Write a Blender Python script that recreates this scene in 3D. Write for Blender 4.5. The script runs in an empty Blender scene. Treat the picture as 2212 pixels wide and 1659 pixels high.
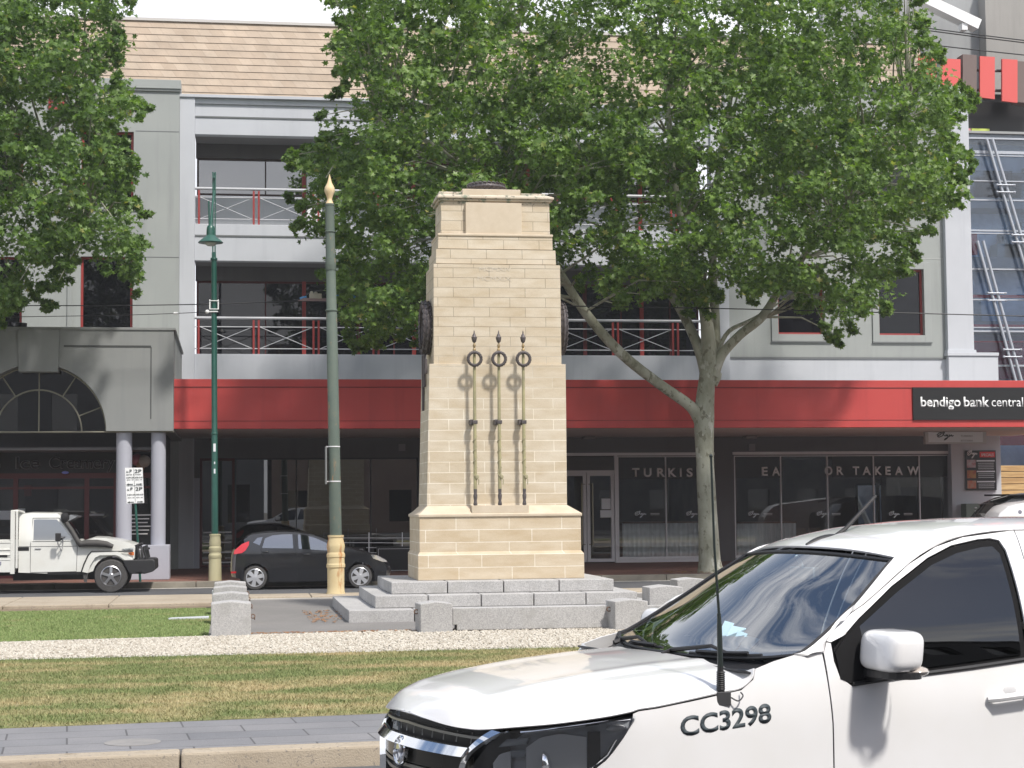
import bpy, bmesh, math, random
import numpy as np
from mathutils import Vector, Matrix
random.seed(7); rng = np.random.default_rng(7)
S = bpy.context.scene
COL = S.collection
# ------------------------------------------------------------------ camera
FPX, YAW, Y0, ROLL, CAMH = 3900.0, math.radians(8.8), 1088.0, math.radians(.5), 2.0
_t = math.atan((Y0-829.5)/FPX)
cF = Vector((math.sin(YAW)*math.cos(_t), math.cos(YAW)*math.cos(_t), math.sin(_t)))
_R = Vector((math.cos(YAW), -math.sin(YAW), 0)); _U = _R.cross(cF)
cR = _R*math.cos(ROLL)-_U*math.sin(ROLL); cU = _U*math.cos(ROLL)+_R*math.sin(ROLL)
C0 = Vector((0, 0, CAMH))
cam = bpy.data.cameras.new('camera'); camo = bpy.data.objects.new('camera', cam); COL.objects.link(camo)
camo.matrix_world = Matrix(((cR.x, cU.x, -cF.x, 0), (cR.y, cU.y, -cF.y, 0), (cR.z, cU.z, -cF.z, CAMH), (0, 0, 0, 1)))
cam.sensor_width = 36; cam.lens = 36*FPX/2212; cam.clip_start = .1; cam.clip_end = 2000
S.camera = camo
def ray(px, py): return cF*FPX+cR*(px-1106)-cU*(py-829.5)
def W(px, py, Y):
    d = ray(px, py); return C0+d*(Y/d.y)
def G(px, py, z=.15):
    d = ray(px, py); return C0+d*((z-CAMH)/d.z)
def wx(px, Y, py=1000): return W(px, py, Y).x
def wz(py, Y, px=1106): return W(px, py, Y).z
# ------------------------------------------------------------------ materials
MATS = {}
def nt(name):
    m = bpy.data.materials.new(name); m.use_nodes = True; t = m.node_tree; t.nodes.clear()
    o = t.nodes.new('ShaderNodeOutputMaterial'); return m, t, o
def node(t, typ, **kw):
    n = t.nodes.new(typ)
    for k, v in kw.items():
        if k.startswith('_'): setattr(n, k[1:], v)
        else: n.inputs[k.replace('_', ' ')].default_value = v
    return n
def c4(c): return (c[0], c[1], c[2], 1)
def mixc(t, fac, a, b, typ='MIX'):
    n = t.nodes.new('ShaderNodeMix'); n.data_type = 'RGBA'; n.blend_type = typ
    for s, v in ((0, fac), (6, a), (7, b)):
        if isinstance(v, bpy.types.NodeSocket): t.links.new(v, n.inputs[s])
        else: n.inputs[s].default_value = v if s == 0 else c4(v)
    return n.outputs[2]
def noise(t, scale, detail=4, vec=None, rough=.6):
    n = node(t, 'ShaderNodeTexNoise', Scale=scale, Detail=detail, Roughness=rough)
    if vec is None:
        g = t.nodes.new('ShaderNodeNewGeometry'); vec = g.outputs['Position']
    t.links.new(vec, n.inputs['Vector']); return n.outputs['Fac']
def ramp(t, f, a, b, ca=(0, 0, 0), cb=(1, 1, 1)):
    n = t.nodes.new('ShaderNodeValToRGB'); n.color_ramp.elements[0].position = a; n.color_ramp.elements[1].position = b
    n.color_ramp.elements[0].color = c4(ca); n.color_ramp.elements[1].color = c4(cb); t.links.new(f, n.inputs[0]); return n.outputs[0]
def vecmap(t, scale=(1, 1, 1), loc=(0, 0, 0)):
    g = t.nodes.new('ShaderNodeNewGeometry'); m = t.nodes.new('ShaderNodeMapping')
    m.inputs['Scale'].default_value = scale; m.inputs['Location'].default_value = loc
    t.links.new(g.outputs['Position'], m.inputs[0]); return m.outputs[0]
def wallvec(t, z0=0):   # (x+y, z) mapping for upright faces
    g = t.nodes.new('ShaderNodeNewGeometry'); s = t.nodes.new('ShaderNodeSeparateXYZ'); t.links.new(g.outputs['Position'], s.inputs[0])
    a = t.nodes.new('ShaderNodeMath'); t.links.new(s.outputs[0], a.inputs[0]); t.links.new(s.outputs[1], a.inputs[1])
    z = t.nodes.new('ShaderNodeMath'); t.links.new(s.outputs[2], z.inputs[0]); z.inputs[1].default_value = -z0
    c = t.nodes.new('ShaderNodeCombineXYZ'); t.links.new(a.outputs[0], c.inputs[0]); t.links.new(z.outputs[0], c.inputs[1]); return c.outputs[0]
def fin(m, t, o, col, rough=.7, metal=0, bump=None, bs=.3, bd=.01, coat=0, spec=.5):
    p = t.nodes.new('ShaderNodeBsdfPrincipled')
    if isinstance(col, bpy.types.NodeSocket): t.links.new(col, p.inputs['Base Color'])
    else: p.inputs['Base Color'].default_value = c4(col)
    if isinstance(rough, bpy.types.NodeSocket): t.links.new(rough, p.inputs['Roughness'])
    else: p.inputs['Roughness'].default_value = rough
    p.inputs['Metallic'].default_value = metal; p.inputs['Coat Weight'].default_value = coat; p.inputs['Coat Roughness'].default_value = .04
    p.inputs['Specular IOR Level'].default_value = spec
    if bump is not None:
        b = t.nodes.new('ShaderNodeBump'); b.inputs['Strength'].default_value = bs; b.inputs['Distance'].default_value = bd
        t.links.new(bump, b.inputs['Height']); t.links.new(b.outputs[0], p.inputs['Normal'])
    t.links.new(p.outputs[0], o.inputs[0]); return m
def mat(name, c1, c2=None, scale=3, rough=.7, metal=0, bs=0, bscale=60, bd=.005, coat=0, lo=.35, hi=.65, spec=.5, stretch=(1, 1, 1)):
    if name in MATS: return MATS[name]
    m, t, o = nt(name); col = c1
    if c2 is not None: col = ramp(t, noise(t, scale, 6, vecmap(t, stretch)), lo, hi, c1, c2)
    b = noise(t, bscale, 3) if bs else None
    fin(m, t, o, col, rough, metal, b, bs, bd, coat, spec); MATS[name] = m; return m
def streaky(name, c1, c2, c3, rough=.85, bs=.15):   # painted render with soft vertical runs and blotches
    m, t, o = nt(name)
    a = ramp(t, noise(t, .5, 5), .35, .7, c1, c2)
    st = ramp(t, noise(t, 1, 4, vecmap(t, (3, 3, .25))), .52, .8)
    col = mixc(t, st, a, c3); f = node(t, 'ShaderNodeTexNoise', Scale=40., Detail=3.)
    MATS[name] = fin(m, t, o, col, rough, 0, noise(t, 45, 3), bs, .004); return m
WHITEW = streaky('pale_render', (.48, .50, .54), (.53, .55, .59), (.44, .46, .50))
GREYW = streaky('grey_render', (.31, .33, .325), (.35, .37, .36), (.27, .285, .285))
PORT = streaky('portico_render', (.235, .245, .245), (.265, .275, .27), (.21, .22, .225))
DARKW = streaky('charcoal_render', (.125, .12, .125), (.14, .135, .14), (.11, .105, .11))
LILAC = streaky('column_render', (.40, .41, .47), (.43, .44, .50), (.36, .37, .43))
REDW = streaky('red_render', (.46, .048, .046), (.50, .058, .052), (.40, .042, .042), .55)
REDP = mat('red_frame_paint', (.30, .04, .038), rough=.45)
REDDK = mat('dark_red_frame', (.09, .012, .014), rough=.5)
BLACK = mat('black_paint', (.012, .012, .013), rough=.4)
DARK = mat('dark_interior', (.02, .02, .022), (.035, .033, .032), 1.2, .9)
RUBBER = mat('rubber', (.05, .048, .047), (.07, .067, .065), 20, .85, bs=.2, bscale=120)
PLAST = mat('black_plastic', (.018, .018, .02), rough=.5, bs=.05, bscale=300)
STEEL = mat('brushed_steel', (.62, .62, .64), rough=.32, metal=1)
ALU = mat('silver_frame', (.74, .73, .75), rough=.45, metal=.1)
CHROME = mat('chrome', (.85, .86, .88), rough=.06, metal=1)
SILVERR = mat('silver_rail', (.46, .47, .50), rough=.4)
WHITEP = mat('white_sign_paint', (.78, .79, .80), rough=.45)
INK = mat('sign_ink', (.05, .06, .06), rough=.5)
BRONZE = mat('weathered_bronze', (.085, .075, .078), (.12, .105, .105), 14, .5, metal=.35, bs=.5, bscale=45, bd=.01)
GOLD = mat('worn_gilt', (.38, .27, .13), (.25, .20, .12), 20, .45, metal=.4)
POLEP = mat('olive_pole_paint', (.38, .35, .19), (.24, .225, .14), 9, .5, stretch=(1, 1, .5))
GREEN = mat('dark_green_paint', (.012, .075, .058), (.015, .09, .068), 6, .35)
TEAL = mat('lamp_green_paint', (.03, .105, .085), rough=.35)
UTEW = mat('white_car_paint', (.80, .80, .81), (.755, .75, .74), 2.2, .30, coat=1, lo=.4, hi=.75)
LCW = mat('cream_white_paint', (.72, .73, .70), (.66, .66, .62), 2, .35, coat=.6)
NAVY = mat('dark_blue_paint', (.008, .009, .012), rough=.3, coat=.7)
TAILR = mat('red_tail_lamp', (.55, .012, .02), rough=.12, coat=1)
AMBER = mat('amber_lens', (.65, .16, .03), rough=.15, coat=1)
ALLOY = mat('alloy_wheel', (.58, .59, .62), rough=.3, metal=.5)
PAPER = mat('paper', (.75, .77, .80), rough=.8)
WOOD = None
def sandstone(name, h, w, z0, c1=(.60, .545, .455), c2=(.55, .485, .385)):
    m, t, o = nt(name); v = wallvec(t, z0)
    b = t.nodes.new('ShaderNodeTexBrick'); t.links.new(v, b.inputs['Vector'])
    b.offset = .43; b.inputs['Scale'].default_value = 1; b.inputs['Brick Width'].default_value = w; b.inputs['Row Height'].default_value = h
    b.inputs['Mortar Size'].default_value = .006; b.inputs['Mortar Smooth'].default_value = .2; b.inputs['Bias'].default_value = -.1
    b.inputs['Color1'].default_value = c4(c1); b.inputs['Color2'].default_value = c4(c2); b.inputs['Mortar'].default_value = (.33, .29, .22, 1)
    zs_ = t.nodes.new('ShaderNodeSeparateXYZ'); gg_ = t.nodes.new('ShaderNodeNewGeometry'); t.links.new(gg_.outputs['Position'], zs_.inputs[0]); zm_ = node(t, 'ShaderNodeMapRange'); zm_.inputs[1].default_value = 3.0; zm_.inputs[2].default_value = 5.2; t.links.new(zs_.outputs[2], zm_.inputs[0]); lt = ramp(t, zm_.outputs[0], .2, .9, (.80, .77, .70), (.36, .32, .26))
    fac = b.outputs['Fac']; col = mixc(t, fac, b.outputs['Color'], lt)
    n1 = ramp(t, noise(t, 2.2, 6, vecmap(t, (1, 1, 3))), .3, .75, (.86, .80, .70), (1.06, 1.06, 1.05))
    col = mixc(t, 1, col, n1, 'MULTIPLY')
    n2 = ramp(t, noise(t, 90, 3), .3, .7, (.93, .93, .93), (1.05, 1.05, 1.05)); col = mixc(t, 1, col, n2, 'MULTIPLY')
    inv = node(t, 'ShaderNodeMath', _operation='MULTIPLY_ADD'); t.links.new(fac, inv.inputs[0]); inv.inputs[1].default_value = -1; 
    t.links.new(noise(t, 70, 4), inv.inputs[2])
    return fin(m, t, o, col, .9, 0, inv.outputs[0], .35, .006)
SAND_U = sandstone('sandstone_upper', .168, .62, 3.0)
SAND_M = sandstone('sandstone_shaft', .1795, .60, .02)
SAND_B = sandstone('sandstone_base', .209, .90, .735, (.585, .51, .40), (.545, .46, .34))
def lichen():
    m, t, o = nt('lichen_sandstone')
    base = ramp(t, noise(t, 3, 6), .3, .7, (.49, .43, .34), (.60, .53, .43))
    l = ramp(t, noise(t, 5, 7, rough=.75), .53, .60); col = mixc(t, l, base, (.22, .25, .19))
    l2 = ramp(t, noise(t, 13, 6), .6, .66); col = mixc(t, l2, col, (.05, .055, .045))
    return fin(m, t, o, col, .95, 0, noise(t, 60, 4), .5, .01)
LICH = lichen()
PLAIN = mat('plain_sandstone', (.58, .50, .39), (.52, .44, .33), 4, .9, bs=.3, bscale=70)
def granite():
    m, t, o = nt('grey_granite')
    base = ramp(t, noise(t, 1.2, 5), .3, .7, (.37, .365, .36), (.46, .455, .45))
    v = node(t, 'ShaderNodeTexVoronoi', Scale=95.); g = t.nodes.new('ShaderNodeNewGeometry'); t.links.new(g.outputs['Position'], v.inputs['Vector'])
    bw = t.nodes.new('ShaderNodeRGBToBW'); t.links.new(v.outputs['Color'], bw.inputs[0])
    sp = ramp(t, bw.outputs[0], .22, .75, (.76, .76, .77), (1.13, 1.13, 1.12)); col = mixc(t, 1, base, sp, 'MULTIPLY')
    st = ramp(t, noise(t, 3, 6), .56, .75); col = mixc(t, st, col, (.33, .325, .31))
    return fin(m, t, o, col, .88, 0, noise(t, 120, 3), .3, .004)
GRAN = granite()
def asphalt(name, c, c2):
    m, t, o = nt(name); a = ramp(t, noise(t, .6, 7), .3, .7, c, c2); s = ramp(t, noise(t, 130, 2), .3, .7, (.7, .7, .7), (1.35, 1.35, 1.35))
    cr = ramp(t, noise(t, 2.5, 8, vecmap(t, (1, 3, 1))), .62, .72, (1, 1, 1), (.8, .8, .8))
    return fin(m, t, o, mixc(t, 1, mixc(t, 1, a, s, 'MULTIPLY'), cr, 'MULTIPLY'), .9, 0, noise(t, 160, 2), .4, .006)
ASPH = asphalt('asphalt', (.075, .077, .083), (.098, .10, .107))
ASPH2 = asphalt('path_asphalt', (.16, .155, .15), (.215, .205, .195))
def grassm(name, dry):
    m, t, o = nt(name)
    g1 = ramp(t, noise(t, 9, 6), .3, .7, (.125, .165, .06), (.21, .235, .10))
    pat = ramp(t, noise(t, .9, 6, vecmap(t, (.6, 1.15, 1), (3, 1, 0)), .65), .62-dry, .78-dry*.75)
    d = ramp(t, noise(t, 12, 5), .3, .7, (.33, .275, .15), (.45, .375, .22)); col = mixc(t, pat, g1, d)
    f = ramp(t, noise(t, 60, 3), .25, .75, (.72, .72, .72), (1.25, 1.25, 1.25))
    return fin(m, t, o, mixc(t, 1, col, f, 'MULTIPLY'), .95, 0, noise(t, 90, 4), .6, .02, spec=.1)
GRASS_A = grassm('lawn_dry', .20); GRASS_B = grassm('lawn_green', .06)
def brickpat(name, w, h, c1, c2, mort, msize=.006, wall=False, rough=.85, off=.5, extra=None, rot=0, sc=1, z0=0):
    m, t, o = nt(name)
    if wall: v = wallvec(t, z0)
    else:
        g = t.nodes.new('ShaderNodeNewGeometry'); mp = t.nodes.new('ShaderNodeMapping'); mp.inputs['Rotation'].default_value = (0, 0, rot)
        t.links.new(g.outputs['Position'], mp.inputs[0]); v = mp.outputs[0]
    b = t.nodes.new('ShaderNodeTexBrick'); t.links.new(v, b.inputs['Vector']); b.offset = off
    b.inputs['Scale'].default_value = sc; b.inputs['Brick Width'].default_value = w; b.inputs['Row Height'].default_value = h
    b.inputs['Mortar Size'].default_value = msize; b.inputs['Color1'].default_value = c4(c1); b.inputs['Color2'].default_value = c4(c2); b.inputs['Mortar'].default_value = c4(mort)
    n1 = ramp(t, noise(t, 1.3, 6), .3, .7, (.85, .85, .85), (1.12, 1.1, 1.08)); col = mixc(t, 1, b.outputs['Color'], n1, 'MULTIPLY')
    n2 = ramp(t, noise(t, 110, 2), .3, .7, (.85, .85, .85), (1.12, 1.12, 1.12)); col = mixc(t, 1, col, n2, 'MULTIPLY')
    return fin(m, t, o, col, rough, 0, b.outputs['Fac'], -.4 if False else .25, .004)
PAVERS = brickpat('bluestone_pavers', .95, .42, (.175, .18, .195), (.225, .225, .235), (.09, .09, .095), .008, rot=math.radians(-5))
REDBRICK = brickpat('red_brick_paving', .22, .11, (.19, .085, .065), (.25, .12, .09), (.10, .07, .06), .006)
TILES = brickpat('roof_tiles', .50, .2, (.54, .375, .285), (.66, .50, .37), (.30, .20, .15), .006, wall=True, off=.37)
def speckled(name, a, b, dk):
    m, t, o = nt(name); base = ramp(t, noise(t, 1.5, 6), .3, .7, a, b)
    s = ramp(t, noise(t, 28, 5, rough=.7), .58, .66); col = mixc(t, s, base, dk); s2 = ramp(t, noise(t, 5, 4), .6, .75); col = mixc(t, s2, col, (a[0]*.7, a[1]*.68, a[2]*.65))
    return fin(m, t, o, col, .92, 0, noise(t, 70, 4), .6, .01)
KERBM = speckled('tan_kerb_concrete', (.34, .285, .215), (.42, .36, .28), (.20, .18, .16))
CONC = speckled('pale_concrete', (.44, .42, .38), (.52, .50, .46), (.33, .31, .28))
SOIL = speckled('bare_soil', (.17, .125, .085), (.23, .18, .12), (.09, .07, .05))
def stone():
    m, t, o = nt('cream_pebbles'); g = t.nodes.new('ShaderNodeNewGeometry')
    col = ramp(t, g.outputs['Random Per Island'], 0, 1, (.34, .30, .24), (.58, .545, .475)); return fin(m, t, o, col, .8)
PEB = stone(); PEBG = speckled('pebble_bed', (.42, .35, .25), (.52, .44, .33), (.25, .20, .14))
def blade():
    m, t, o = nt('grass_blade'); g = t.nodes.new('ShaderNodeNewGeometry')
    c = ramp(t, g.outputs['Random Per Island'], 0, 1, (.14, .19, .07), (.26, .28, .125)); d = ramp(t, g.outputs['Random Per Island'], 0, 1, (.34, .28, .15), (.52, .43, .25))
    pat = ramp(t, noise(t, .9, 6, vecmap(t, (.6, 1.15, 1), (3, 1, 0)), .65), .45, .62); return fin(m, t, o, mixc(t, pat, c, d), .8, spec=.15)
BLADE = blade()
def blade2():
    m, t, o = nt('green_grass_blade'); g = t.nodes.new('ShaderNodeNewGeometry'); c = ramp(t, g.outputs['Random Per Island'], 0, 1, (.15, .23, .075), (.30, .36, .15))
    pat = ramp(t, noise(t, .9, 6, vecmap(t, (.6, 1.15, 1), (3, 1, 0)), .65), .58, .74); return fin(m, t, o, mixc(t, pat, c, (.33, .29, .15)), .8, spec=.15)
BLADE2 = blade2()
def timber():
    m, t, o = nt('timber_slats'); v = vecmap(t, (.8, 1, 9)); a = ramp(t, noise(t, 1.2, 3, v), .35, .65, (.42, .26, .11), (.62, .43, .20)); return fin(m, t, o, a, .6)
TIMB = timber()
def corr(): return mat('corrugated_zinc', (.80, .84, .84), (.60, .66, .66), 3, .5, metal=.1, stretch=(8, 8, .5))
CORR = corr()
def rusty(name, base, base2, thr, rustz=None):
    m, t, o = nt(name); a = ramp(t, noise(t, 3, 5), .3, .7, base, base2)
    r = ramp(t, noise(t, 2.2, 7, vecmap(t, (3, 3, .8), (1, 5, 2)), .7), thr, thr+.12); rc = ramp(t, noise(t, 20, 4), .3, .7, (.33, .12, .035), (.50, .26, .10))
    return fin(m, t, o, mixc(t, r, a, rc), .75, 0, noise(t, 50, 4), .25, .004)
CREAMR = rusty('rusted_cream_iron', (.56, .45, .25), (.62, .52, .31), .53)
CREAM = rusty('cream_iron', (.50, .46, .28), (.56, .52, .33), .74)
FADED = rusty('faded_green_iron', (.075, .105, .088), (.105, .13, .105), .60)
def bark():
    m, t, o = nt('plane_bark'); a = ramp(t, noise(t, 2.5, 6, vecmap(t, (1, 1, .5))), .35, .6, (.27, .27, .20), (.42, .42, .34))
    p = ramp(t, noise(t, 6, 5, vecmap(t, (1, 1, .6), (4, 4, 4))), .58, .62); col = mixc(t, p, a, (.20, .195, .14)); p2 = ramp(t, noise(t, 4, 5, vecmap(t, (1, 1, .6), (9, 4, 1))), .60, .64); col = mixc(t, p2, col, (.50, .50, .43))
    return fin(m, t, o, col, .85, 0, noise(t, 14, 6), .5, .02)
BARK = bark()
def leafm(name, a, b, y):
    m, t, o = nt(name); g = t.nodes.new('ShaderNodeNewGeometry'); r = g.outputs['Random Per Island']
    c = ramp(t, r, 0, .93, a, b); c = mixc(t, ramp(t, r, .982, .992), c, y)
    p = node(t, 'ShaderNodeBsdfPrincipled', Roughness=.42); t.links.new(c, p.inputs['Base Color']); p.inputs['Specular IOR Level'].default_value = .35
    tr = t.nodes.new('ShaderNodeBsdfTranslucent'); tc = mixc(t, 1, c, (1.5, 1.7, .5), 'MULTIPLY'); t.links.new(tc, tr.inputs[0])
    mx = t.nodes.new('ShaderNodeMixShader'); mx.inputs[0].default_value = .38; t.links.new(p.outputs[0], mx.inputs[1]); t.links.new(tr.outputs[0], mx.inputs[2]); t.links.new(mx.outputs[0], o.inputs[0]); return m
LEAF = leafm('plane_leaf', (.055, .11, .028), (.18, .275, .07), (.34, .33, .12))
LEAFL = leafm('dark_plane_leaf', (.055, .11, .030), (.17, .265, .075), (.30, .30, .10))
def glass(name, tint, refl=.06, rough=.0, ior=1.5, boost=1.0):
    m, t, o = nt(name); tr = t.nodes.new('ShaderNodeBsdfTransparent'); tr.inputs[0].default_value = c4(tint)
    g = t.nodes.new('ShaderNodeBsdfGlossy'); g.inputs['Roughness'].default_value = rough; g.inputs[0].default_value = (boost, boost, boost, 1)
    f = t.nodes.new('ShaderNodeFresnel'); f.inputs[0].default_value = ior
    mx = t.nodes.new('ShaderNodeMixShader'); ad = node(t, 'ShaderNodeMath', _operation='ADD'); ad.inputs[1].default_value = refl; ad.use_clamp = True
    t.links.new(f.outputs[0], ad.inputs[0]); t.links.new(ad.outputs[0], mx.inputs[0]); t.links.new(tr.outputs[0], mx.inputs[1]); t.links.new(g.outputs[0], mx.inputs[2]); t.links.new(mx.outputs[0], o.inputs[0]); return m
GL_SHOP = glass('shop_glass', (.95, .96, .97), .012)
GL_WS = glass('windscreen_glass', (.52, .62, .67), .34, boost=.85)
GL_TINT = glass('tinted_glass', (.05, .055, .06), .10)
GL_UP = glass('upper_window_glass', (.08, .08, .09), .20)
GL_LOW = glass('dim_reflection_glass', (.06, .06, .07), .0)  # copy of the upper glass, reflection cut to imitate mirrored dark buildings
GL_BLUE = glass('curtain_wall_glass', (.82, .90, 1.0), .03, rough=.2)
SIDEG = glass('dark_side_glass', (.03, .032, .036), .045)
GL_LENS = glass('lamp_lens', (.92, .94, .96), .03)
GL_CAR = glass('car_window_glass', (.22, .28, .28), .26)
# ------------------------------------------------------------------ mesh builder
def origin(o):
    v = Vector((0, 0, 0))
    while o is not None: v = v+o.location; o = o.parent
    return v
class MB:
    def __init__(s): s.v = []; s.f = []
    def add(s, vs, fs):
        b = len(s.v); s.v += [tuple(x) for x in vs]; s.f += [tuple(i+b for i in f) for f in fs]; return s
    def box(s, x0, y0, z0, x1, y1, z1):
        return s.add([(x0, y0, z0), (x1, y0, z0), (x1, y1, z0), (x0, y1, z0), (x0, y0, z1), (x1, y0, z1), (x1, y1, z1), (x0, y1, z1)],
                     [(0, 3, 2, 1), (4, 5, 6, 7), (0, 1, 5, 4), (1, 2, 6, 5), (2, 3, 7, 6), (3, 0, 4, 7)])
    def prism(s, poly, y0, y1):     # polygon in (x,z) pulled along y
        n = len(poly); return s.add([(x, y0, z) for x, z in poly]+[(x, y1, z) for x, z in poly],
            [tuple(range(n)), tuple(range(2*n-1, n-1, -1))]+[(i, (i+1) % n, (i+1) % n+n, i+n) for i in range(n)])
    def prismz(s, poly, z0, z1):
        n = len(poly); return s.add([(x, y, z0) for x, y in poly]+[(x, y, z1) for x, y in poly],
            [tuple(range(n-1, -1, -1)), tuple(range(n, 2*n))]+[(i, (i+1) % n, (i+1) % n+n, i+n) for i in range(n)])
    def quadprism(s, a, b, c, d, off):
        a, b, c, d, off = map(Vector, (a, b, c, d, off)); vs = [a, b, c, d, a+off, b+off, c+off, d+off]
        return s.add(vs, [(0, 3, 2, 1), (4, 5, 6, 7), (0, 1, 5, 4), (1, 2, 6, 5), (2, 3, 7, 6), (3, 0, 4, 7)])
    def frustum(s, b, t, z0, z1):   # b,t = (x0,y0,x1,y1)
        return s.add([(b[0], b[1], z0), (b[2], b[1], z0), (b[2], b[3], z0), (b[0], b[3], z0), (t[0], t[1], z1), (t[2], t[1], z1), (t[2], t[3], z1), (t[0], t[3], z1)],
                     [(0, 3, 2, 1), (4, 5, 6, 7), (0, 1, 5, 4), (1, 2, 6, 5), (2, 3, 7, 6), (3, 0, 4, 7)])
    def tube(s, pts, rs, n=10, cap=True, closed=False):
        pts = [Vector(p) for p in pts]; m = len(pts)
        if not isinstance(rs, (list, tuple)): rs = [rs]*m
        vs = []; prev = None
        for i, p in enumerate(pts):
            if closed: d = pts[(i+1) % m]-pts[i-1]
            else: d = pts[min(i+1, m-1)]-pts[max(i-1, 0)]
            d.normalize()
            if prev is None:
                a = Vector((0, 0, 1)) if abs(d.z) < .9 else Vector((1, 0, 0)); u = d.cross(a).normalized()
            else: u = (prev-d*prev.dot(d)).normalized()
            prev = u; w = d.cross(u)
            for k in range(n):
                an = 2*math.pi*k/n; vs.append(p+(u*math.cos(an)+w*math.sin(an))*rs[i])
        fs = []
        for i in range(m if closed else m-1):
            j = (i+1) % m
            for k in range(n): fs.append((i*n+k, i*n+(k+1) % n, j*n+(k+1) % n, j*n+k))
        if cap and not closed: fs += [tuple(range(n-1, -1, -1)), tuple(range((m-1)*n, m*n))]
        return s.add(vs, fs)
    def lathe(s, c, prof, n=24, axis=None):
        c = Vector(c); ax = Vector(axis or (0, 0, 1)).normalized(); a = Vector((1, 0, 0)) if abs(ax.x) < .9 else Vector((0, 1, 0))
        u = ax.cross(a).normalized(); w = ax.cross(u); vs = []
        for r, z in prof:
            for k in range(n):
                an = 2*math.pi*k/n; vs.append(c+ax*z+(u*math.cos(an)+w*math.sin(an))*max(r, 1e-4))
        fs = [(i*n+k, i*n+(k+1) % n, (i+1)*n+(k+1) % n, (i+1)*n+k) for i in range(len(prof)-1) for k in range(n)]
        fs += [tuple(range(n-1, -1, -1)), tuple(range((len(prof)-1)*n, len(prof)*n))]
        return s.add(vs, fs)
    def ball(s, c, r, n=12, sc=(1, 1, 1)):
        c = Vector(c); vs = []; fs = []; m = n//2
        for i in range(m+1):
            th = math.pi*i/m
            for k in range(n):
                an = 2*math.pi*k/n; vs.append((c.x+r*sc[0]*math.sin(th)*math.cos(an), c.y+r*sc[1]*math.sin(th)*math.sin(an), c.z+r*sc[2]*math.cos(th)))
        for i in range(m):
            for k in range(n): fs.append((i*n+k, (i+1)*n+k, (i+1)*n+(k+1) % n, i*n+(k+1) % n))
        return s.add(vs, fs)
    def torus(s, c, R, r, axis=(0, 1, 0), n=28, k=10, sc=1):
        c = Vector(c); ax = Vector(axis).normalized(); a = Vector((1, 0, 0)) if abs(ax.x) < .9 else Vector((0, 0, 1)); u = ax.cross(a).normalized(); w = ax.cross(u)
        return s.tube([c+(u*math.cos(2*math.pi*i/n)+w*math.sin(2*math.pi*i/n))*R for i in range(n)], r, k, closed=True)
    def grid(s, fn, nu, nv):
        vs = [fn(i/nu, j/nv) for i in range(nu+1) for j in range(nv+1)]
        return s.add(vs, [(i*(nv+1)+j, (i+1)*(nv+1)+j, (i+1)*(nv+1)+j+1, i*(nv+1)+j+1) for i in range(nu) for j in range(nv)])
    def build(s, name, m, parent=None, world=True, smooth=False, bevel=0, thick=0, segs=2, angle=40, **tags):
        me = bpy.data.meshes.new(name)
        off = origin(parent) if (parent is not None and world) else Vector((0, 0, 0))
        me.from_pydata([(x-off.x, y-off.y, z-off.z) for x, y, z in s.v], [], s.f)
        bm = bmesh.new(); bm.from_mesh(me); bmesh.ops.remove_doubles(bm, verts=bm.verts, dist=1e-5); bmesh.ops.recalc_face_normals(bm, faces=bm.faces); bd_ = [e.index for e in bm.edges if e.is_boundary] if (thick and smooth) else []; bm.to_mesh(me); bm.free()
        o = bpy.data.objects.new(name, me); COL.objects.link(o); me.materials.append(m)
        if smooth:
            me.polygons.foreach_set('use_smooth', [True]*len(me.polygons)); me.set_sharp_from_angle(angle=math.radians(angle))
            for i_ in bd_: me.edges[i_].use_edge_sharp = True
        if parent is not None: o.parent = parent
        if thick:
            md = o.modifiers.new('thick', 'SOLIDIFY'); md.thickness = thick; md.offset = -1
        if bevel:
            md = o.modifiers.new('bevel', 'BEVEL'); md.width = bevel; md.segments = segs; md.limit_method = 'ANGLE'; md.angle_limit = math.radians(35)
        for k, v in tags.items(): o[k] = v
        return o
def thing(name, label, cat, loc=(0, 0, 0), rotz=0, group=None):
    o = bpy.data.objects.new(name, None); COL.objects.link(o); o.location = loc; o.rotation_euler = (0, 0, rotz); o['label'] = label; o['category'] = cat; o.empty_display_size = .2
    if group: o['group'] = group
    return o
def struct(mb, name, m, **k): return mb.build(name, m, kind='structure', **k)
def dup(root, loc, label=None):
    r = root.copy(); COL.objects.link(r); r.location = loc
    if label: r['label'] = label
    for ch in list(root.children):
        c = ch.copy(); COL.objects.link(c); c.parent = r
        for g in list(ch.children): d = g.copy(); COL.objects.link(d); d.parent = c
    return r
def npmesh(name, verts, faces_flat, loop_tot, m, parent=None):
    me = bpy.data.meshes.new(name); nf = len(loop_tot); me.vertices.add(len(verts)); me.vertices.foreach_set('co', np.asarray(verts, np.float32).ravel())
    me.loops.add(len(faces_flat)); me.loops.foreach_set('vertex_index', np.asarray(faces_flat, np.int32)); me.polygons.add(nf)
    st = np.concatenate([[0], np.cumsum(loop_tot)[:-1]]); me.polygons.foreach_set('loop_start', st.astype(np.int32)); me.polygons.foreach_set('loop_total', np.asarray(loop_tot, np.int32))
    me.update(calc_edges=True); me.validate(); me.materials.append(m)
    o = bpy.data.objects.new(name, me); COL.objects.link(o)
    if parent is not None:
        o.parent = parent
        if parent.location.length: o.location = -origin(parent)
    return o
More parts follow.
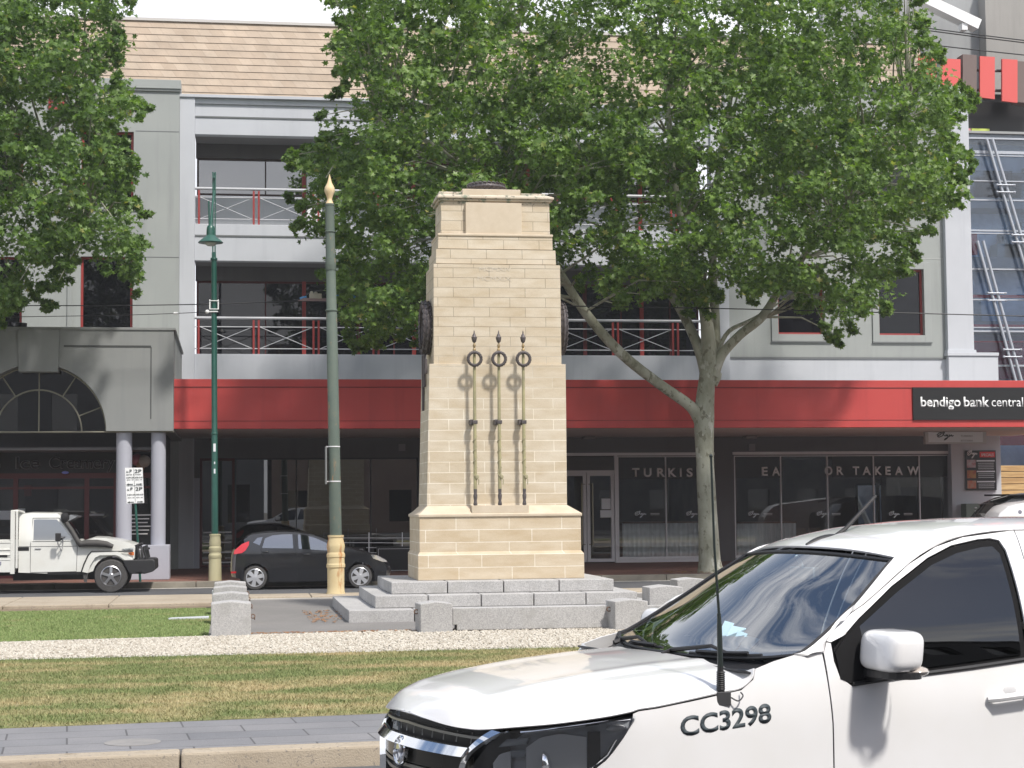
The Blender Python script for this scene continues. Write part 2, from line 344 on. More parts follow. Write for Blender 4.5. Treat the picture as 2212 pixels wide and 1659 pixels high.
def text(body, name, m, h, p, parent=None, width=None, depth=.006, bold=0, rot=(math.pi/2, 0, 0), align='LEFT', space=1, mapf=None, tags=None, shear=0):
    cu = bpy.data.curves.new(name, 'FONT'); cu.body = body; cu.size = 1; cu.extrude = 0; cu.offset = bold; cu.space_character = space; cu.resolution_u = 4; cu.align_x = 'LEFT'; cu.shear = shear
    o = bpy.data.objects.new(name, cu); COL.objects.link(o); bpy.context.view_layer.update()
    me = bpy.data.meshes.new_from_object(o.evaluated_get(bpy.context.evaluated_depsgraph_get())); COL.objects.unlink(o); bpy.data.objects.remove(o)
    n = len(me.vertices); co = np.empty(n*3, np.float32); me.vertices.foreach_get('co', co); co = co.reshape(-1, 3)
    mn = co.min(0); mx = co.max(0)
    cap = .73 if h > 0 else 1
    sy = abs(h)/.73; sx = (width/(mx[0]-mn[0])) if width else sy
    co[:, 0] = (co[:, 0]-mn[0])*sx; co[:, 1] *= sy
    if align == 'CENTER': co[:, 0] -= co[:, 0].max()/2
    bm = bmesh.new(); bm.from_mesh(me); bm.verts.ensure_lookup_table()
    for i, v in enumerate(bm.verts): v.co = co[i]
    r = bmesh.ops.extrude_face_region(bm, geom=list(bm.faces)); 
    for e in r['geom']:
        if isinstance(e, bmesh.types.BMVert): e.co.z += depth
    M = Matrix.Translation(Vector(p)) @ (Matrix.Rotation(rot[2], 4, 'Z') @ Matrix.Rotation(rot[1], 4, 'Y') @ Matrix.Rotation(rot[0], 4, 'X'))
    off = origin(parent) if parent is not None and mapf is None else Vector((0, 0, 0))
    for v in bm.verts: v.co = mapf(v.co) if mapf else (M @ v.co)-off
    bmesh.ops.recalc_face_normals(bm, faces=bm.faces); bm.to_mesh(me); bm.free(); me.materials.clear(); me.materials.append(m)
    o = bpy.data.objects.new(name, me); COL.objects.link(o)
    if parent is not None: o.parent = parent
    for k, v in (tags or {}).items(): o[k] = v
    return o
def catmull(pts, n=6):
    pts = [Vector(p) for p in pts]; out = []
    for i in range(len(pts)-1):
        p0 = pts[max(i-1, 0)]; p1 = pts[i]; p2 = pts[i+1]; p3 = pts[min(i+2, len(pts)-1)]
        for k in range(n):
            t = k/n; out.append(.5*((2*p1)+(p2-p0)*t+(2*p0-5*p1+4*p2-p3)*t*t+(3*p1-p0-3*p2+p3)*t**3))
    out.append(pts[-1]); return out
# ------------------------------------------------------------------ sky and sun
SUN_AZ, SUN_EL = math.radians(27.7), math.radians(54)      # sun stands behind the camera, to its right
sdir = Vector((math.sin(SUN_AZ)*math.cos(SUN_EL), -math.cos(SUN_AZ)*math.cos(SUN_EL), math.sin(SUN_EL)))
S.world = bpy.data.worlds.new('World'); S.world.use_nodes = True; wt = S.world.node_tree; wt.nodes.clear()
wo = wt.nodes.new('ShaderNodeOutputWorld'); bg = wt.nodes.new('ShaderNodeBackground'); sky = wt.nodes.new('ShaderNodeTexSky')
sky.sky_type = 'NISHITA'; sky.sun_disc = False; sky.sun_elevation = SUN_EL; sky.sun_rotation = math.atan2(sdir.x, sdir.y); sky.dust_density = 2.0; sky.air_density = 1.0
tc = wt.nodes.new('ShaderNodeTexCoord'); mp = wt.nodes.new('ShaderNodeMapping'); mp.inputs['Scale'].default_value = (1, 1, 2.2); mp.inputs['Location'].default_value = (.35, .2, .1); wt.links.new(tc.outputs['Generated'], mp.inputs[0])
nz = node(wt, 'ShaderNodeTexNoise', Scale=3.2, Detail=8., Roughness=.62, Distortion=.6); wt.links.new(mp.outputs[0], nz.inputs['Vector'])
cr_ = ramp(wt, nz.outputs['Fac'], .46, .60); sep = wt.nodes.new('ShaderNodeSeparateXYZ'); wt.links.new(tc.outputs['Generated'], sep.inputs[0])
hz = ramp(wt, sep.outputs[2], .30, .50, (1, 1, 1), (0, 0, 0)); fac = node(wt, 'ShaderNodeMath', _operation='MAXIMUM'); wt.links.new(cr_, fac.inputs[0]); wt.links.new(hz, fac.inputs[1])
nz2 = node(wt, 'ShaderNodeTexNoise', Scale=5., Detail=6.); wt.links.new(mp.outputs[0], nz2.inputs['Vector']); cc = ramp(wt, nz2.outputs['Fac'], .38, .62, (6.3, 6.5, 7.0), (8.5, 8.6, 8.8))
mixn = mixc(wt, fac.outputs[0], sky.outputs[0], cc); wt.links.new(mixn, bg.inputs[0]); bg.inputs[1].default_value = .13; wt.links.new(bg.outputs[0], wo.inputs[0])
sun = bpy.data.lights.new('sun', 'SUN'); sun.energy = 3.5; sun.angle = math.radians(4.5); sun.color = (1, .95, .88); suno = bpy.data.objects.new('sun', sun); COL.objects.link(suno)
suno.rotation_euler = sdir.to_track_quat('Z', 'Y').to_euler(); suno.location = (10, -20, 40)
S.view_settings.view_transform = 'Standard'; S.view_settings.look = 'None'; S.view_settings.exposure = .35
S.cycles.max_bounces = 8; S.cycles.transparent_max_bounces = 12; S.cycles.sample_clamp_indirect = 6; S.cycles.caustics_reflective = False; S.cycles.caustics_refractive = False
# ------------------------------------------------------------------ ground
def lineY(px0, py0, px1, py1, z=.15):
    a = G(px0, py0, z); b = G(px1, py1, z); k = (b.y-a.y)/(b.x-a.x); return lambda x: a.y+k*(x-a.x)
XL, XR = -22, 40
struct(MB().box(-400, -400, -.4, 400, 400, -.02), 'ground', mat('far_ground', (.16, .15, .13), (.2, .18, .15), .3, .9))
K2 = lineY(0, 1633, 828, 1600)        # kerb / pavers
K0 = lambda x: K2(x)-.29
P1 = lineY(0, 1574, 840, 1541)        # pavers / dry lawn
GR0 = lineY(0, 1427, 1000, 1405)      # lawn / gravel
GR1 = lineY(0, 1390, 1000, 1360)      # gravel / edging
def strip(y0, y1, z, m, name, x0=XL, x1=XR, base=None, build=True, **k):
    mb = MB(); n = 24; vs = []
    zb = z-.2 if base is None else base
    for i in range(n):
        a = x0+(x1-x0)*i/n; b = x0+(x1-x0)*(i+1)/n
        mb.add([(a, y0(a), zb), (b, y0(b), zb), (b, y1(b), zb), (a, y1(a), zb), (a, y0(a), z), (b, y0(b), z), (b, y1(b), z), (a, y1(a), z)],
               [(0, 3, 2, 1), (4, 5, 6, 7), (0, 1, 5, 4), (2, 3, 7, 6)]+([(3, 0, 4, 7)] if i == 0 else [])+([(1, 2, 6, 5)] if i == n-1 else []))
    return struct(mb, name, m, **k) if build else mb
cst = lambda v: (lambda x: v)
strip(cst(-2), K0, 0, ASPH, 'near_road', -60, 60)
strip(cst(37.5), cst(45.1), .0, ASPH, 'far_road', -60, 80)
# kerb stones with joints
def kerb(y0, y1, z, name, m, xs, joint=.012):
    mb = MB()
    for a, b in zip(xs[:-1], xs[1:]):
        a += joint/2; b -= joint/2
        mb.add([(a, y0(a), -.2), (b, y0(b), -.2), (b, y1(b), -.2), (a, y1(a), -.2), (a, y0(a)+.035, z), (b, y0(b)+.035, z), (b, y1(b), z), (a, y1(a), z)],
               [(0, 3, 2, 1), (4, 5, 6, 7), (0, 1, 5, 4), (1, 2, 6, 5), (2, 3, 7, 6), (3, 0, 4, 7)])
    mb.build(name, m, kind='structure', bevel=.02)
kerb(K0, K2, .152, 'near_kerb', KERBM, [-22+1.62*i+.55 for i in range(30)])
strip(lambda x: K2(x)+.004, P1, .15, PAVERS, 'paver_path')
strip(P1, GR0, .156, GRASS_A, 'lawn')
strip(lambda x: GR0(x)+.06, lambda x: GR1(x)-.02, .146, PEBG, 'gravel_bed')
strip(GR0, lambda x: GR0(x)+.06, .165, CONC, 'gravel_edging_near'.replace('_near', ''), bevel=.005)
strip(lambda x: GR1(x)-.02, lambda x: GR1(x)+.14, .162, CONC, 'gravel_edging')
BX = -.35   # line where the lawn meets the paved area of the monument
strip(lambda x: GR1(x)+.14, cst(33.4), .157, GRASS_B, 'lawn', XL, BX)
strip(lambda x: GR1(x)+.14, cst(36.2), .15, ASPH2, 'monument_paving', BX, 24)
strip(cst(33.4), cst(34.3), .15, SOIL, 'soil_strip', XL, BX)
strip(cst(36.2), cst(36.42), .163, CONC, 'concrete_margin', BX, 24)
kerb(cst(37.5), cst(34.3), .215, 'median_kerb', KERBM, [BX-.02-1.9*i for i in range(14)][::-1])
kerb(cst(37.5), cst(36.42), .20, 'median_kerb', KERBM, [BX+1.9*i for i in range(18)])
kerb(cst(45.4), cst(45.75), .15, 'far_kerb', mat('dark_kerb', (.17, .155, .13), (.25, .23, .19), 2, .9), [-40+1.7*i for i in range(60)])
strip(cst(45.75), cst(62), .148, REDBRICK, 'footpath', -40, 70)
strip(cst(45.1), cst(45.4), .005, CONC, 'gutter', -60, 80, base=-.1)
# manhole lid in the pavers
c = G(286, 1604); MB().lathe((c.x, c.y, .12), [(.22, 0), (.22, .034), (.20, .036), (.0, .036)], 40).build('manhole_cover', mat('lid_grey', (.22, .215, .21), (.27, .26, .25), 6, .9), label='round concrete manhole lid set in the grey pavers near the kerb', category='manhole cover')
# white pebbles and grass blades
def scatter_pebbles(n):
    x = rng.uniform(-4.5, 9.5, n); f = rng.random(n); y0 = np.array([GR0(a) for a in x])+.08; y1 = np.array([GR1(a) for a in x])-.04; y = y0+(y1-y0)*f
    r = rng.uniform(.013, .028, n); z = np.full(n, .148)+rng.uniform(0, .02, n); base = np.array([(1, 0, 0), (-1, 0, 0), (0, 1, 0), (0, -1, 0), (0, 0, 1), (0, 0, -1)], float)
    sc = np.stack([r*rng.uniform(.9, 1.7, n), r*rng.uniform(.8, 1.2, n), r*rng.uniform(.6, .9, n)], 1); a = rng.uniform(0, 6.28, n); ca, sa = np.cos(a), np.sin(a)
    v = base[None]*sc[:, None]+rng.normal(0, .002, (n, 6, 3)); vx = v[..., 0]*ca[:, None]-v[..., 1]*sa[:, None]; vy = v[..., 0]*sa[:, None]+v[..., 1]*ca[:, None]
    V = np.stack([vx+x[:, None], vy+y[:, None], v[..., 2]+z[:, None]], 2).reshape(-1, 3)
    F = np.array([(0, 2, 4), (2, 1, 4), (1, 3, 4), (3, 0, 4), (2, 0, 5), (1, 2, 5), (3, 1, 5), (0, 3, 5)]); FF = (F[None]+6*np.arange(n)[:, None, None]).ravel()
    o = npmesh('gravel', V, FF, [3]*(8*n), PEB); o['kind'] = 'stuff'; o['label'] = 'cream white pebbles filling the strip in front of the monument'; o['category'] = 'gravel'
scatter_pebbles(60000)
def scatter_grass(n, x0, x1, f0, f1, name, lab, hh=(.02, .05), bm_=None):
    x = rng.uniform(x0, x1, n); y0 = np.array([f0(a) for a in x]); y1 = np.array([f1(a) for a in x]); y = y0+(y1-y0)*rng.random(n); h = rng.uniform(*hh, n); w = rng.uniform(.004, .008, n)
    a = rng.uniform(0, 3.14, n); lx = rng.normal(0, .018, n); ly = rng.normal(0, .018, n); dx = np.cos(a)*w; dy = np.sin(a)*w; z = np.full(n, .15)
    V = np.stack([np.stack([x-dx, y-dy, z], 1), np.stack([x+dx, y+dy, z], 1), np.stack([x+lx, y+ly, z+h], 1)], 1).reshape(-1, 3)
    o = npmesh(name, V, np.arange(3*n), [3]*n, bm_ or BLADE); o['kind'] = 'stuff'; o['label'] = lab; o['category'] = 'grass'
scatter_grass(150000, -3.2, 5.6, P1, GR0, 'grass', 'patchy half dry mown grass between pavers and gravel', (.015, .04))
scatter_grass(90000, -7, BX, lambda x: GR1(x)+.14, cst(33.4), 'grass', 'greener mown grass beyond the gravel strip', (.015, .04), BLADE2)
def fallen(n, x0, x1, y0, y1, m, z=.16):
    mb = MB()
    for i in range(n):
        x = random.uniform(x0, x1); y = random.uniform(y0, y1); s = random.uniform(.02, .05); a = random.uniform(0, 6.28); c, q = math.cos(a)*s, math.sin(a)*s
        mb.add([(x+c, y+q, z+.012), (x-q, y+c, z), (x-c, y-q, z+.015), (x+q, y-c, z)], [(0, 1, 2, 3)])
    return mb
litter = mat('dead_leaf', (.20, .09, .04), (.28, .16, .07), 9, .9)
mb = fallen(90, 1.2, 1.9, 28.6, 32, litter); mb2 = fallen(160, 0, 4, GR1(2)-.15, GR1(2)+.05, litter, .168); mb.add(mb2.v, mb2.f)
mb2 = fallen(140, wx(1440, 46.3), wx(1640, 46.3), 45.8, 47, litter, .17); mb.add(mb2.v, mb2.f)
mb.build('leaf_litter', litter, kind='stuff', label='brown fallen leaves lying along the paving edges', category='leaf litter')
# ------------------------------------------------------------------ monument
MX0, MX1, MY = 3.05, 5.78, 30.1
mon = thing('stone_monument', 'tall stepped pale sandstone war memorial pylon on three grey granite steps', 'monument', (4.41, 31, .15))
def steps(x0, x1, y0, y1, z0, z1, nx, ny, jn=.008):
    mb = MB(); xs = [x0+(x1-x0)*i/nx for i in range(nx+1)]; w = .62
    for i in range(nx): mb.box(xs[i]+jn, y0, z0, xs[i+1]-jn, y0+w, z1); mb.box(xs[i]+jn, y1-w, z0, xs[i+1]-jn, y1, z1)
    ys = [y0+w+(y1-y0-2*w)*i/ny for i in range(ny+1)]
    for i in range(ny): mb.box(x0, ys[i]+jn, z0, x0+w, ys[i+1]-jn, z1); mb.box(x1-w, ys[i]+jn, z0, x1, ys[i+1]-jn, z1)
    mb.box(x0+w+.001, y0+w+.001, z0, x1-w-.001, y1-w-.001, z1-.003); return mb
steps(1.80, 7.04, 28.7, 33.4, .1, .34, 5, 3).build('step', GRAN, mon, bevel=.012)
steps(2.25, 6.57, 29.15, 32.9, .343, .54, 5, 3).build('step', GRAN, mon, bevel=.012)
steps(2.55, 6.27, 29.58, 32.45, .543, .735, 4, 2).build('step', GRAN, mon, bevel=.012)
def lev(pl, pr, y, Y=MY): return wx(pl, Y, y), wx(pr, Y, y), wz(y, Y, (pl+pr)/2)
D_ = 1.72
xa, xb, _ = lev(903, 1262, 1249); z195 = wz(1197, MY)
base = MB(); base.box(xa, MY-.02, .737, xb, MY+D_+.02, z195)
xc, xd, _ = lev(906.5, 1256, 1190); zb1 = wz(1116, MY)
base.frustum((xa, MY-.02, xb, MY+D_+.02), (xc, MY+.02, xd, MY+D_-.02), z195, z195+.05); base.box(xc, MY+.02, z195+.05, xd, MY+D_-.02, zb1)
base.build('base', SAND_B, mon, bevel=.008)
bl, br, zb2 = lev(925, 1230, 1092); yb = MY+.22
mold = MB(); e = .055
mold.box(xc-.02, MY-.005, zb1, xd+.02, MY+D_+.005, zb1+.045)
mold.frustum((xc-.02, MY-.005, xd+.02, MY+D_+.005), (xc+.045, MY+.06, xd-.045, MY+D_-.06), zb1+.045, zb1+.09)
mold.frustum((xc+.045, MY+.06, xd-.045, MY+D_-.06), (bl, yb, br, MY+D_-.16), zb1+.09, zb2)
mold.build('base_moulding', PLAIN, mon, bevel=.014, segs=3)
pl0, pl1 = wx(1019, MY), wx(1142, MY)
MB().box(pl0, MY+.013, zb1-.005, pl1, MY+.5, zb2+.004).build('plinth_block', PLAIN, mon, bevel=.006)
Yb = MY+.22; yr = MY+D_-.16
tl, tr_, zt = lev(928, 1222.5, 786, Yb)
MB().frustum((bl, Yb, br, yr), (tl, Yb+.025, tr_, yr-.02), zb2-.01, zt).build('shaft', SAND_M, mon, bevel=.004)
def tier(pl, pr, y0, y1, fy, name='tier', m=SAND_U, tp=.006):
    a, b, z0 = lev(pl, pr, y0, fy); z1 = wz(y1, fy, (pl+pr)/2)
    MB().frustum((a, fy, b, yr-(fy-Yb)), (a+tp, fy+tp, b-tp, yr-(fy-Yb)-tp), z0, z1).build(name, m, mon, bevel=.005); return a, b, z0, z1
tier(937, 1213, 787, 571.5, Yb+.07)
tier(941.5, 1201, 570.5, 539.5, Yb+.11)
a5, b5, _, z5 = tier(946, 1194, 538.5, 509.5, Yb+.16)
fy = Yb+.16
MB().box(a5-.005, fy-.015, z5-.01, b5+.005, yr-.14, z5+.035).build('string_course', PLAIN, mon, bevel=.012, segs=3)
a6, b6, _, z6 = tier(952, 1188, 505, 440.5, fy+.09)
s0, s1 = wx(1010, fy), wx(1132, fy)
MB().box(s0, fy+.01, z5+.02, s1, fy+.3, z6+.005).build('central_panel', PLAIN, mon, bevel=.006)
cz = z6-.005; cor = MB(); ce = .05
for k, (ex, h0, h1) in enumerate(((-.03, 0, .045), (.012, .045, .085), (.045, .085, .125))):
    cor.box(a6-ce*.4-ex, fy+.06-ex, cz+h0, b6+ce*.4+ex, yr-.2+ex, cz+h1)
cor.build('cornice', LICH, mon, bevel=.012, segs=3)
c0_, c1_ = wx(953, fy), wx(1185, fy); zc1 = wz(414, fy)
MB().frustum((a6-.05, fy+.02, b6+.05, yr-.16), (c0_, fy+.1, c1_, yr-.25), cz+.125, cz+.165).box(c0_, fy+.1, cz+.165, s0-.002, yr-.25, zc1).box(s1+.002, fy+.1, cz+.165, c1_, yr-.25, zc1-.01).build('cap', LICH, mon, bevel=.012)
q0, q1 = wx(1004, fy), wx(1131, fy)
MB().box(q0, fy+.07, cz+.12, q1, yr-.25, wz(408, fy)).build('cap_block', PLAIN, mon, bevel=.008)
# faint carved numerals
text('MCMXIV', 'inscription', mat('carved_shade', (.56, .505, .415), rough=.9), .075, (wx(1037, Yb, 580), Yb+.0705, wz(585, Yb)), mon, width=.55, depth=.0012)
text('MCMXIX', 'inscription', MATS['carved_shade'], .085, (wx(1033, Yb, 600), Yb+.0705, wz(606, Yb)), mon, width=.58, depth=.0012)
# bronze wreaths
def wreath(c, R, r, axis, name='bronze_wreath', label='', cat='wreath', grp=None, leaves=26, world=True, parent=None, tube_r=None):
    ax = Vector(axis); a = Vector((1, 0, 0)) if abs(ax.x) < .9 else Vector((0, 0, 1)); u = ax.cross(a).normalized(); w = ax.cross(u)
    mb = MB().torus(c, R, r*.78, axis, 40, 10); c = Vector(c)
    for i in range(leaves):
        for k in range(3):
            an = 2*math.pi*(i+k*.33)/leaves; d = u*math.cos(an)+w*math.sin(an); t = -u*math.sin(an)+w*math.cos(an); off = ax*(r*.62*(k-1))
            p = c+d*(R+(.28 if k != 1 else .55)*r)+off; L = 2*math.pi*R/leaves*1.25
            for sgn in (1, -1):
                q = p if sgn == 1 else c+d*(R-.45*r)+off
                tip = q+t*L+d*r*.45*sgn; mb.add([q+d*r*.5*sgn+off*.3, q+t*L*.5+ax*r*.4, tip, q+t*L*.5-ax*r*.4], [(0, 1, 2), (0, 2, 3), (0, 3, 1), (1, 3, 2)])
    return mb
cx, cy = (wx(1064, fy)), (fy+yr)/2-.05
wr = wreath((cx, cy, wz(408, fy)+.085), .27, .092, (0, 0, 1)); wr.build('bronze_wreath', BRONZE, smooth=True, label='dark bronze wreath lying flat on top of the monument', category='wreath', group='large bronze wreaths on the monument')
sl = wx(926, MY+.9, 710); zc = wz(710, 31)
xl = (bl+tl)/2
X_l = wx(937, Yb+.07, 700)-.06; X_r = wx(1213, Yb+.07, 700)+.06
wl = wreath((X_l-.03, MY+D_/2, zc), .40, .085, (1, 0, 0)); wl.build('bronze_wreath', BRONZE, smooth=True, label='dark bronze wreath hung upright on the left side face of the monument', category='wreath', group='large bronze wreaths on the monument')
wl = wreath((X_r+.01, MY+D_/2, zc), .40, .085, (1, 0, 0)); wl.build('bronze_wreath', BRONZE, smooth=True, label='dark bronze wreath edge showing on the right side face of the monument', category='wreath', group='large bronze wreaths on the monument')
rb = thing('dark_side_strips', 'three thin dark strips below the left side wreath', 'ribbon', (X_l, MY+.8, wz(887, 31)))  # three dark upright strips set against the left side face
for yy, za, zb_ in ((MY+.95, 768, 887), (MY+.70, 768, 838), (MY+.45, 780, 812)):
    x = X_l-.06; MB().box(x-.02, yy-.04, wz(zb_, 31), x+.02, yy+.04, wz(za, 31)).build('strip', BRONZE, rb, bevel=.01)
# three flagstaffs on the front face
def staff_parts(root):
    fyy = 0
    prof = [(.028, 0), (.036, .02), (.03, .05), (.024, .08), (.032, .12), (.036, .16), (.026, .2), (.03, .24), (.03, .27)]
    MB().lathe((0, 0, 0), prof, 16).build('ferrule', BRONZE, root, world=False, smooth=True)
    H = 2.56
    MB().tube([(0, 0, .27), (0, 0, 1.4), (0, 0, H)], [.030, .028, .024], 12).build('staff', POLEP, root, world=False, smooth=True)
    MB().box(-.075, .02, 1.33, -.005, .20, 1.42).box(-.04, -.035, 1.345, .045, .04, 1.405).build('bracket', BRONZE, root, world=False, bevel=.006)
    MB().lathe((0, 0, H), [(.028, 0), (.03, .02), (.016, .04), (.024, .07), (.028, .085), (.016, .11), (.012, .14)], 14).build('gilt_knob', GOLD, root, world=False, smooth=True)
    MB().lathe((0, 0, H+.13), [(.014, 0), (.035, .02), (.042, .05), (.05, .09), (.042, .10), (.034, .11), (.03, .13), (.012, .16), (.012, .18), (.003, .21)], 16).build('finial', BRONZE, root, world=False, smooth=True)
    wreath((0, -.045, H-.14), .108, .026, (0, 1, 0), leaves=18).build('small_wreath', BRONZE, root, world=False, smooth=True)
    pts = [(.034*math.cos(a*.8), .034*math.sin(a*.8)-.0, .62+a*.022) for a in range(0, 26)]
    MB().tube(pts, .0085, 6).ball((.03, -.03, .47), .035, 8, (1, .8, 1.2)).tube([(.02, -.03, .47), (.055, -.05, .42), (.05, -.04, .34)], .009, 6).tube([(.0, -.03, .47), (-.035, -.04, .52), (-.03, -.03, .6)], .008, 6).build('cord', mat('halyard', (.34, .31, .20), rough=.9), root, world=False, smooth=True)
fp = None
for px, lab in ((1027, 'green bronze flagstaff with small wreath, left one on the monument front'), (1080, 'green bronze flagstaff with small wreath, middle one on the monument front'), (1133, 'green bronze flagstaff with small wreath, right one on the monument front')):
    loc = (wx(px, MY+.04, 1090), MY+.04, zb2+.004)
    if fp is None:
        fp = thing('flagstaff', lab, 'flagstaff', loc, group='flagstaffs on the monument front'); staff_parts(fp)
        hh = wz(714, MY+.04, 1080)-zb2; k = hh/2.90
        for ch in fp.children:
            for v in ch.data.vertices: v.co.z *= k
    else: dup(fp, loc, lab)
# ------------------------------------------------------------------ granite bollards and slab
def bollard_mesh(w, d, h, pk=.03):
    a, b = w/2, d/2
    return MB().add([(-a, -b, -.05), (a, -b, -.05), (a, b, -.05), (-a, b, -.05), (-a, -b, h-pk), (0, -b, h), (a, -b, h-pk), (-a, b, h-pk), (0, b, h), (a, b, h-pk)],
        [(0, 3, 2, 1), (0, 1, 6, 5, 4), (3, 7, 8, 9, 2), (1, 2, 9, 6), (0, 4, 7, 3), (4, 5, 8, 7), (5, 6, 9, 8)])
bl0 = None
blist = [(G(499, 1376), 'squat pale granite bollard nearest the camera in the left row'), (G(498, 1349), 'pale granite bollard second from the front in the left row'), (G(497, 1330), 'pale granite bollard third from the front in the left row, white cap behind it'), (G(497, 1316), 'pale granite bollard farthest back in the left row')]
for i, (g, lab) in enumerate(blist):
    if bl0 is None:
        bl0 = thing('granite_bollard', lab, 'bollard', (g.x, g.y+.27, .15), group='granite bollards around the monument')
        bollard_mesh(.56, .54, .50).build('block', GRAN, bl0, world=False, bevel=.012); MB().torus((.31, 0, .27), .028, .009, (0, 1, 0), 14, 6).torus((.335, 0, .25), .025, .008, (1, 0, 0), 14, 6).build('chain_ring', mat('rust_iron', (.16, .10, .07), rough=.8), bl0, world=False, smooth=True)
    else: dup(bl0, (g.x+.0, g.y+.27, .15), lab)
for px, py, lab, ww in ((941, 1368, 'granite bollard at the left end of the long granite slab', .47), (1362, 1362, 'granite bollard at the right end of the long granite slab', .5)):
    g = G(px, py); b = thing('granite_bollard', lab, 'bollard', (g.x, g.y+.24, .15), rotz=math.radians(4), group='granite bollards around the monument')
    bollard_mesh(ww, ww, .45, .03).build('block', GRAN, b, world=False, bevel=.012); MB().torus((-ww/2-.02, 0, .3), .03, .01, (0, 1, 0), 14, 6).build('chain_ring', MATS['rust_iron'], b, world=False, smooth=True)
for px, py, lab in ((1497, 1310, 'granite bollard beyond the white ute roofline, farthest back on the right'), (1440, 1332, 'granite bollard mostly hidden by the white ute bonnet')):
    g = G(px, py); dup(bl0, (g.x, g.y+.27, .15), lab)
g0, g1 = G(975, 1367), G(1338, 1361); gy = g0.y+.1
sb = thing('granite_slab', 'long low grey granite slab lying between two bollards in front of the steps', 'slab', ((g0.x+g1.x)/2, gy, .15))
x0_, x1_ = wx(976, gy), wx(1337, gy); zt_, zb_ = wz(1311, gy, 1150), .175
MB().prism([(x0_, zb_+.08), (x0_+.06, zb_+.08), (x0_+.06, zb_), (x1_-.05, zb_), (x1_-.05, zb_+.09), (x1_, zb_+.09), (x1_, zt_), (x0_, zt_)], gy, gy+.32).build('block', GRAN, sb, bevel=.01)
MB().box(x0_+.3, gy+.06, .14, x0_+.45, gy+.26, zb_).box(x1_-.5, gy+.06, .14, x1_-.35, gy+.26, zb_).build('footing', GRAN, sb)
g = G(473, 1292); MB().box(g.x-.07, 31.2, .14, g.x+.07, 31.34, wz(1275, 31.2, 473)).build('marker_post', WHITEP, bevel=.01, label='small white marker stub among the left row of bollards', category='marker')
g = G(408, 1338); MB().prismz([(wx(365, g.y), g.y-.12), (wx(452, g.y), g.y-.02), (wx(452, g.y), g.y+.3), (wx(372, g.y), g.y+.05)], .15, .185).build('ground_plaque', mat('pale_plaque', (.50, .52, .56), rough=.6), bevel=.004, label='flat pale plaque slab lying in the grass beside the bollards', category='plaque')
# ------------------------------------------------------------------ tram pole (near, rusted base)
TP = Vector((G(724.5, 1287).x, 37.1, .15)); tY = TP.y
tp = thing('tram_pole', 'tall faded green iron pole with rust stained cream base and spear finial', 'pole', TP)
def zz(py): return wz(py, tY, 724)-TP.z
mp_ = 3900/37.2   # px per metre
z1 = zz(1156)
prof = [(.27, -.02), (.26, .03), (.22, .08), (.195, .16), (.185, .9)]
prof = [(38.5/2/mp_*1.06, -.03), (38.5/2/mp_*1.05, .05), (37/2/mp_, .11), (36/2/mp_, .2), (36.5/2/mp_, zz(1227)), (40/2/mp_, zz(1225)), (40/2/mp_, zz(1219)), (37.5/2/mp_, zz(1217)), (37/2/mp_, zz(1205)), (39.5/2/mp_, zz(1203)), (39.5/2/mp_, zz(1197)), (35/2/mp_, zz(1193)), (39/2/mp_, zz(1181)), (38/2/mp_, zz(1176)), (33/2/mp_, zz(1166)), (32/2/mp_, zz(1162)), (34.5/2/mp_, zz(1160)), (34.5/2/mp_, z1), (.10, z1)]
MB().lathe(TP, prof, 32).build('base', CREAMR, tp, smooth=True, angle=30)
lean = wx(712, tY, 440)-wx(724.5, tY, 1156)+( -0.0)
top = Vector((wx(712, tY, 440), tY, wz(440, tY, 712)))
def pp(py): # point on pole axis at image row
    z = wz(py, tY, 718); t = (z-(TP.z+z1))/(top.z-(TP.z+z1)); return Vector((TP.x+(top.x-TP.x)*t, tY, z))
MB().tube([pp(1157), pp(671), pp(670), top], [.122, .112, .105, .092], 24).build('shaft', FADED, tp, smooth=True)
for py, r, h in ((671, .128, .05), (583, .112, .03), (560, .112, .03), (501, .113, .035), (443, .10, .05)):
    p = pp(py); MB().lathe(p-Vector((0, 0, h/2)), [(r*.85, 0), (r, h*.3), (r, h*.7), (r*.85, h)], 24).build('collar', FADED, tp, smooth=True)
p = pp(572); MB().lathe(p-Vector((0, 0, .12)), [(.105, 0), (.112, .02), (.112, .22), (.105, .24)], 24).box(p.x+.09, p.y-.04, p.z-.12, p.x+.155, p.y+.04, p.z-.07).box(p.x+.09, p.y-.04, p.z+.06, p.x+.155, p.y+.04, p.z+.11).lathe((p.x, p.y-.115, p.z), [(.035, 0), (.035, .02), (.0, .02)], 12, (0, 1, 0)).build('clamp', FADED, tp, smooth=True)
fz = lambda py: (wz(py, tY, 712)-top.z)
MB().lathe(top, [(.085, 0), (.075, .02), (.05, fz(432)), (.055, fz(428)), (.085, fz(419)), (.112, fz(412)), (.10, fz(405)), (.05, fz(395)), (.02, fz(383)), (.003, fz(376))], 24).build('finial', mat('cream_finial', (.66, .53, .34), (.62, .46, .25), 8, .6), tp, smooth=True)
for py in (965, 1040): p = pp(py); MB().lathe(p-Vector((0, 0, .012)), [(.121, 0), (.125, .004), (.125, .02), (.121, .024)], 24).box(p.x-.17, p.y-.015, p.z-.012, p.x-.1, p.y+.015, p.z+.012).build('band', ALU, tp, smooth=True)
MB().box(pp(1040).x-.19, tY-.12, wz(1043, tY), pp(1040).x-.165, tY+.2, wz(963, tY)).build('side_plate', mat('dull_plate', (.20, .21, .21), rough=.6), tp)
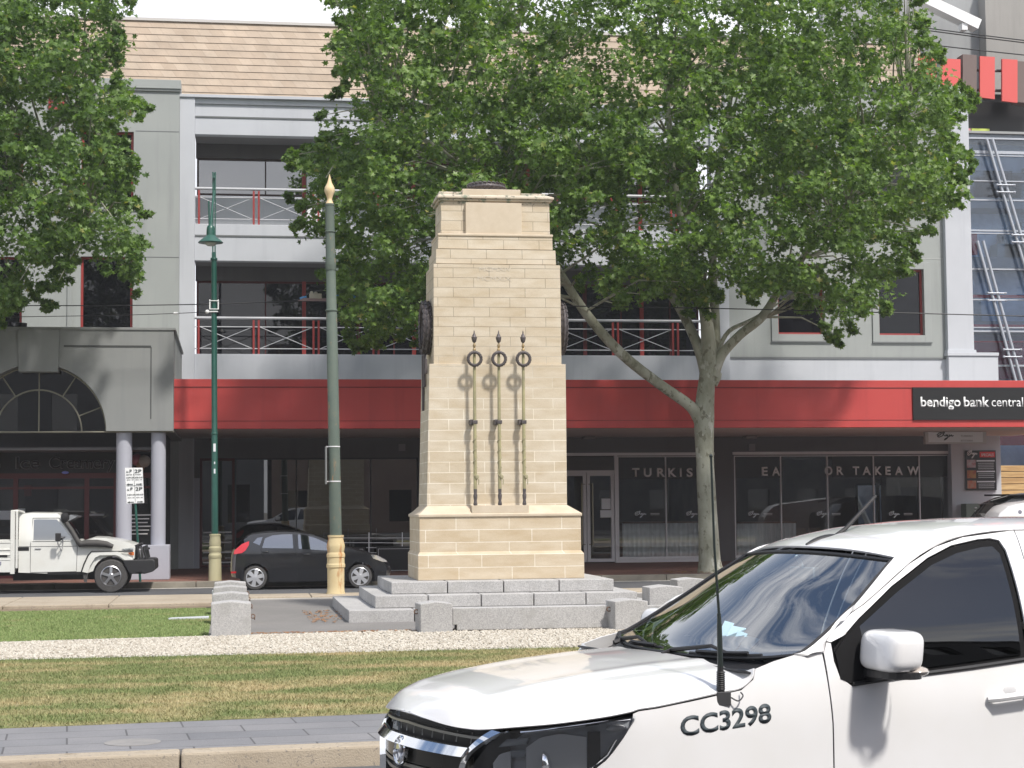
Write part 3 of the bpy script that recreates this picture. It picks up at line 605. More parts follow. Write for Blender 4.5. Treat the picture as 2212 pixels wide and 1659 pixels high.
# ------------------------------------------------------------------ green lamp post
LY = 45.95; LP = Vector((wx(464.5, LY, 1250), LY, .15))
lp = thing('street_lamp', 'dark green street lamp with bell shade on a cream fluted base by the far kerb', 'street lamp', LP)
def lz(py): return wz(py, LY, 464)-.15
m2 = 3900/46.2
MB().lathe(LP, [(x/2/m2, z) for x, z in ((29, -.02), (27.5, .05), (26, .5), (25.5, lz(1207)), (27.5, lz(1205)), (27.5, lz(1199)), (25, lz(1197)), (24.5, lz(1193)), (26.5, lz(1191)), (26.5, lz(1183)), (23, lz(1180)), (25, lz(1172)), (22, lz(1162)), (22, lz(1158)), (24, lz(1157)), (24, lz(1154)), (12, lz(1153)))], 28).build('base', CREAM, lp, smooth=True, angle=30)
lt = Vector((wx(461.5, LY, 372), LY, lz(372)+.15))
def lq(py): z = lz(py)+.15; t = (z-.15)/(lt.z-.15); return Vector((LP.x+(lt.x-LP.x)*t, LY, z))
MB().tube([lq(1154), lq(938), lq(937), lq(562), lq(561), lq(545)], [.085, .078, .073, .068, .055, .053], 20).build('shaft', GREEN, lp, smooth=True)
a = lq(560); MB().box(a.x-.045, LY-.05, a.z-.1, a.x-.012, LY+.05, lt.z).box(a.x+.012, LY-.05, a.z-.1, a.x+.045, LY+.05, lt.z).box(a.x-.045, LY-.03, lt.z-.6, a.x+.045, LY+.03, lt.z-.02).tube([(a.x-.0, LY-.06, lt.z-.15), (a.x, LY-.12, lt.z-.15)], .03, 8).build('mast', TEAL, lp, bevel=.004)
hc = Vector((wx(455, LY-1.0, 525), LY-1.0, wz(525, LY-1.0, 455)))
for py in (937, 560): p = lq(py); MB().lathe(p-Vector((0, 0, .03)), [(.08, 0), (.088, .01), (.088, .05), (.08, .06)], 20).build('collar', GREEN, lp, smooth=True)
MB().tube([hc+Vector((-.03, 0, .4)), hc+Vector((-.05, 0, 1.05))], .022, 8).tube([hc+Vector((0, .05, .45)), hc+Vector((.02, .5, .85)), Vector((a.x, LY, hc.z+1.5))], .028, 8).tube([hc+Vector((0, .02, .40)), Vector((a.x, LY, hc.z+.25))], .03, 8).build('arm', TEAL, lp, smooth=True)
MB().lathe(hc, [(.30, .0), (.31, .015), (.25, .07), (.15, .15), (.105, .19), (.10, .34), (.085, .42), (.04, .46), (.0, .465)], 28).build('lamp_shade', TEAL, lp, smooth=True)
MB().lathe(hc, [(.0, -.085), (.09, -.07), (.15, -.02), (.155, .005)], 24).build('lamp_glass', mat('frosted_glass', (.55, .58, .55), rough=.2), lp, smooth=True)
p = lq(658); MB().box(p.x-.12, LY-.09, p.z-.12, p.x-.09, LY-.06, p.z+.12).box(p.x+.09, LY-.09, p.z-.12, p.x+.12, LY-.06, p.z+.12).box(p.x-.12, LY-.1, p.z-.13, p.x+.12, LY-.085, p.z-.11).box(p.x-.12, LY-.1, p.z+.08, p.x+.12, LY-.085, p.z+.1).build('clamp', WHITEP, lp)
p = lq(674); MB().ball((p.x-.17, LY-.05, p.z), .055, 10).tube([(p.x-.15, LY-.06, p.z), (p.x+.1, LY-.09, p.z)], .018, 6).build('insulator', WHITEP, lp, smooth=True)
for py, h, w in ((967, .1, .03), (1000, .03, .015), (1018, .06, .02)): p = lq(py); MB().box(p.x-w, LY-.088, p.z-h, p.x+w, LY-.07, p.z+h).build('sticker', PAPER, lp)
# overhead wires
def wire(name, pts, r, lab, m=None, cat='wire', grp='overhead span wires'): MB().tube(catmull(pts, 8), r, 5).build(name, m or BLACK, label=lab, category=cat, group=grp)
WY = LY
wire('span_wire', [W(-260, 659, WY), W(0, 660, WY), W(250, 660, WY), W(461, 657, WY)], .013, 'thin dark span wire running left from the green lamp post')
wire('span_wire', [W(461, 657, WY), W(640, 650.5, WY), W(720, 652, WY-.5), W(920, 655, WY-1.5), W(1225, 661, WY-2.5), W(1600, 667.5, WY-3), W(2212, 683, WY-3), W(2500, 691, WY-3)], .014, 'long dark span wire crossing behind the monument to the right')
wire('span_wire', [W(-260, 688, WY), W(0, 685, WY), W(250, 681, WY), W(380, 677, WY), W(452, 673.5, WY)], .009, 'lower thin wire fixed to the white insulator of the lamp post')
p = W(380, 676.5, WY); MB().lathe(p-Vector((.07, 0, 0)), [(.01, 0), (.03, .02), (.03, .12), (.01, .14)], 10, (1, 0, 0)).build('wire_insulator', WHITEP, label='small white insulator on the lower wire left of the lamp post', category='insulator')
for (a, b, c_, d), lab in (((1900, 47, 2300, 98), 'upper dark cable in front of the grey building at top right'), ((1900, 52, 2300, 103), 'second upper dark cable just under the first at top right'), ((1900, 84, 2300, 128), 'lower dark cable above the red panels at top right')):
    wire('overhead_cable', [W(a, b, 52), W((a+c_)/2, (b+d)/2+1, 52), W(c_, d, 52)], .02, lab, grp='overhead cables')
# tram wire section gear beside the pole
gp = W(708, 640, WY-.45); sg = thing('wire_section_gear', 'tram wire insulator gear with blue ended arms seen beside the iron pole', 'wire gear', gp)
gY = gp.y
def gw(px, py): return W(px, py, gY)
MB().prism([(gw(643, 649).x, gw(643, 650).z), (gw(771, 651).x, gw(771, 651).z), (gw(762, 646).x, gw(762, 645).z), (gw(655, 645).x, gw(655, 644).z)], gY-.03, gY+.03).build('runner', mat('dull_brown_bar', (.22, .15, .15), rough=.6), sg)
MB().box(gw(668, 640).x, gY-.04, gw(668, 645).z, gw(695, 640).x, gY+.04, gw(668, 634).z).ball(gw(673, 633), .05).ball(gw(682, 634), .05).build('clamp_block', mat('pale_bronze', (.36, .33, .27), rough=.5, metal=.3), sg, bevel=.01)
MB().box(gw(742, 640).x, gY-.04, gw(742, 646).z, gw(756, 640).x, gY+.04, gw(742, 636).z).ball(gw(744, 634), .055).build('clamp_block', MATS['pale_bronze'], sg, bevel=.01)
BLUE = mat('blue_insulator', (.06, .25, .55), rough=.4)
for a_, b_ in (((648, 645), (662, 641)), ((728, 645), (731, 630)), ((757, 637), (768, 643))): MB().tube([gw(*a_), gw(*b_)], .03, 8).build('blue_arm', BLUE, sg, smooth=True)
MB().tube(catmull([gw(656, 642), gw(670, 632), gw(690, 628), gw(712, 627), gw(738, 630), gw(757, 637)], 5), .018, 6).tube([gw(713, 628), gw(712, 610)], .012, 5).tube([gw(730, 628), gw(727, 612)], .012, 5).build('bow', BLACK, sg, smooth=True)
# ------------------------------------------------------------------ parking sign
SY = 45.85; sg2 = thing('parking_sign', 'leaning white parking time sign on a thin green post by the pickup bonnet', 'sign', (wx(302, SY, 1250), SY, .15))
ps = Vector((wx(303, SY, 1250), SY, .15)); pt = W(288, 1012, SY)
MB().tube([ps, pt], .03, 12).build('post', GREEN, sg2, smooth=True)
A_, B_, Cc, Dd = W(269.5, 1010.5, SY-.05), W(308, 1010.5, SY-.05), W(311.5, 1086.5, SY-.05), W(273.5, 1088, SY-.05)
MB().quadprism(A_, B_, Cc, Dd, (0, .012, 0)).build('sign_plate', WHITEP, sg2, bevel=.004)
def sp(s, t): return A_.lerp(B_, s).lerp(Dd.lerp(Cc, s), t)
ang = math.atan2((B_-A_).z, (B_-A_).x)
def sgt(b, s, t, h, m=INK, w=None):
    p = sp(s, t); text(b, 'lettering', m, h, (p.x, p.y-.008, p.z), sg2, width=w, depth=.004, rot=(math.pi/2, -ang-.03, 0), bold=.012)
for t0 in (0, .5):
    sgt('¼', .06, t0+.14, .05, w=.06); sgt('P', .26, t0+.14, .085); sgt('2P', .54, t0+.14, .085, w=.17)
    if t0 == 0: sgt('METER  & TICKET', .07, .205, .02, w=.36)
    sgt('8.00-5.30', .07, t0+.29-.02*(t0 > 0), .032, w=.185); sgt('8.00-5.30', .54, t0+.29-.02*(t0 > 0), .032, w=.185)
    sgt('MON - FRI', .09, t0+.345, .018, w=.16); sgt('MON - FRI', .57, t0+.345, .018, w=.16)
    ar = MB()
    for s0_, s1_, hd in ((.12, .42, -1), (.6, .88, 1)):
        u, v = sp(s0_, t0+.46), sp(s1_, t0+.46); ar.box(min(u.x, v.x), u.y-.01, u.z-.008, max(u.x, v.x), u.y-.004, u.z+.008)
        h_ = u if hd < 0 else v; ar.prism([(h_.x+hd*.03, h_.z), (h_.x-hd*.03, h_.z+.022), (h_.x-hd*.03, h_.z-.022)], h_.y-.011, h_.y-.004)
    ar.build('arrow', INK, sg2)
u, v = sp(.5, .02), sp(.5, .97); MB().quadprism((u.x-.003, u.y-.006, u.z), (u.x+.003, u.y-.006, u.z), (v.x+.003, v.y-.006, v.z), (v.x-.003, v.y-.006, v.z), (0, .004, 0)).build('divider', INK, sg2)
u = sp(.05, .5); v = sp(.95, .5); MB().box(u.x, u.y-.009, u.z-.004, v.x, u.y-.003, u.z+.004).build('divider', INK, sg2)
# ------------------------------------------------------------------ main building
YF = 55.0
def fx(px, Y=YF, py=700): return W(px, py, Y).x
def fzz(py, px=700, Y=YF): return W(px, py, Y).z
bld = thing('office_building', 'pale grey rendered office building with tan tiled roof, balconies and a long red awning', 'building', (fx(1200), YF, .15))
xL, xR = fx(387), fx(2092)
zTop, zB = fzz(212, 420), fzz(817, 600)
zgl = fzz(178, 300)
# upper walls
xA, xB = fx(420), fx(1540, py=760)
o1t, o1b = fzz(290, 430), fzz(486, 600); o2t, o2b = fzz(563, 450), fzz(765, 600)
wall = MB()
wall.box(xL, YF-.12, .15, xA, YF+.4, zTop)                                  # left pilaster
wall.box(xA, YF, o1t, xB, YF+.35, zTop-.16)                                 # parapet band
wall.box(xA, YF, o2t, xB, YF+.35, o1b)                                      # band between the loggias
wall.box(xA, YF, zB-1.6, xB, YF+.35, o2b)                                   # band over the awning
wall.box(xB, YF-.10, zB-1.6, fx(1575, py=760), YF+.4, zTop)                 # pilaster beside the right loggia
wall.box(fx(1575, py=760), YF-.0, zB-1.6, xR-.5, YF+.35, fzz(775, 1900))    # band at right
wall.box(xR-1.28+.5, YF-.18, fzz(771, 2100), xR+.10, YF+.5, fzz(200, 2090)) # right pilaster
wall.box(xR-.8, YF-.24, .15, fx(2150, py=800), YF+.55, fzz(771, 2100))      # right pier
wall.build('wall', WHITEW, bld, bevel=.01)
MB().box(xL-.03, YF-.17, zTop, xB+.6, YF+.5, zTop+.09).box(xA, YF-.06, zTop-.17, xB, YF+.3, zTop-.001).build('coping', WHITEW, bld, bevel=.008)
MB().box(xR-.84, YF-.28, fzz(770, 2100), fx(2151, py=800), YF+.5, fzz(763, 2100)).box(xR-.82, YF-.23, fzz(763.2, 2100), xR+.15, YF+.45, fzz(757, 2100)).build('pier_capital', WHITEW, bld, bevel=.008)
GRV = mat('groove_shadow_paint', (.16, .17, .175), rough=.9)
gm = MB()
for py, a, b in ((256, xA, xB), (511, xA, xB)): z = fzz(py, 600); gm.box(a, YF-.025, z-.022, b, YF+.01, z+.022)
gm.build('groove', GRV, bld)
# grey left wing
gwl = MB(); zc1 = fzz(289, 340)
xG0 = fx(-420)
wins = [(fx(176, py=640), fx(288, py=640), fzz(735, 250), fzz(558, 250)), (fx(-90), fx(50), fzz(735, 20), fzz(558, 20)), (fx(178, py=360), fx(290, py=360), fzz(439, 250), fzz(289, 250)), (fx(-90), fx(50), fzz(439, 20), fzz(289, 20))]
xs = sorted({xG0, xL-.0}|{w[0] for w in wins[:2]}|{w[1] for w in wins[:2]})
def wallwith(mb, x0, x1, z0, z1, holes, y0, y1):
    xs = sorted({x0, x1}|{h[0] for h in holes}|{h[1] for h in holes}); zs = sorted({z0, z1}|{h[2] for h in holes}|{h[3] for h in holes})
    for a, b in zip(xs[:-1], xs[1:]):
        run = None
        for c, d in zip(zs[:-1], zs[1:]):
            inside = any(h[0]-1e-6 <= a and b <= h[1]+1e-6 and h[2]-1e-6 <= c and d <= h[3]+1e-6 for h in holes)
            if inside:
                if run: mb.box(a, y0, run[0], b, y1, run[1]); run = None
            else: run = (run[0], d) if run else (c, d)
        if run: mb.box(a, y0, run[0], b, y1, run[1])
YG = YF-.35
wallwith(gwl, xG0, xL+.0, .15, zgl-.3, wins, YG, YF+.3)
gwl.build('wall', GREYW, bld, bevel=.006)
MB().box(xG0, YG-.06, zgl-.34, xL+.02, YF+.4, zgl-.27).box(xG0, YG-.1, zgl-.27, xL+.04, YF+.4, zgl).build('coping', GREYW, bld, bevel=.01)
MB().box(fx(148, py=640), YG-.05, fzz(711, 150), fx(158, py=640), YG, fzz(558, 150)).build('downpipe', GREYW, bld)
gm = MB()
for py in (289, 559): z = fzz(py, 340); gm.box(fx(292), YG-.004, z-.012, xL, YG+.01, z+.012)
z = fzz(458, 250); gm.box(fx(175), YG-.03, z-.02, fx(304), YG, z+.02)
gm.build('groove', GRV, bld)
def window(x0, x1, z0, z1, y, m=REDP, gm_=None, fw=.07, bars=(), name='window'):
    f = MB().box(x0, y, z0, x0+fw, y+.1, z1).box(x1-fw, y, z0, x1, y+.1, z1).box(x0+fw, y, z0, x1-fw, y+.1, z0+fw).box(x0+fw, y, z1-fw, x1-fw, y+.1, z1)
    for b in bars: f.box(b-fw*.35, y, z0+fw, b+fw*.35, y+.1, z1-fw)
    o = f.build(name, m, bld); MB().box(x0+fw*.5, y+.05, z0+fw*.5, x1-fw*.5, y+.058, z1-fw*.5).build('pane', gm_ or GL_UP, o); return o
for w in wins: window(*w, YG+.12, gm_=GL_LOW)
rb_ = MB()
for a, b in ((108, 145), (233, 290)):
    for py in (220, 232, 244): z = fzz(py, 250); rb_.box(fx(a, py=230), YG-.1, z-.03, fx(b, py=230), YG-.05, z+.03)
    rb_.box(fx(a, py=230), YG-.06, fzz(246, 250), fx(a, py=230)+.08, YG, fzz(216, 250)).box(fx(b, py=230)-.08, YG-.06, fzz(246, 250), fx(b, py=230), YG, fzz(216, 250))
rb_.build('red_lattice', REDP, bld)
# right grey section with framed windows
rwins = [(fx(1680, py=650), fx(1780, py=650), fzz(722, 1730), fzz(570, 1730)), (fx(1898, py=650), fx(1996, py=650), fzz(724, 1945), fzz(581, 1945)), (fx(1670, py=350), fx(1770, py=350), fzz(440, 1730), fzz(290, 1730)), (fx(1884, py=350), fx(1982, py=350), fzz(440, 1945), fzz(292, 1945))]
wr_ = MB(); zr1 = fzz(190, 1900)
wallwith(wr_, fx(1575, py=760), xR-.78, fzz(775, 1900), zr1, rwins, YF+.02, YF+.4); wr_.build('wall', GREYW, bld)
for w in rwins:
    window(*w, YF+.16, gm_=GL_LOW); e = .22; x0, x1, z0, z1 = w
    MB().box(x0-e, YF-.03, z0-e, x0, YF+.03, z1+e).box(x1, YF-.03, z0-e, x1+e, YF+.03, z1+e).box(x0, YF-.03, z0-e, x1, YF+.03, z0).box(x0, YF-.03, z1, x1, YF+.03, z1+e).build('window_surround', GREYW, bld, bevel=.005)
gm = MB(); z = fzz(774, 1900); gm.box(fx(1575, py=760), YF-.03, z-.03, xR-.79, YF+.02, z+.03)
for w in rwins[:2]: gm.box(w[0]-.24, YF-.035, w[2]-.26, w[1]+.24, YF, w[2]-.222)
gm.build('groove', GRV, bld)
gm = MB()
for py in (500, 558): z = fzz(py, 1950); gm.box(fx(1800), YF+.012, z-.008, xR-.8, YF+.03, z+.008)
gm.build('groove', mat('pale_joint', (.48, .49, .48), rough=.9), bld)
MB().box(fx(1575), YF-.1, zr1, xR+.1, YF+.5, zr1+.12).build('coping', WHITEW, bld, bevel=.01)
# loggias
for (zt_, zb_, wl) in ((o1t, o1b, 1.15), (o2t, o2b, .02)):
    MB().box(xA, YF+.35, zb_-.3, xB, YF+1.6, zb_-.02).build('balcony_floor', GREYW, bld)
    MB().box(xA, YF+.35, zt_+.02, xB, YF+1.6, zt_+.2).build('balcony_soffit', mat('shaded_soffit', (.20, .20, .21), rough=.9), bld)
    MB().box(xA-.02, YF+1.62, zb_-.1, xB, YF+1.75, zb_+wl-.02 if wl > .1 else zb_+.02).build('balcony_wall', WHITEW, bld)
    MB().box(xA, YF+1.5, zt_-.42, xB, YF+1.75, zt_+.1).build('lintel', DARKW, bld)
    cuts = [xA+.03, fx(661), fx(782), fx(905), fx(1030), fx(1160), fx(1285), fx(1410), xB-.03]
    for i, (a, b) in enumerate(zip(cuts[:-1], cuts[1:])):
        z0 = zb_+wl; window(a, b-.0, z0, zt_-.42, YF+1.58, mat('bronze_frame', (.05, .03, .03), rough=.5) if (i == 0 and wl > 1) else REDDK, gm_=GL_UP if wl > 1 else GL_LOW, bars=((a+(b-a)*.64,) if i % 2 == 0 else ((a+b)/2,)), fw=.06)
    for px in (661, 905, 1160, 1410): MB().box(fx(px)-.06, YF+1.5, zb_, fx(px)+.06, YF+1.6, zt_-.42).build('red_post', REDP, bld)
    # railing
    zr = zb_+ (fzz(687, 600)-fzz(765, 600)); post = []
    rl = MB(); rl.tube([(xA, YF+.1, zr), (xB, YF+.1, zr)], .045, 10)
    z2 = zr-.27; z3 = zb_+.17
    prs = [429]; p_ = 548
    while p_ < 1530: prs += [p_, p_+11]; p_ += 129.5
    for zz_ in (z2, z3): rl.tube([(xA, YF+.1, zz_), (xB, YF+.1, zz_)], .018, 6)
    for a, b in zip([429]+prs[2::2], prs[1::2]):
        xa_, xb_ = fx(a)+.03, fx(b)-.03
        rl.tube([(xa_, YF+.09, z2), (xb_, YF+.09, z3)], .013, 5).tube([(xa_, YF+.11, z3), (xb_, YF+.11, z2)], .013, 5)
    ro = rl.build('balcony_railing', SILVERR, bld, smooth=True)
    for p_ in prs: MB().box(fx(p_)-.03, YF+.06, zb_, fx(p_)+.03, YF+.14, zr-.06).build('red_baluster', REDP, ro)
MB().box(fx(661)+.08, YF+1.2, o1b, fx(700), YF+1.5, o1t).build('column', WHITEP, bld)
# mansard roof
zr0, zr1_, yr0, yr1 = zTop-.6, fzz(50, 500, YF+2.4), YF+.55, YF+2.4
def slope(x0, x1):
    mb = MB(); n = 14; xs_ = [x0, x1]
    vs = []; fs = []
    for i in range(n):
        za = zr0+(zr1_-zr0)*i/n; zb_ = zr0+(zr1_-zr0)*(i+1)/n; ya = yr0+(yr1-yr0)*i/n; yb_ = yr0+(yr1-yr0)*(i+1)/n
        mb.add([(x0, ya-.03, za), (x1, ya-.03, za), (x1, yb_, zb_+.01), (x0, yb_, zb_+.01), (x0, ya+.3, za), (x1, ya+.3, za)], [(0, 1, 2, 3), (0, 4, 5, 1)])
    return mb
TILES2 = brickpat('mansard_tiles', .38, (zr1_-zr0)/14, (.355, .285, .22), (.40, .33, .26), (.26, .205, .165), .005, wall=True, off=.41, z0=zr0)
slope(fx(-500), fx(2060)).build('roof', TILES2, bld)
MB().box(fx(-500), yr1-.02, zr1_, fx(2060), yr1+8, zr1_+.05).box(fx(-500), yr1-.1, zr1_-.02, fx(2060), yr1+.02, zr1_+.07).build('roof_ridge', mat('lead_capping', (.50, .48, .46), rough=.6), bld)
# awning
YA = 47.5
zt_, zb_ = W(600, 819, YA).z, W(600, 926, YA).z; xa_, xb_ = W(375, 870, YA).x, W(2420, 870, YA).x
MB().box(xa_, YA, zb_, xb_, YA+.22, zt_).build('awning_fascia', REDW, bld, bevel=.01)
MB().box(xa_, YA-.012, wz(836.5, YA, 800)-.012, xb_, YA+.01, wz(836.5, YA, 800)+.012).box(xa_, YA-.008, wz(909, YA, 800)-.006, xb_, YA+.01, wz(909, YA, 800)+.006).build('awning_groove', mat('dark_red_line', (.16, .02, .02), rough=.7), bld)
MB().box(xa_, YA+.22, zb_+.02, xb_, YF-.3, zb_+.10).build('awning_soffit', mat('soffit_grey', (.60, .58, .57), rough=.9), bld)
MB().box(xa_, YA+.22, zt_-.12, xb_, YF-.3, zt_-.04).build('awning_roof', mat('awning_sheet', (.35, .35, .35), rough=.6), bld)
for px in (1271, 1619): x = wx(px, YF-1); MB().box(x-.17, YF-1.3, wz(948, YF-1, px), x+.17, YF-.9, zb_+.01).build('soffit_light', mat('soffit_box', (.24, .23, .23), rough=.8), bld)
for px in (867, 1619): x = fx(px); MB().box(x-.1, YF-.06, fzz(974, px), x+.1, YF, fzz(959, px)).build('wall_light', mat('soffit_box', (.24, .23, .23)), bld)
# ground floor wall with openings
zs_top = fzz(985, 1500); zfl = .15
wl = MB()
x1_, x2_ = fx(431, py=1100), fx(507, py=1100); x3_ = fx(905, py=1100); x4_ = fx(1215, py=1100); x5_ = fx(1545, py=1100); x6_ = fx(1587, py=1100); x7_ = fx(2086, py=1080)
wl.box(xL, YF, zs_top, xR-.8, YF+.35, zb_+.4)
wl.box(x3_, YF, zfl, x4_, YF+.35, zs_top); wl.box(x5_, YF, zfl, x6_, YF+.35, zs_top)
wl.build('shopfront_wall', DARKW, bld)
MB().box(xL, YF-.06, zfl, x1_, YF+.3, fzz(1033, 400)).build('wall_panel', LILAC, bld, bevel=.005)
MB().box(xL, YF, fzz(1033, 400), x1_, YF+.3, zs_top).build('shopfront_wall', DARKW, bld)
# interior shell behind the shopfronts
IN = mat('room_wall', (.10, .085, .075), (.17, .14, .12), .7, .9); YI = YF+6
hx0_, hx1_, hz0_, hz1_ = wx(1850, YI, 1080), wx(2062, YI, 1080), wz(1130, YI, 1950), wz(1048, YI, 1950)  # opening added in the back wall to show the bright panel beyond
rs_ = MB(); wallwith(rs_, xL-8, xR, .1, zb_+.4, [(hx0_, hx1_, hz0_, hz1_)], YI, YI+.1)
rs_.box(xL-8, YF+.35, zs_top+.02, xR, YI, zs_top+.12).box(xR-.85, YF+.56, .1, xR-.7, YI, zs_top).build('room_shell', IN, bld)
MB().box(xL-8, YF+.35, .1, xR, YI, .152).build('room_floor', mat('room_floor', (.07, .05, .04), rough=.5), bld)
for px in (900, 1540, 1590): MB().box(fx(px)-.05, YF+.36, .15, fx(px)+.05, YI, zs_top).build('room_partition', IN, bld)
rw = MB()
for k in (0, .22, .52, .78, 1): x = hx0_+(hx1_-hx0_)*k; rw.box(x-.05, YI-.02, hz0_, x+.05, YI+.12, hz1_)
rw.box(hx0_, YI-.015, hz0_-.06, hx1_, YI+.115, hz0_).box(hx0_, YI-.015, hz1_, hx1_, YI+.115, hz1_+.06); rwo = rw.build('rear_window', BLACK, bld)  # frame of the added opening; view beyond stands in for front-pane reflections
bk = MB(); bk.box(hx0_-2, YI+2.0, .1, hx1_+3, YI+2.2, 6); bk.build('reflection_panel', mat('reflection_blue', (.18, .26, .40), (.55, .62, .70), .8, .8), bld)  # added pale blue panel, imitates the glass building mirrored in the panes
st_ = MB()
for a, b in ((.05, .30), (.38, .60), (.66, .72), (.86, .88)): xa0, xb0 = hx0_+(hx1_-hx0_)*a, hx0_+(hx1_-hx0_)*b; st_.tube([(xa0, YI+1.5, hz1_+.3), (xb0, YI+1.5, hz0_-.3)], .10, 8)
st_.build('reflection_strut', mat('pale_green_strut', (.70, .76, .72), rough=.5), bld, smooth=True)  # added struts, imitate trusses mirrored in the shop glass
# middle shop: dark glazing, red framed door
def glazed(x0, x1, z0, z1, bars, m, gm_, y=YF+.08, fw=.07, name='shop_window'):
    return window(x0, x1, z0, z1, y, m, gm_, fw, bars, name)
d = window(x1_, x2_, zfl+.02, zs_top, YF+.08, REDDK, GL_TINT, .08, ((x1_+x2_)/2,), 'door'); MB().tube([((x1_+x2_)/2-.12, YF+.02, 1.0), ((x1_+x2_)/2-.12, YF+.02, 2.0)], .02, 8).build('handle', STEEL, d, smooth=True)
MB().box(x1_+.1, YF-.01, .3, x2_-.1, YF+.02, .34).box(x1_+.1, YF-.01, .6, x2_-.1, YF+.02, .64).box(x1_+.1, YF-.01, .9, x2_-.1, YF+.02, .94).box(x1_+.1, YF-.01, 1.2, x2_-.1, YF+.02, 1.24).build('rail', ALU, bld)
glazed(x2_, x3_, zfl+.02, zs_top, [fx(p) for p in (640, 800)], mat('thin_dark_frame', (.05, .055, .06), rough=.5), GL_TINT, fw=.05)
# low black cafe barrier behind the hatchback
YBr = 50.5; br = thing('cafe_barrier', 'black framed cafe barriers with thin white edge lines beside the monument', 'barrier', (wx(830, YBr), YBr, .15))
def bw(px, py): return W(px, py, YBr)
for a, b in ((690, 788), (813, 912)):
    x0, x1, z0, z1 = bw(a, 1200).x, bw(b, 1200).x, bw(800, 1238).z, bw(800, 1181).z
    MB().box(x0, YBr, z0, x1, YBr+.03, z1).build('panel', BLACK, br); MB().box(x0+.05, YBr-.006, z0+.06, x1-.05, YBr, z0+.07).box(x0+.05, YBr-.006, z1-.07, x1-.05, YBr, z1-.06).box(x1-.06, YBr-.006, z0+.07, x1-.05, YBr, z1-.07).box(x0+.05, YBr-.006, z0+.07, x0+.06, YBr, z1-.07).build('trim', ALU, br)
MB().tube([bw(735, 1162), bw(912, 1162)], .012, 6).tube([bw(735, 1172), bw(912, 1173)], .012, 6).tube([bw(797, 1230), bw(797, 1150)], .018, 6).tube([bw(869, 1180), bw(869, 1150)], .014, 6).tube([bw(791, 1183), bw(813, 1183)], .012, 6).tube([bw(791, 1194), bw(813, 1194)], .012, 6).tube([bw(791, 1204), bw(813, 1204)], .012, 6).tube([(bw(735, 1200).x, YBr, .15), bw(735, 1162)], .015, 6).build('rail', ALU, br, smooth=True)
for a in (797, 806): MB().box(bw(a, 1200).x-.02, YBr+.05, .15, bw(a, 1200).x+.02, YBr+.09, bw(a, 1180).z).build('post', BLACK, br)
MB().box(bw(705, 1180).x, YBr+.3, bw(705, 1181).z, bw(742, 1180).x, YBr+.32, bw(705, 1174).z).build('menu_card', mat('lime_card', (.22, .42, .06), rough=.6), br)
# restaurant shopfront
zt2 = fzz(984, 1400); zsill = fzz(1206, 1400); zdt = fzz(1021, 1280)
lv = MB(); x0, x1 = x4_, fx(1331, py=1100)
for i in range(11): z = fzz(1017, 1280)+(zt2-.04-fzz(1017, 1280))*i/11; lv.add([(x0, YF+.02, z), (x1, YF+.02, z), (x1, YF+.1, z+.045), (x0, YF+.1, z+.045), (x0, YF+.03, z-.01), (x1, YF+.03, z-.01)], [(0, 1, 2, 3), (0, 4, 5, 1)])
lv.build('louvre', mat('louvre_grey', (.26, .25, .25), rough=.6), bld)
MB().box(x4_, YF-.03, zt2, x5_, YF+.12, zt2+.09).box(x6_-.04, YF-.03, zt2+.01, x7_, YF+.12, zt2+.10).build('head_frame', ALU, bld)
MB().box(x1-.04, YF-.03, zfl, x1+.05, YF+.12, zt2).box(x4_, YF-.02, zdt, x1-.04, YF+.1, zdt+.07).build('door_frame', ALU, bld)
xm = fx(1268, py=1100)
for a, b, s in ((x4_, xm-.01, -1), (xm+.01, x1-.05, 1)):
    d = window(a, b, zfl+.03, zdt, YF+.02, ALU, GL_SHOP, .10, (), 'door')
    hx = xm+s*.17; MB().tube([(hx, YF-.06, wz(1180, YF)), (hx, YF-.06, wz(1045, YF))], .022, 8).tube([(hx-.0, YF-.06, wz(1178, YF)), (xm+s*.06, YF, wz(1178, YF))], .012, 6).tube([(hx, YF-.06, wz(1047, YF)), (xm+s*.06, YF, wz(1047, YF))], .012, 6).build('handle', mat('aged_brass', (.28, .25, .18), rough=.4, metal=.8), d, smooth=True)
for a, b, c_, e in ((1295, 1314, 1077, 1100), (1292, 1316, 1102, 1118)): MB().box(fx(a), YF+.0, fzz(e, 1300), fx(b), YF+.015, fzz(c_, 1300)).build('notice', PAPER, bld)
MB().box(x1+.05, YF-.05, zsill-.14, x5_, YF+.14, zsill).box(x6_, YF-.05, zsill-.14, x7_, YF+.14, zsill).build('sill', ALU, bld, bevel=.01)
MB().box(x1+.05, YF, zfl, x5_, YF+.2, zsill-.14).box(x6_, YF, zfl, x7_, YF+.2, zsill-.14).build('stall_riser', mat('brown_riser', (.10, .055, .045), rough=.8), bld)
w1 = window(x1+.05, x5_, zsill, zt2, YF+.04, ALU, GL_SHOP, .05, (fx(1440, py=1100),), 'shop_window')
w2 = window(x6_, x7_, zsill, zt2, YF+.04, ALU, GL_SHOP, .05, [fx(p, py=1100) for p in (1689, 1790, 1890, 1989)], 'shop_window')
zb1_, zb0_ = zt2-.04, fzz(1034, 1500)
BAND = mat('black_vinyl', (.016, .016, .018), rough=.35)
MB().box(x1+.10, YF+.085, zb0_, x5_-.05, YF+.089, zb1_).box(x6_+.05, YF+.085, zb0_, fx(1687), YF+.089, zb1_).box(fx(1793), YF+.085, zb0_, x7_-.05, YF+.089, zb1_).build('vinyl_band', BAND, bld)
LET = mat('pale_lettering', (.80, .78, .78), rough=.6)
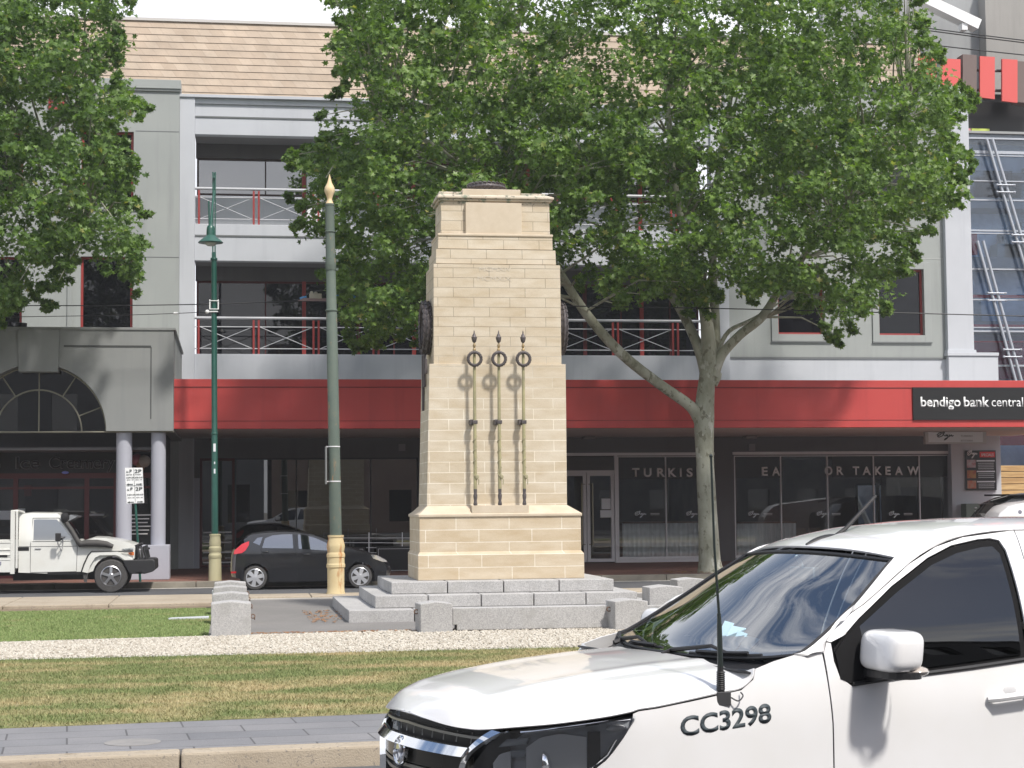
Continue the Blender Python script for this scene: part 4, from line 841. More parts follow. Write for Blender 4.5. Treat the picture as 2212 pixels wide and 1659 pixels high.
def fl(body, pa, pb, py0, py1, m=LET, space=1.0, bold=0, Y=YF, par=None, dep=.004, name='lettering', yo=.034):
    h = abs(fzz(py0, pa, Y)-fzz(py1, pa, Y)); p = W(pa, py1, Y); q = W(pb, py1, Y)
    return text(body, name, m, h, (p.x, Y+yo, p.z), par or bld, width=q.x-p.x, depth=dep, bold=bold)
for ch, a, b in zip('TURKIS', (1366, 1391, 1420, 1444, 1469, 1484), (1382, 1408, 1437, 1462, 1473, 1497)): fl(ch, a, b, 1010.5, 1029.5, bold=.03)
for ch, a, b in zip('EA', (1646, 1668), (1659, 1686)): fl(ch, a, b, 1008, 1027, bold=.03)
for ch, a, b in zip('ORTAKEAW', (1782, 1808, 1843, 1864, 1891, 1913, 1934, 1961), (1799, 1823, 1857, 1882, 1906, 1925, 1951, 1986)): fl(ch, a, b, 1007, 1025.5, bold=.03)
# script mark drawn as a looping stroke
SCR = [(0, .55), (.12, .8), (.28, .86), (.2, .6), (.05, .45), (.1, .3), (.3, .42), (.42, .75), (.46, .95), (.36, .9), (.4, .6), (.5, .42), (.56, .62), (.58, .4), (.66, .6), (.62, .15), (.45, -.1), (.5, .08), (.72, .35), (.76, .6), (.78, .4), (.88, .58), (.9, .4), (1.0, .5)]
def scribble(x, y, z, w, h, m, parent, r=.006, name='script_mark'):
    return MB().tube(catmull([(x+a*w, y, z+b*h) for a, b in SCR], 4), r, 5).build(name, m, parent, smooth=True)
for px in (1372, 1571-1, 1617, 1765, 1921):
    if px == 1570: continue
    x = fx(px, py=1110); z = fzz(1117, px); scribble(x, YF+.03, z, .36, .19, PAPER, bld, .012); MB().box(x+.5, YF+.028, z+.10, x+.78, YF+.034, z+.115).box(x+.5, YF+.028, z+.06, x+.78, YF+.034, z+.072).build('small_print', LET, bld)
x = fx(1483, py=1110); z = fzz(1117, 1483); scribble(x, YF+.03, z, .36, .19, PAPER, bld, .012)
# corrugated counters and seats inside
def corrug(x0, x1, z0, z1, y):
    mb = MB(); n = int((x1-x0)/.035); 
    return mb.grid(lambda a, b: (x0+(x1-x0)*a, y+.045*math.sin(a*(x1-x0)*2*math.pi/.30), z0+(z1-z0)*b), n, 1)
for a, b in ((1345, 1512), (1592, 1720)):
    c_ = thing('serving_counter', 'corrugated zinc counter inside the restaurant window %s' % ('left of the tree trunk' if a < 1500 else 'right of the tree trunk'), 'counter', (fx(a), YF+.35, .152))
    corrug(fx(a, YF+.35, 1150), fx(b, YF+.35, 1150), .30, wz(1131, YF+.35, a), YF+.35).build('front_panel', CORR, c_, smooth=True, thick=.01)
    MB().box(fx(a, YF+.35, 1150), YF+.27, wz(1131, YF+.35, a), fx(b, YF+.35, 1150), YF+1.4, wz(1131, YF+.35, a)+.05).box(fx(a, YF+.35, 1150), YF+.355, .152, fx(b, YF+.35, 1150), YF+1.3, .30).build('top', mat('brown_timber', (.16, .09, .05), rough=.6), c_)
ch0 = None; CW = mat('chair_timber', (.20, .13, .08), rough=.5)
for px, lab in ((1735, 'dark timber cafe chair in the window just right of the counter'), (1765, 'second dark timber cafe chair from the counter'), (1835, 'dark timber cafe chair in the middle restaurant window'), (1875, 'dark timber cafe chair left of the third window bar'), (1945, 'dark timber cafe chair near the right restaurant window'), (2010, 'dark timber cafe chair in the last restaurant window')):
    loc = (fx(px, YF+1.6, 1150), YF+1.6+.3*random.random(), .152)
    if ch0 is None:
        ch0 = thing('cafe_chair', lab, 'chair', loc, group='cafe chairs inside the restaurant')
        MB().box(-.21, -.21, .44, .21, .21, .48).build('seat', CW, ch0, world=False, bevel=.01); MB().box(-.21, .18, .72, .21, .22, .98).build('backrest', CW, ch0, world=False, bevel=.015)
        for a in (-1, 1):
            MB().box(a*.19-.02, .17, 0, a*.19+.02, .21, .95).build('leg', CW, ch0, world=False); MB().box(a*.19-.02, -.2, 0, a*.19+.02, -.16, .44).build('leg', CW, ch0, world=False)
    else: dup(ch0, loc, lab)
# small no smoking notice
n_ = thing('wall_notice', 'small white notice with red ring on the lilac wall panel', 'sign', (fx(384), YF-.06, fzz(1110, 384)))
MB().box(fx(375.5), YF-.07, fzz(1122, 384), fx(393), YF-.06, fzz(1099, 384)).build('notice_plate', mat('grey_white', (.62, .62, .66), rough=.6), n_)
MB().torus((fx(384.3), YF-.075, fzz(1112.5, 384)), .07, .01, (0, 1, 0), 20, 6).build('red_ring', TAILR, n_); MB().box(fx(378), YF-.075, fzz(1104, 384), fx(391), YF-.07, fzz(1101.5, 384)).build('heading', INK, n_)
# ------------------------------------------------------------------ bank sign, hanging sign, menu board
bs = thing('shop_sign', 'long black fascia sign with white lower case lettering on the red awning', 'sign', (W(2090, 870, YA).x, YA, W(2090, 907, YA).z))
x0, x1 = W(1971, 870, YA).x, W(2230, 870, YA).x; MB().box(x0, YA-.05, W(2090, 907, YA).z, x1, YA-.013, W(2090, 837, YA).z).build('sign_panel', BLACK, bs)
def flA(body, pa, pb, py0, py1, bold): h = abs(wz(py0, YA, 2050)-wz(py1, YA, 2050)); text(body, 'lettering', WHITEP, h, (wx(pa, YA, 870), YA-.056, wz(py1, YA, 2050)), bs, width=wx(pb, YA, 870)-wx(pa, YA, 870), depth=.004, bold=bold)
flA('bendigo', 1987, 2073, 856.5, 878.5, .02); flA('bank', 2080, 2135, 856.5, 878.5, .02); flA('central', 2140, 2208, 857, 878.5, .002)
YH = 51.0; hs = thing('hanging_sign', 'white box sign with black script hanging under the red awning', 'sign', (wx(2064, YH, 940), YH, wz(959, YH, 2064)))
x0, x1, z0, z1 = wx(1999, YH, 940), wx(2131, YH, 940), wz(959, YH, 2064), zb_+.01
MB().box(x0, YH, z0, x1, YH+.18, z1).build('sign_box', mat('grey_sign', (.50, .50, .50), rough=.5), hs, bevel=.012)
MB().box(x0+.09, YH-.006, z0+.05, x1-.12, YH-.001, z1-.01).build('sign_face', PAPER, hs)
h_ = z1-z0; scribble(x0+.35, YH-.015, z0+.14, .52, h_*.62, INK, hs, .014)
for i, w_ in enumerate(('TURKISH', 'KITCHEN')): text(w_, 'lettering', mat('grey_ink', (.25, .25, .26)), .055, (x0+1.10, YH-.011, z0+h_*.58-.14*i), hs, width=.36, depth=.004)
YM = YF-.26; mb0 = thing('menu_board', 'black restaurant menu board with red heading on the white pier', 'menu board', (fx(2120), YM, fzz(1058, 2120)))
def mx(px): return wx(px, YM, 1010)
def mz(py): return wz(py, YM, 2120)
MB().box(mx(2085), YM-.03, mz(1059), mx(2151), YM, mz(973)).build('board', BLACK, mb0)
MB().box(mx(2116), YM-.034, mz(988), mx(2149), YM-.03, mz(976)).build('heading_panel', mat('bright_red', (.7, .03, .03), rough=.5), mb0); text('SPECIALS', 'lettering', WHITEP, .09, (mx(2119), YM-.038, mz(985.5)), mb0, width=mx(2146)-mx(2119), depth=.003, bold=.01)
scribble(mx(2089), YM-.035, mz(988), .34, .24, ALU, mb0, .013)
tl_ = MB()
for i, (py, n, ln) in enumerate(((993, 4, 1), (1016, 3, 0), (1038, 3, 0))):
    MB().box(mx(2088), YM-.034, mz(py+17), mx(2107), YM-.03, mz(py)).build('food_picture', mat('food_picture_%d' % i, ((.45, .40, .42), (.42, .25, .08), (.5, .12, .06))[i], ((.35, .10, .10), (.35, .08, .05), (.45, .35, .25))[i], 9, .6), mb0)
    tl_.box(mx(2109), YM-.034, mz(py+4), mx(2148), YM-.03, mz(py+1))
    for k in range(n): tl_.box(mx(2112), YM-.034, mz(py+8.2+4*k), mx(2146), YM-.03, mz(py+7.2+4*k))
tl_.build('text_lines', PAPER, mb0)
# utility cabinet
uc = thing('utility_cabinet', 'grey green metal cabinet against the white pier under the menu board', 'cabinet', (wx(2104, YF-.7), YF-.7, .15))
x0, x1 = wx(2087, YF-.7, 1110), wx(2118, YF-.7, 1110); MB().box(x0, YF-.7, .15, x1, YF-.28, wz(1088, YF-.7, 2104)).build('box', mat('cabinet_green', (.16, .20, .17), rough=.6), uc, bevel=.02)
MB().ball(((x0+x1)/2+.08, YF-.71, wz(1097, YF-.7, 2104)), .03, 8, (1.6, .5, .6)).ball(((x0+x1)/2+.08, YF-.71, wz(1104, YF-.7, 2104)), .03, 8, (1.6, .5, .6)).build('latch', STEEL, uc, smooth=True)
# ------------------------------------------------------------------ arched portico of the ice cream shop
YP = 47.0
pt_ = thing('arched_portico', 'dark grey rendered portico with a large semicircular arch window and keystone', 'portico', (wx(80, YP), YP, .15))
def pw(px, py): return W(px, py, YP)
acx, acz = pw(80, 931).x, pw(200, 931).z; R_ = pw(229.5, 931).x-acx; ztp = pw(250, 713).z; xr = pw(374.5, 900).x; xl_ = 2*acx-xr
mb = MB(); N = 40
arc = [(acx+R_*math.cos(math.pi*i/N), acz+R_*math.sin(math.pi*i/N)) for i in range(N+1)]
poly = [(xr, acz), (xr, ztp), (xl_, ztp), (xl_, acz)]+arc[::-1]
mb.prism(poly, YP, YP+.55); mb.build('arch_wall', PORT, pt_)
MB().box(xl_-.03, YP-.03, ztp, xr+.05, YP+7.5, ztp+.07).build('coping', PORT, pt_, bevel=.01)
MB().box(xr-.3, YP+.56, acz, xr, YF-.4, ztp-.02).build('side_wall', PORT, pt_)
MB().box(xl_, YP+.56, ztp-.25, xr-.31, YF-.4, ztp-.02).build('portico_roof', PORT, pt_)
kx0, kx1 = pw(41, 760).x, pw(126, 760).x; kc = pw(80, 803).z
MB().add([(kx0-.03, YP-.06, ztp-.001), (kx1+.03, YP-.06, ztp-.001), (kx1, YP-.06, kc), (kx0, YP-.06, kc), (kx0-.03, YP+.5, ztp-.001), (kx1+.03, YP+.5, ztp-.001), (kx1, YP+.5, kc), (kx0, YP+.5, kc)], [(0, 1, 2, 3), (4, 7, 6, 5), (0, 3, 7, 4), (1, 5, 6, 2), (0, 4, 5, 1), (3, 2, 6, 7)]).build('keystone', PORT, pt_, bevel=.008)
zg = pw(250, 748).z; xg = pw(326, 850).x; gz0 = pw(326, 905).z
MB().box(pw(138, 748).x, YP-.012, zg-.022, xg, YP+.02, zg+.022).box(xg-.012, YP-.008, gz0, xg+.012, YP+.02, zg-.022).build('groove', mat('groove_shade', (.06, .065, .065), rough=.9), pt_)  # raised dark strips paint the shade of the recessed panel line
yf = YP+.42; fr = MB()
for RR, r in ((R_*.625, .022), (R_*.985, .03)):
    fr.tube([(acx+RR*math.cos(math.pi*i/32), yf, acz+RR*math.sin(math.pi*i/32)) for i in range(33)], r, 6)
for an in (22, 57, 90, 123, 158):
    a = math.radians(an); r0 = 0 if an == 90 else R_*.625; fr.tube([(acx+r0*math.cos(a), yf, acz+r0*math.sin(a)), (acx+R_*.985*math.cos(a), yf, acz+R_*.985*math.sin(a))], .018, 6)
fr.box(xl_, YP+.1, acz-.03, xr, YP+.5, acz+.0)
fo = fr.build('fanlight', mat('dull_brass_bar', (.24, .23, .18), rough=.6), pt_, smooth=True)
MB().prism(arc, yf+.03, yf+.04).build('pane', GL_TINT, fo)
YS = 49.3   # shopfront under the portico
zsf = wz(975, YS, 200); MB().box(xl_, YP+.56, zsf-.02, xr-.31, YS-.01, zsf+.05).box(xl_, YS, zsf, xr-.35, YS+.3, acz+2.0).build('bulkhead', DARKW, pt_)
sb_ = thing('ice_cream_sign', 'black sign board with hollow outlined lettering above the ice cream shop window', 'sign', (wx(140, YS), YS, wz(1018, YS, 140)))
MB().box(wx(-150, YS), YS-.05, wz(1020, YS, 140), wx(262, YS), YS-.004, wz(978, YS, 140)).build('board', mat('black_board', (.014, .014, .016), rough=.6), sb_)
OUTL = mat('dim_outline_letter', (.20, .20, .21), rough=.5)
for body, a, b in (('Ice', 34, 88), ('Creamery', 106, 249), ('e', -18, 1)):
    for bold, m, dd in ((.035, OUTL, .006), (.008, MATS['black_board'], .012)):
        h = abs(wz(987, YS, 140)-wz(1014, YS, 140)); text(body, 'lettering', m, h*.95, (wx(a, YS, 1000)+(0 if bold > .02 else .025), YS-.058, wz(1011.5, YS, 140)), sb_, width=wx(b, YS, 1000)-wx(a, YS, 1000)-(0 if bold > .02 else .05), depth=dd, bold=bold)
ic = MB().ball((wx(142, YS), YS-.1, wz(1021, YS, 140)), .06, 8, (1.6, .5, .7)); ic.build('blue_bulb', mat('blue_lamp', (.25, .28, .75), rough=.3), sb_, smooth=True)
sf = MB(); zb0_ = wz(1022, YS, 140); 
for px in (-120, -40, 33, 187, 250, 330): x = wx(px, YS, 1100); sf.box(x-.06, YS+.02, .15, x+.06, YS+.14, zb0_)
sf.box(wx(-150, YS), YS+.0, zb0_-.14, wx(348, YS), YS+.16, zb0_+.0).box(wx(-150, YS), YS+.0, zb0_-.42, wx(348, YS), YS+.16, zb0_-.36).box(wx(-150, YS), YS+.02, .15, wx(348, YS), YS+.16, .45)
so = sf.build('shopfront_frame', REDDK, pt_); MB().box(wx(-150, YS), YS+.1, .2, wx(345, YS), YS+.11, zb0_).build('pane', GL_SHOP, so)
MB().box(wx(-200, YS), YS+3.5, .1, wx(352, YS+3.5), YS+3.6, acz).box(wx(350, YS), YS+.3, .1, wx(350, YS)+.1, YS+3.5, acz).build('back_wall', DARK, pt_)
for i, (px, py, w, h, m) in enumerate(((10, 1113, .3, .25, PAPER), (45, 1118, .22, .5, PAPER), (60, 1165, .3, .2, PAPER), (205, 1112, .5, .06, ALU), (60, 1060, .2, .3, REDDK))): 
    q = W(px, py, YS+2.2); MB().box(q.x-w/2, q.y, q.z-h/2, q.x+w/2, q.y+.1, q.z+h/2).build('display_panel', m, pt_)
# pink and cream ice cream figure behind the columns
q = W(300, 995, YS-.3); ig = thing('cone_figure', 'pink and cream scoops figure hung between the two round columns', 'figure sign', q)
MB().ball((q.x-.05, q.y, q.z+.02), .16, 14).build('pink_scoop', mat('dusty_pink', (.30, .09, .12), rough=.6), ig, smooth=True); MB().ball((q.x+.14, q.y-.05, q.z-.02), .17, 14).build('cream_scoop', mat('dusty_cream', (.30, .26, .22), rough=.6), ig, smooth=True); MB().lathe((q.x+.05, q.y, q.z-.42), [(.01, 0), (.16, .36)], 14).build('cone', mat('cone_brown', (.22, .12, .06), rough=.7), ig, smooth=True)
q = W(305, 1130, YS-.1); ab = thing('chalk_board', 'black board with rows of white writing between the columns', 'board', (q.x, q.y, .15)); MB().box(q.x-.33, q.y, q.z-.35, q.x+.32, q.y+.04, q.z+.32).box(q.x-.3, q.y+.01, .15, q.x+.3, q.y+.03, q.z-.35).build('board', BLACK, ab)
tl_ = MB()
for k in range(6): tl_.box(q.x-.28+.02*(k % 2), q.y-.006, q.z+.2-.1*k, q.x+.25-.04*(k % 3), q.y, q.z+.23-.1*k)
tl_.build('writing', LET, ab)
for a, b, lab in ((250.5, 285, ''), (326, 358, '')):
    x0, x1 = wx(a, YP+.35, 1060), wx(b, YP+.35, 1060); MB().lathe(((x0+x1)/2, YP+.35, wz(1178, YP, 300)), [((x1-x0)/2, 0), ((x1-x0)/2, acz-wz(1178, YP, 300)-.03)], 28).build('column', LILAC, pt_, smooth=True)
MB().box(wx(243, YP, 1200), YP, .15, wx(366, YP, 1200), YP+.8, wz(1178, YP, 300)).build('column_base', LILAC, pt_, bevel=.012)
x0, x1 = wx(2*80-358, YP+.35, 1060), wx(2*80-326, YP+.35, 1060); MB().lathe(((x0+x1)/2, YP+.35, .15), [((x1-x0)/2, 0), ((x1-x0)/2, acz-.2)], 28).build('column', LILAC, pt_, smooth=True)
q = W(44, 707, YP+1.5); MB().lathe((q.x, q.y, ztp+.05), [(.16, 0), (.16, .14), (.15, .16), (.17, .18), (.17, .26), (.0, .28)], 18).build('roof_vent', BLACK, smooth=True, label='black round roof vent on top of the arched portico', category='vent')
q = W(316, 709, YP+1.5); MB().ball((q.x, q.y, ztp+.10), .16, 14, (1.1, 1, .6)).box(q.x-.24, q.y-.05, ztp+.04, q.x+.24, q.y+.05, ztp+.10).build('dome_light', mat('clear_dome', (.55, .57, .6), rough=.15, metal=.4), smooth=True, label='small silver dome fitting on the right end of the portico roof', category='dome light')
# ------------------------------------------------------------------ glass building at right
YR = 56.5
gb = thing('glass_building', 'modern glass fronted building with steel trusses and red panels beyond the grey one', 'building', (wx(2180, YR), YR, .15))
def rx(px, Y=YR, py=700): return wx(px, Y, py)
def rz(py, Y=YR): return wz(py, Y, 2160)
xg0, xg1 = rx(2095), rx(2460)
MB().box(xg0, YR+1.9, .1, xg1, YR+2.1, rz(288)).box(xg0, YR+.3, .1, xg1, YR+4, .2).build('room_wall', mat('room_blue_grey', (.33, .43, .58), (.70, .78, .86), 1.1, .8), gb)
fb = MB()
for py in (430, 560, 700, 830): fb.box(xg0, YR+.8, rz(py)-.18, xg1, YR+4, rz(py)+.18)
fb.build('floor_slab', mat('slab_grey', (.30, .32, .35), rough=.8), gb)
ob = MB()
for i in range(26): px = random.uniform(2115, 2400); py = random.choice((415, 545, 685)); a = random.uniform(.2, .7); ob.box(rx(px)-a, YR+1.2, rz(py), rx(px)+a, YR+1.8, rz(py)+random.uniform(.3, 1.3))
ob.build('furniture', mat('pale_furniture', (.34, .38, .40), (.08, .09, .10), .6, .7, lo=.45, hi=.55), gb)
MB().box(rx(2118), YR+.6, rz(545), rx(2132), YR+.7, rz(500)).build('red_panel', mat('interior_red', (.50, .03, .05), rough=.6), gb)
MB().box(xg0, YR, rz(1005), xg1, YR+.02, rz(290)).build('curtain_wall', GL_BLUE, gb)
MB().box(xg0, YR+.1, rz(818, YR), xg1, YR+.13, rz(737)).build('red_spandrel', mat('spandrel_red', (.36, .02, .045), rough=.4), gb)
hb = MB()
for py, t in ((300, .03), (330, .05), (337, .02), (392, .02), (433, .025), (499, .03), (505, .02), (582, .025), (648, .02), (708, .02), (716, .03), (790, .03), (870, .02)): hb.box(xg0, YR-.06, rz(py)-t, xg1, YR-.005, rz(py)+t)
hb.build('glazing_bar', mat('soft_steel', (.42, .45, .50), rough=.5, metal=.3), gb)
rb2 = MB()
for py, t in ((640, .05), (704, .05), (738, .03), (789, .03)): rb2.box(xg0, YR+.03, rz(py)-t, xg1, YR+.09, rz(py)+t)
rb2.build('red_bar', mat('signal_red', (.72, .02, .04), rough=.4), gb)
MB().box(xg0, YR+.03, rz(962), xg1, YR+.06, rz(925)).build('red_strip', mat('signal_red', (.72, .02, .04)), gb)
sl_ = MB(); zz0 = rz(1006); n = 16
for i in range(22): z = zz0-.32*.62*i; 
for i in range(18):
    z1 = zz0-.205*i; 
    if z1-.19 < .15: break
    sl_.box(xg0, YR-.10, z1-.185, xg1, YR-.04, z1)
sl_.build('timber_slats', TIMB, gb, bevel=.008)
MB().box(xg0, YR-.035, .15, xg1, YR+.0, zz0).build('backing', BLACK, gb)
def truss(p, q):
    tr = MB(); d_ = (q-p); k = Vector((.20, 0, 0))
    tr.tube([p, q], .052, 10).tube([p+k, q+k], .052, 10); t = MB(); L = d_.length; n = max(2, int(L/1.55))
    o = tr.build('truss', mat('soft_steel', (.42, .45, .50)), gb, smooth=True)
    for i in range(1, n):
        c_ = p.lerp(q, i/n)+Vector((.1, 0, 0)); sp_ = MB()
        for dz in (.12, -.12): sp_.tube([c_+Vector((-.28, -.08, dz)), c_+Vector((.32, -.08, dz))], .022, 6).ball(c_+Vector((-.28, -.08, dz)), .045, 8).ball(c_+Vector((.32, -.08, dz)), .045, 8)
        sp_.build('spider_clamp', MATS['soft_steel'], o, smooth=True)
YT = YR-.28
truss(W(2131, 300, YT), W(2212, 570, YT)+(W(2212, 570, YT)-W(2131, 300, YT))*.6); truss(W(2111, 520, YT), W(2191, 812, YT)+(W(2191, 812, YT)-W(2111, 520, YT))*.25)
truss(W(2111-80*2.2, 520-290*.0, YT)+Vector((0, 0, -20)), W(2111-80*2.2, 520, YT)+Vector((.5, 0, -21))) if False else None
GW2 = streaky('mid_grey_render', (.30, .31, .315), (.34, .35, .355), (.27, .28, .285)); GW3 = streaky('warm_grey_render', (.27, .265, .25), (.31, .30, .285), (.25, .245, .23))
MB().box(xg0-4, YR+2.5, rz(288), xg1, YR+3, rz(-60)).build('wall', GW2, gb)
MB().box(wx(2128, YR+2, 100), YR+1.9, rz(175), xg1, YR+2.48, rz(-80)).build('upper_wall', GW3, gb)
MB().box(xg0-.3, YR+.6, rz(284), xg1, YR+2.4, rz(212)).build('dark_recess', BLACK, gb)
MB().box(xg0, YR-.1, rz(290), xg1, YR+.5, rz(285)).build('ledge', GW2, gb)
MB().quadprism(W(1985, -22, YR+1.2), W(2121, 42, YR+1.2), W(2113, 62, YR+1.2), W(1985, 0, YR+1.2), (0, .5, 0)).box(wx(2104, YR+1.2), YR+1.25, wz(64, YR+1.2, 2110), wx(2116, YR+1.2), YR+1.6, wz(50, YR+1.2, 2110)).build('roof_edge', WHITEP, gb)
bx = MB().box(xg0, YR-.02, rz(288)+.0, wx(2115, YR), YR+.2, rz(279)); bx.build('pink_box', mat('pink_card', (.6, .3, .3), rough=.7), gb); MB().box(wx(2117, YR), YR-.02, rz(288), wx(2156, YR), YR+.2, rz(279)).build('lime_box', mat('lime_panel', (.50, .58, .12), rough=.7), gb)
RF = mat('coral_panel', (.62, .10, .09), rough=.5); BF = mat('brown_fin', (.15, .11, .10), rough=.6)
fin0 = None
for a, b, c_, e, m, s in ((1985, 2023, 118, 205, RF, .1), (2034, 2075, 126, 210, RF, .1), (2080, 2110, 117, 211, BF, .5), (2117, 2149, 121, 214, RF, .1), (2165, 2198, 127, 222, RF, .1), (2198, 2230, 132, 224, BF, .5), (2240, 2275, 130, 226, RF, .1)):
    yy = YR-.6; q = MB().quadprism(W(a, e-(b-a)*.12, yy), W(b, e, yy), W(b, c_+2, yy), W(a, c_, yy), (0, s, 0)).build('brown_fin' if m is BF else 'red_fin', m, gb)
MB().tube([W(2030, 150, YR-.3), W(2290, 156, YR-.3)], .05, 8).tube([W(2030, 192, YR-.3), W(2290, 200, YR-.3)], .05, 8).build('fin_rail', mat('fin_rail', (.10, .09, .09), rough=.5), gb, smooth=True)
# ------------------------------------------------------------------ street side behind the camera (seen only in reflections)
def plain_building(x0, x1, y0, y1, h, c, lab, par=.5):
    t = thing('street_building', lab, 'building', ((x0+x1)/2, (y0+y1)/2, 0))
    n = max(2, int((x1-x0)/3.2)); fl_ = max(2, int(h/3.6)); holes = []
    for i in range(n):
        for k in range(fl_): a = x0+(x1-x0)*(i+.28)/n; b = x0+(x1-x0)*(i+.72)/n; holes.append((a, b, .9+k*h/fl_, .9+k*h/fl_+h/fl_*.5))
    mb = MB(); wallwith(mb, x0, x1, 0, h, holes, y1-.4, y1); mb.box(x0, y0, 0, x1, y1-.42, h-.1); mb.build('wall', c, t)
    for hh in holes: MB().box(hh[0], y1-.3, hh[2], hh[1], y1-.28, hh[3]).build('window', GL_TINT, t)
    MB().box(x0-.1, y0, h, x1+.1, y1+.15, h+.35).build('cornice', c, t)
BR = mat('brown_brick', (.22, .15, .12), (.27, .19, .15), 1, .9); CR = mat('cream_stucco', (.48, .45, .40), rough=.9); DG = mat('dark_grey_stucco', (.13, .13, .135), rough=.9)
for a, b, h, c, lab in ((-60, -38, 9, CR, 'cream two storey street building far left behind the viewer'), (-37.5, -18, 12, BR, 'brown brick street building left behind the viewer'), (-17.5, 2, 10, DG, 'dark grey street building directly behind the viewer'), (2.5, 16, 12.5, BR, 'tall brown brick street building right behind the viewer'), (16.5, 44, 15.5, DG, 'long dark grey street building further right behind the viewer'), (44.5, 70, 12, CR, 'cream street building far right behind the viewer')): plain_building(a, b, -24, -9, h, c, lab)
strip(cst(-9), cst(-2), .15, CONC, 'footpath', -60, 80)
# ------------------------------------------------------------------ trees
def inpoly(px, py, poly):
    x = np.asarray(px); y = np.asarray(py); ins = np.zeros(x.shape, bool); n = len(poly)
    for i in range(n):
        x1, y1 = poly[i]; x2, y2 = poly[(i+1) % n]
        c = ((y1 > y) != (y2 > y)) & (x < (x2-x1)*(y-y1)/((y2-y1) or 1e-9)+x1); ins ^= c
    return ins
def polydist(x, y, poly):
    d = 1e9; n = len(poly)
    for i in range(n):
        ax, ay = poly[i]; bx, by = poly[(i+1) % n]; t = max(0, min(1, ((x-ax)*(bx-ax)+(y-ay)*(by-ay))/((bx-ax)**2+(by-ay)**2+1e-9)))
        d = min(d, math.hypot(x-ax-t*(bx-ax), y-ay-t*(by-ay)))
    return d
LP_ = np.array([(0, -.5, 0), (.12, -.18, 0), (.5, -.22, 0), (.30, .02, 0), (.46, .28, 0), (.17, .22, 0), (0, .55, 0), (-.17, .22, 0), (-.46, .28, 0), (-.30, .02, 0), (-.5, -.22, 0), (-.12, -.18, 0)])
LP_[:, 2] = np.abs(LP_[:, 0])*.35
def leaves(centres, radii, per, size, m, parent, sunup=.35):
    C = np.repeat(centres, per, 0); Rr = np.repeat(radii, per); n = len(C)
    m0 = len(centres); ax = rng.normal(0, 1, (m0, 3)); ax[:, 2] *= .6; mid = centres.mean(0); out = centres-mid; out /= np.linalg.norm(out, axis=1)[:, None]+1e-6; ax = ax/np.linalg.norm(ax, axis=1)[:, None]+out*.7; ax /= np.linalg.norm(ax, axis=1)[:, None]
    AX = np.repeat(ax, per, 0); d = rng.normal(0, 1, (n, 3)); t_ = rng.uniform(-1, 1, n); P = C+AX*(t_*Rr*.95)[:, None]+d*(Rr*(.36-.14*np.abs(t_)))[:, None]*np.array([1, 1, .8]); d /= np.linalg.norm(d, axis=1)[:, None]
    s = size*rng.uniform(.65, 1.25, n)
    nr = rng.normal(0, 1, (n, 3))*.75+np.array([0.05, -.35, .65])+d*.45; nr /= np.linalg.norm(nr, axis=1)[:, None]
    t = rng.normal(0, 1, (n, 3)); t[:, 2] -= .8; t -= nr*(t*nr).sum(1)[:, None]; t /= np.linalg.norm(t, axis=1)[:, None]; b = np.cross(nr, t)
    V = P[:, None]+s[:, None, None]*(LP_[None, :, 0:1]*b[:, None]+LP_[None, :, 1:2]*-t[:, None]+LP_[None, :, 2:3]*nr[:, None])
    k = len(LP_); F1 = np.array([0, 1, 2, 3, 4, 5, 6]); F2 = np.array([0, 6, 7, 8, 9, 10, 11]); base = (np.arange(n)*k)[:, None]
    FF = np.concatenate([base+F1, base+F2], 1).ravel(); return npmesh('crown', V.reshape(-1, 3), FF, [7]*(2*n), m, parent)
def crown(poly, Yc, depth, n, rmin, rmax, thin=()):
    xs = [p[0] for p in poly]; ys = [p[1] for p in poly]; cs = []; rs = []; k = 0
    while len(cs) < n and k < n*40:
        k += 1; x = random.uniform(min(xs), max(xs)); y = random.uniform(min(ys), max(ys))
        if not inpoly(x, y, poly): continue
        d = polydist(x, y, poly); r = random.uniform(rmin, rmax); r = min(r, max(.16, d/82))
        if any(math.hypot(x-a, y-b) < c+r*30 for a, b, c in thin) and random.random() < .93: continue
        dp = depth*min(1, .38+(d/240)**.7); cs.append(W(x, y, Yc+random.uniform(-1, 1)*dp)); rs.append(r)
    return np.array([tuple(c) for c in cs]), np.array(rs)
def limb(mb, pts, rs, n=10): mb.tube(catmull(pts, 4), list(np.interp(np.linspace(0, len(pts)-1, (len(pts)-1)*4+1), range(len(pts)), rs)), n)
YT_ = 46.4
tree = thing('plane_tree', 'large leafy plane tree with pale forked trunk in front of the red awning', 'tree', (wx(1534, YT_, 1235), YT_, .15))
def q3(px, py, dy=0): return W(px, py, YT_+dy)
tk = MB()
limb(tk, [q3(1536, 1242), q3(1533, 1210), q3(1528, 1100), q3(1523, 1000), q3(1521, 900), q3(1527, 820), q3(1532, 770)], [.42, .29, .25, .235, .27, .215, .20], 18)
limb(tk, [q3(1518, 915), q3(1492, 878, -.1), q3(1425, 830, -.3), q3(1340, 762, -.7), q3(1262, 672, -1.1), q3(1190, 560, -1.5), q3(1090, 430, -1.6), q3(950, 320, -1.4), q3(820, 260, -1)], [.22, .15, .135, .135, .12, .10, .08, .05, .03], 12)
limb(tk, [q3(1528, 800), q3(1505, 740, .2), q3(1462, 655, .5), q3(1400, 580, .8), q3(1345, 500, 1.1), q3(1280, 380, 1.3), q3(1200, 240, 1.3), q3(1120, 60, 1)], [.22, .14, .12, .105, .09, .07, .05, .03], 10)
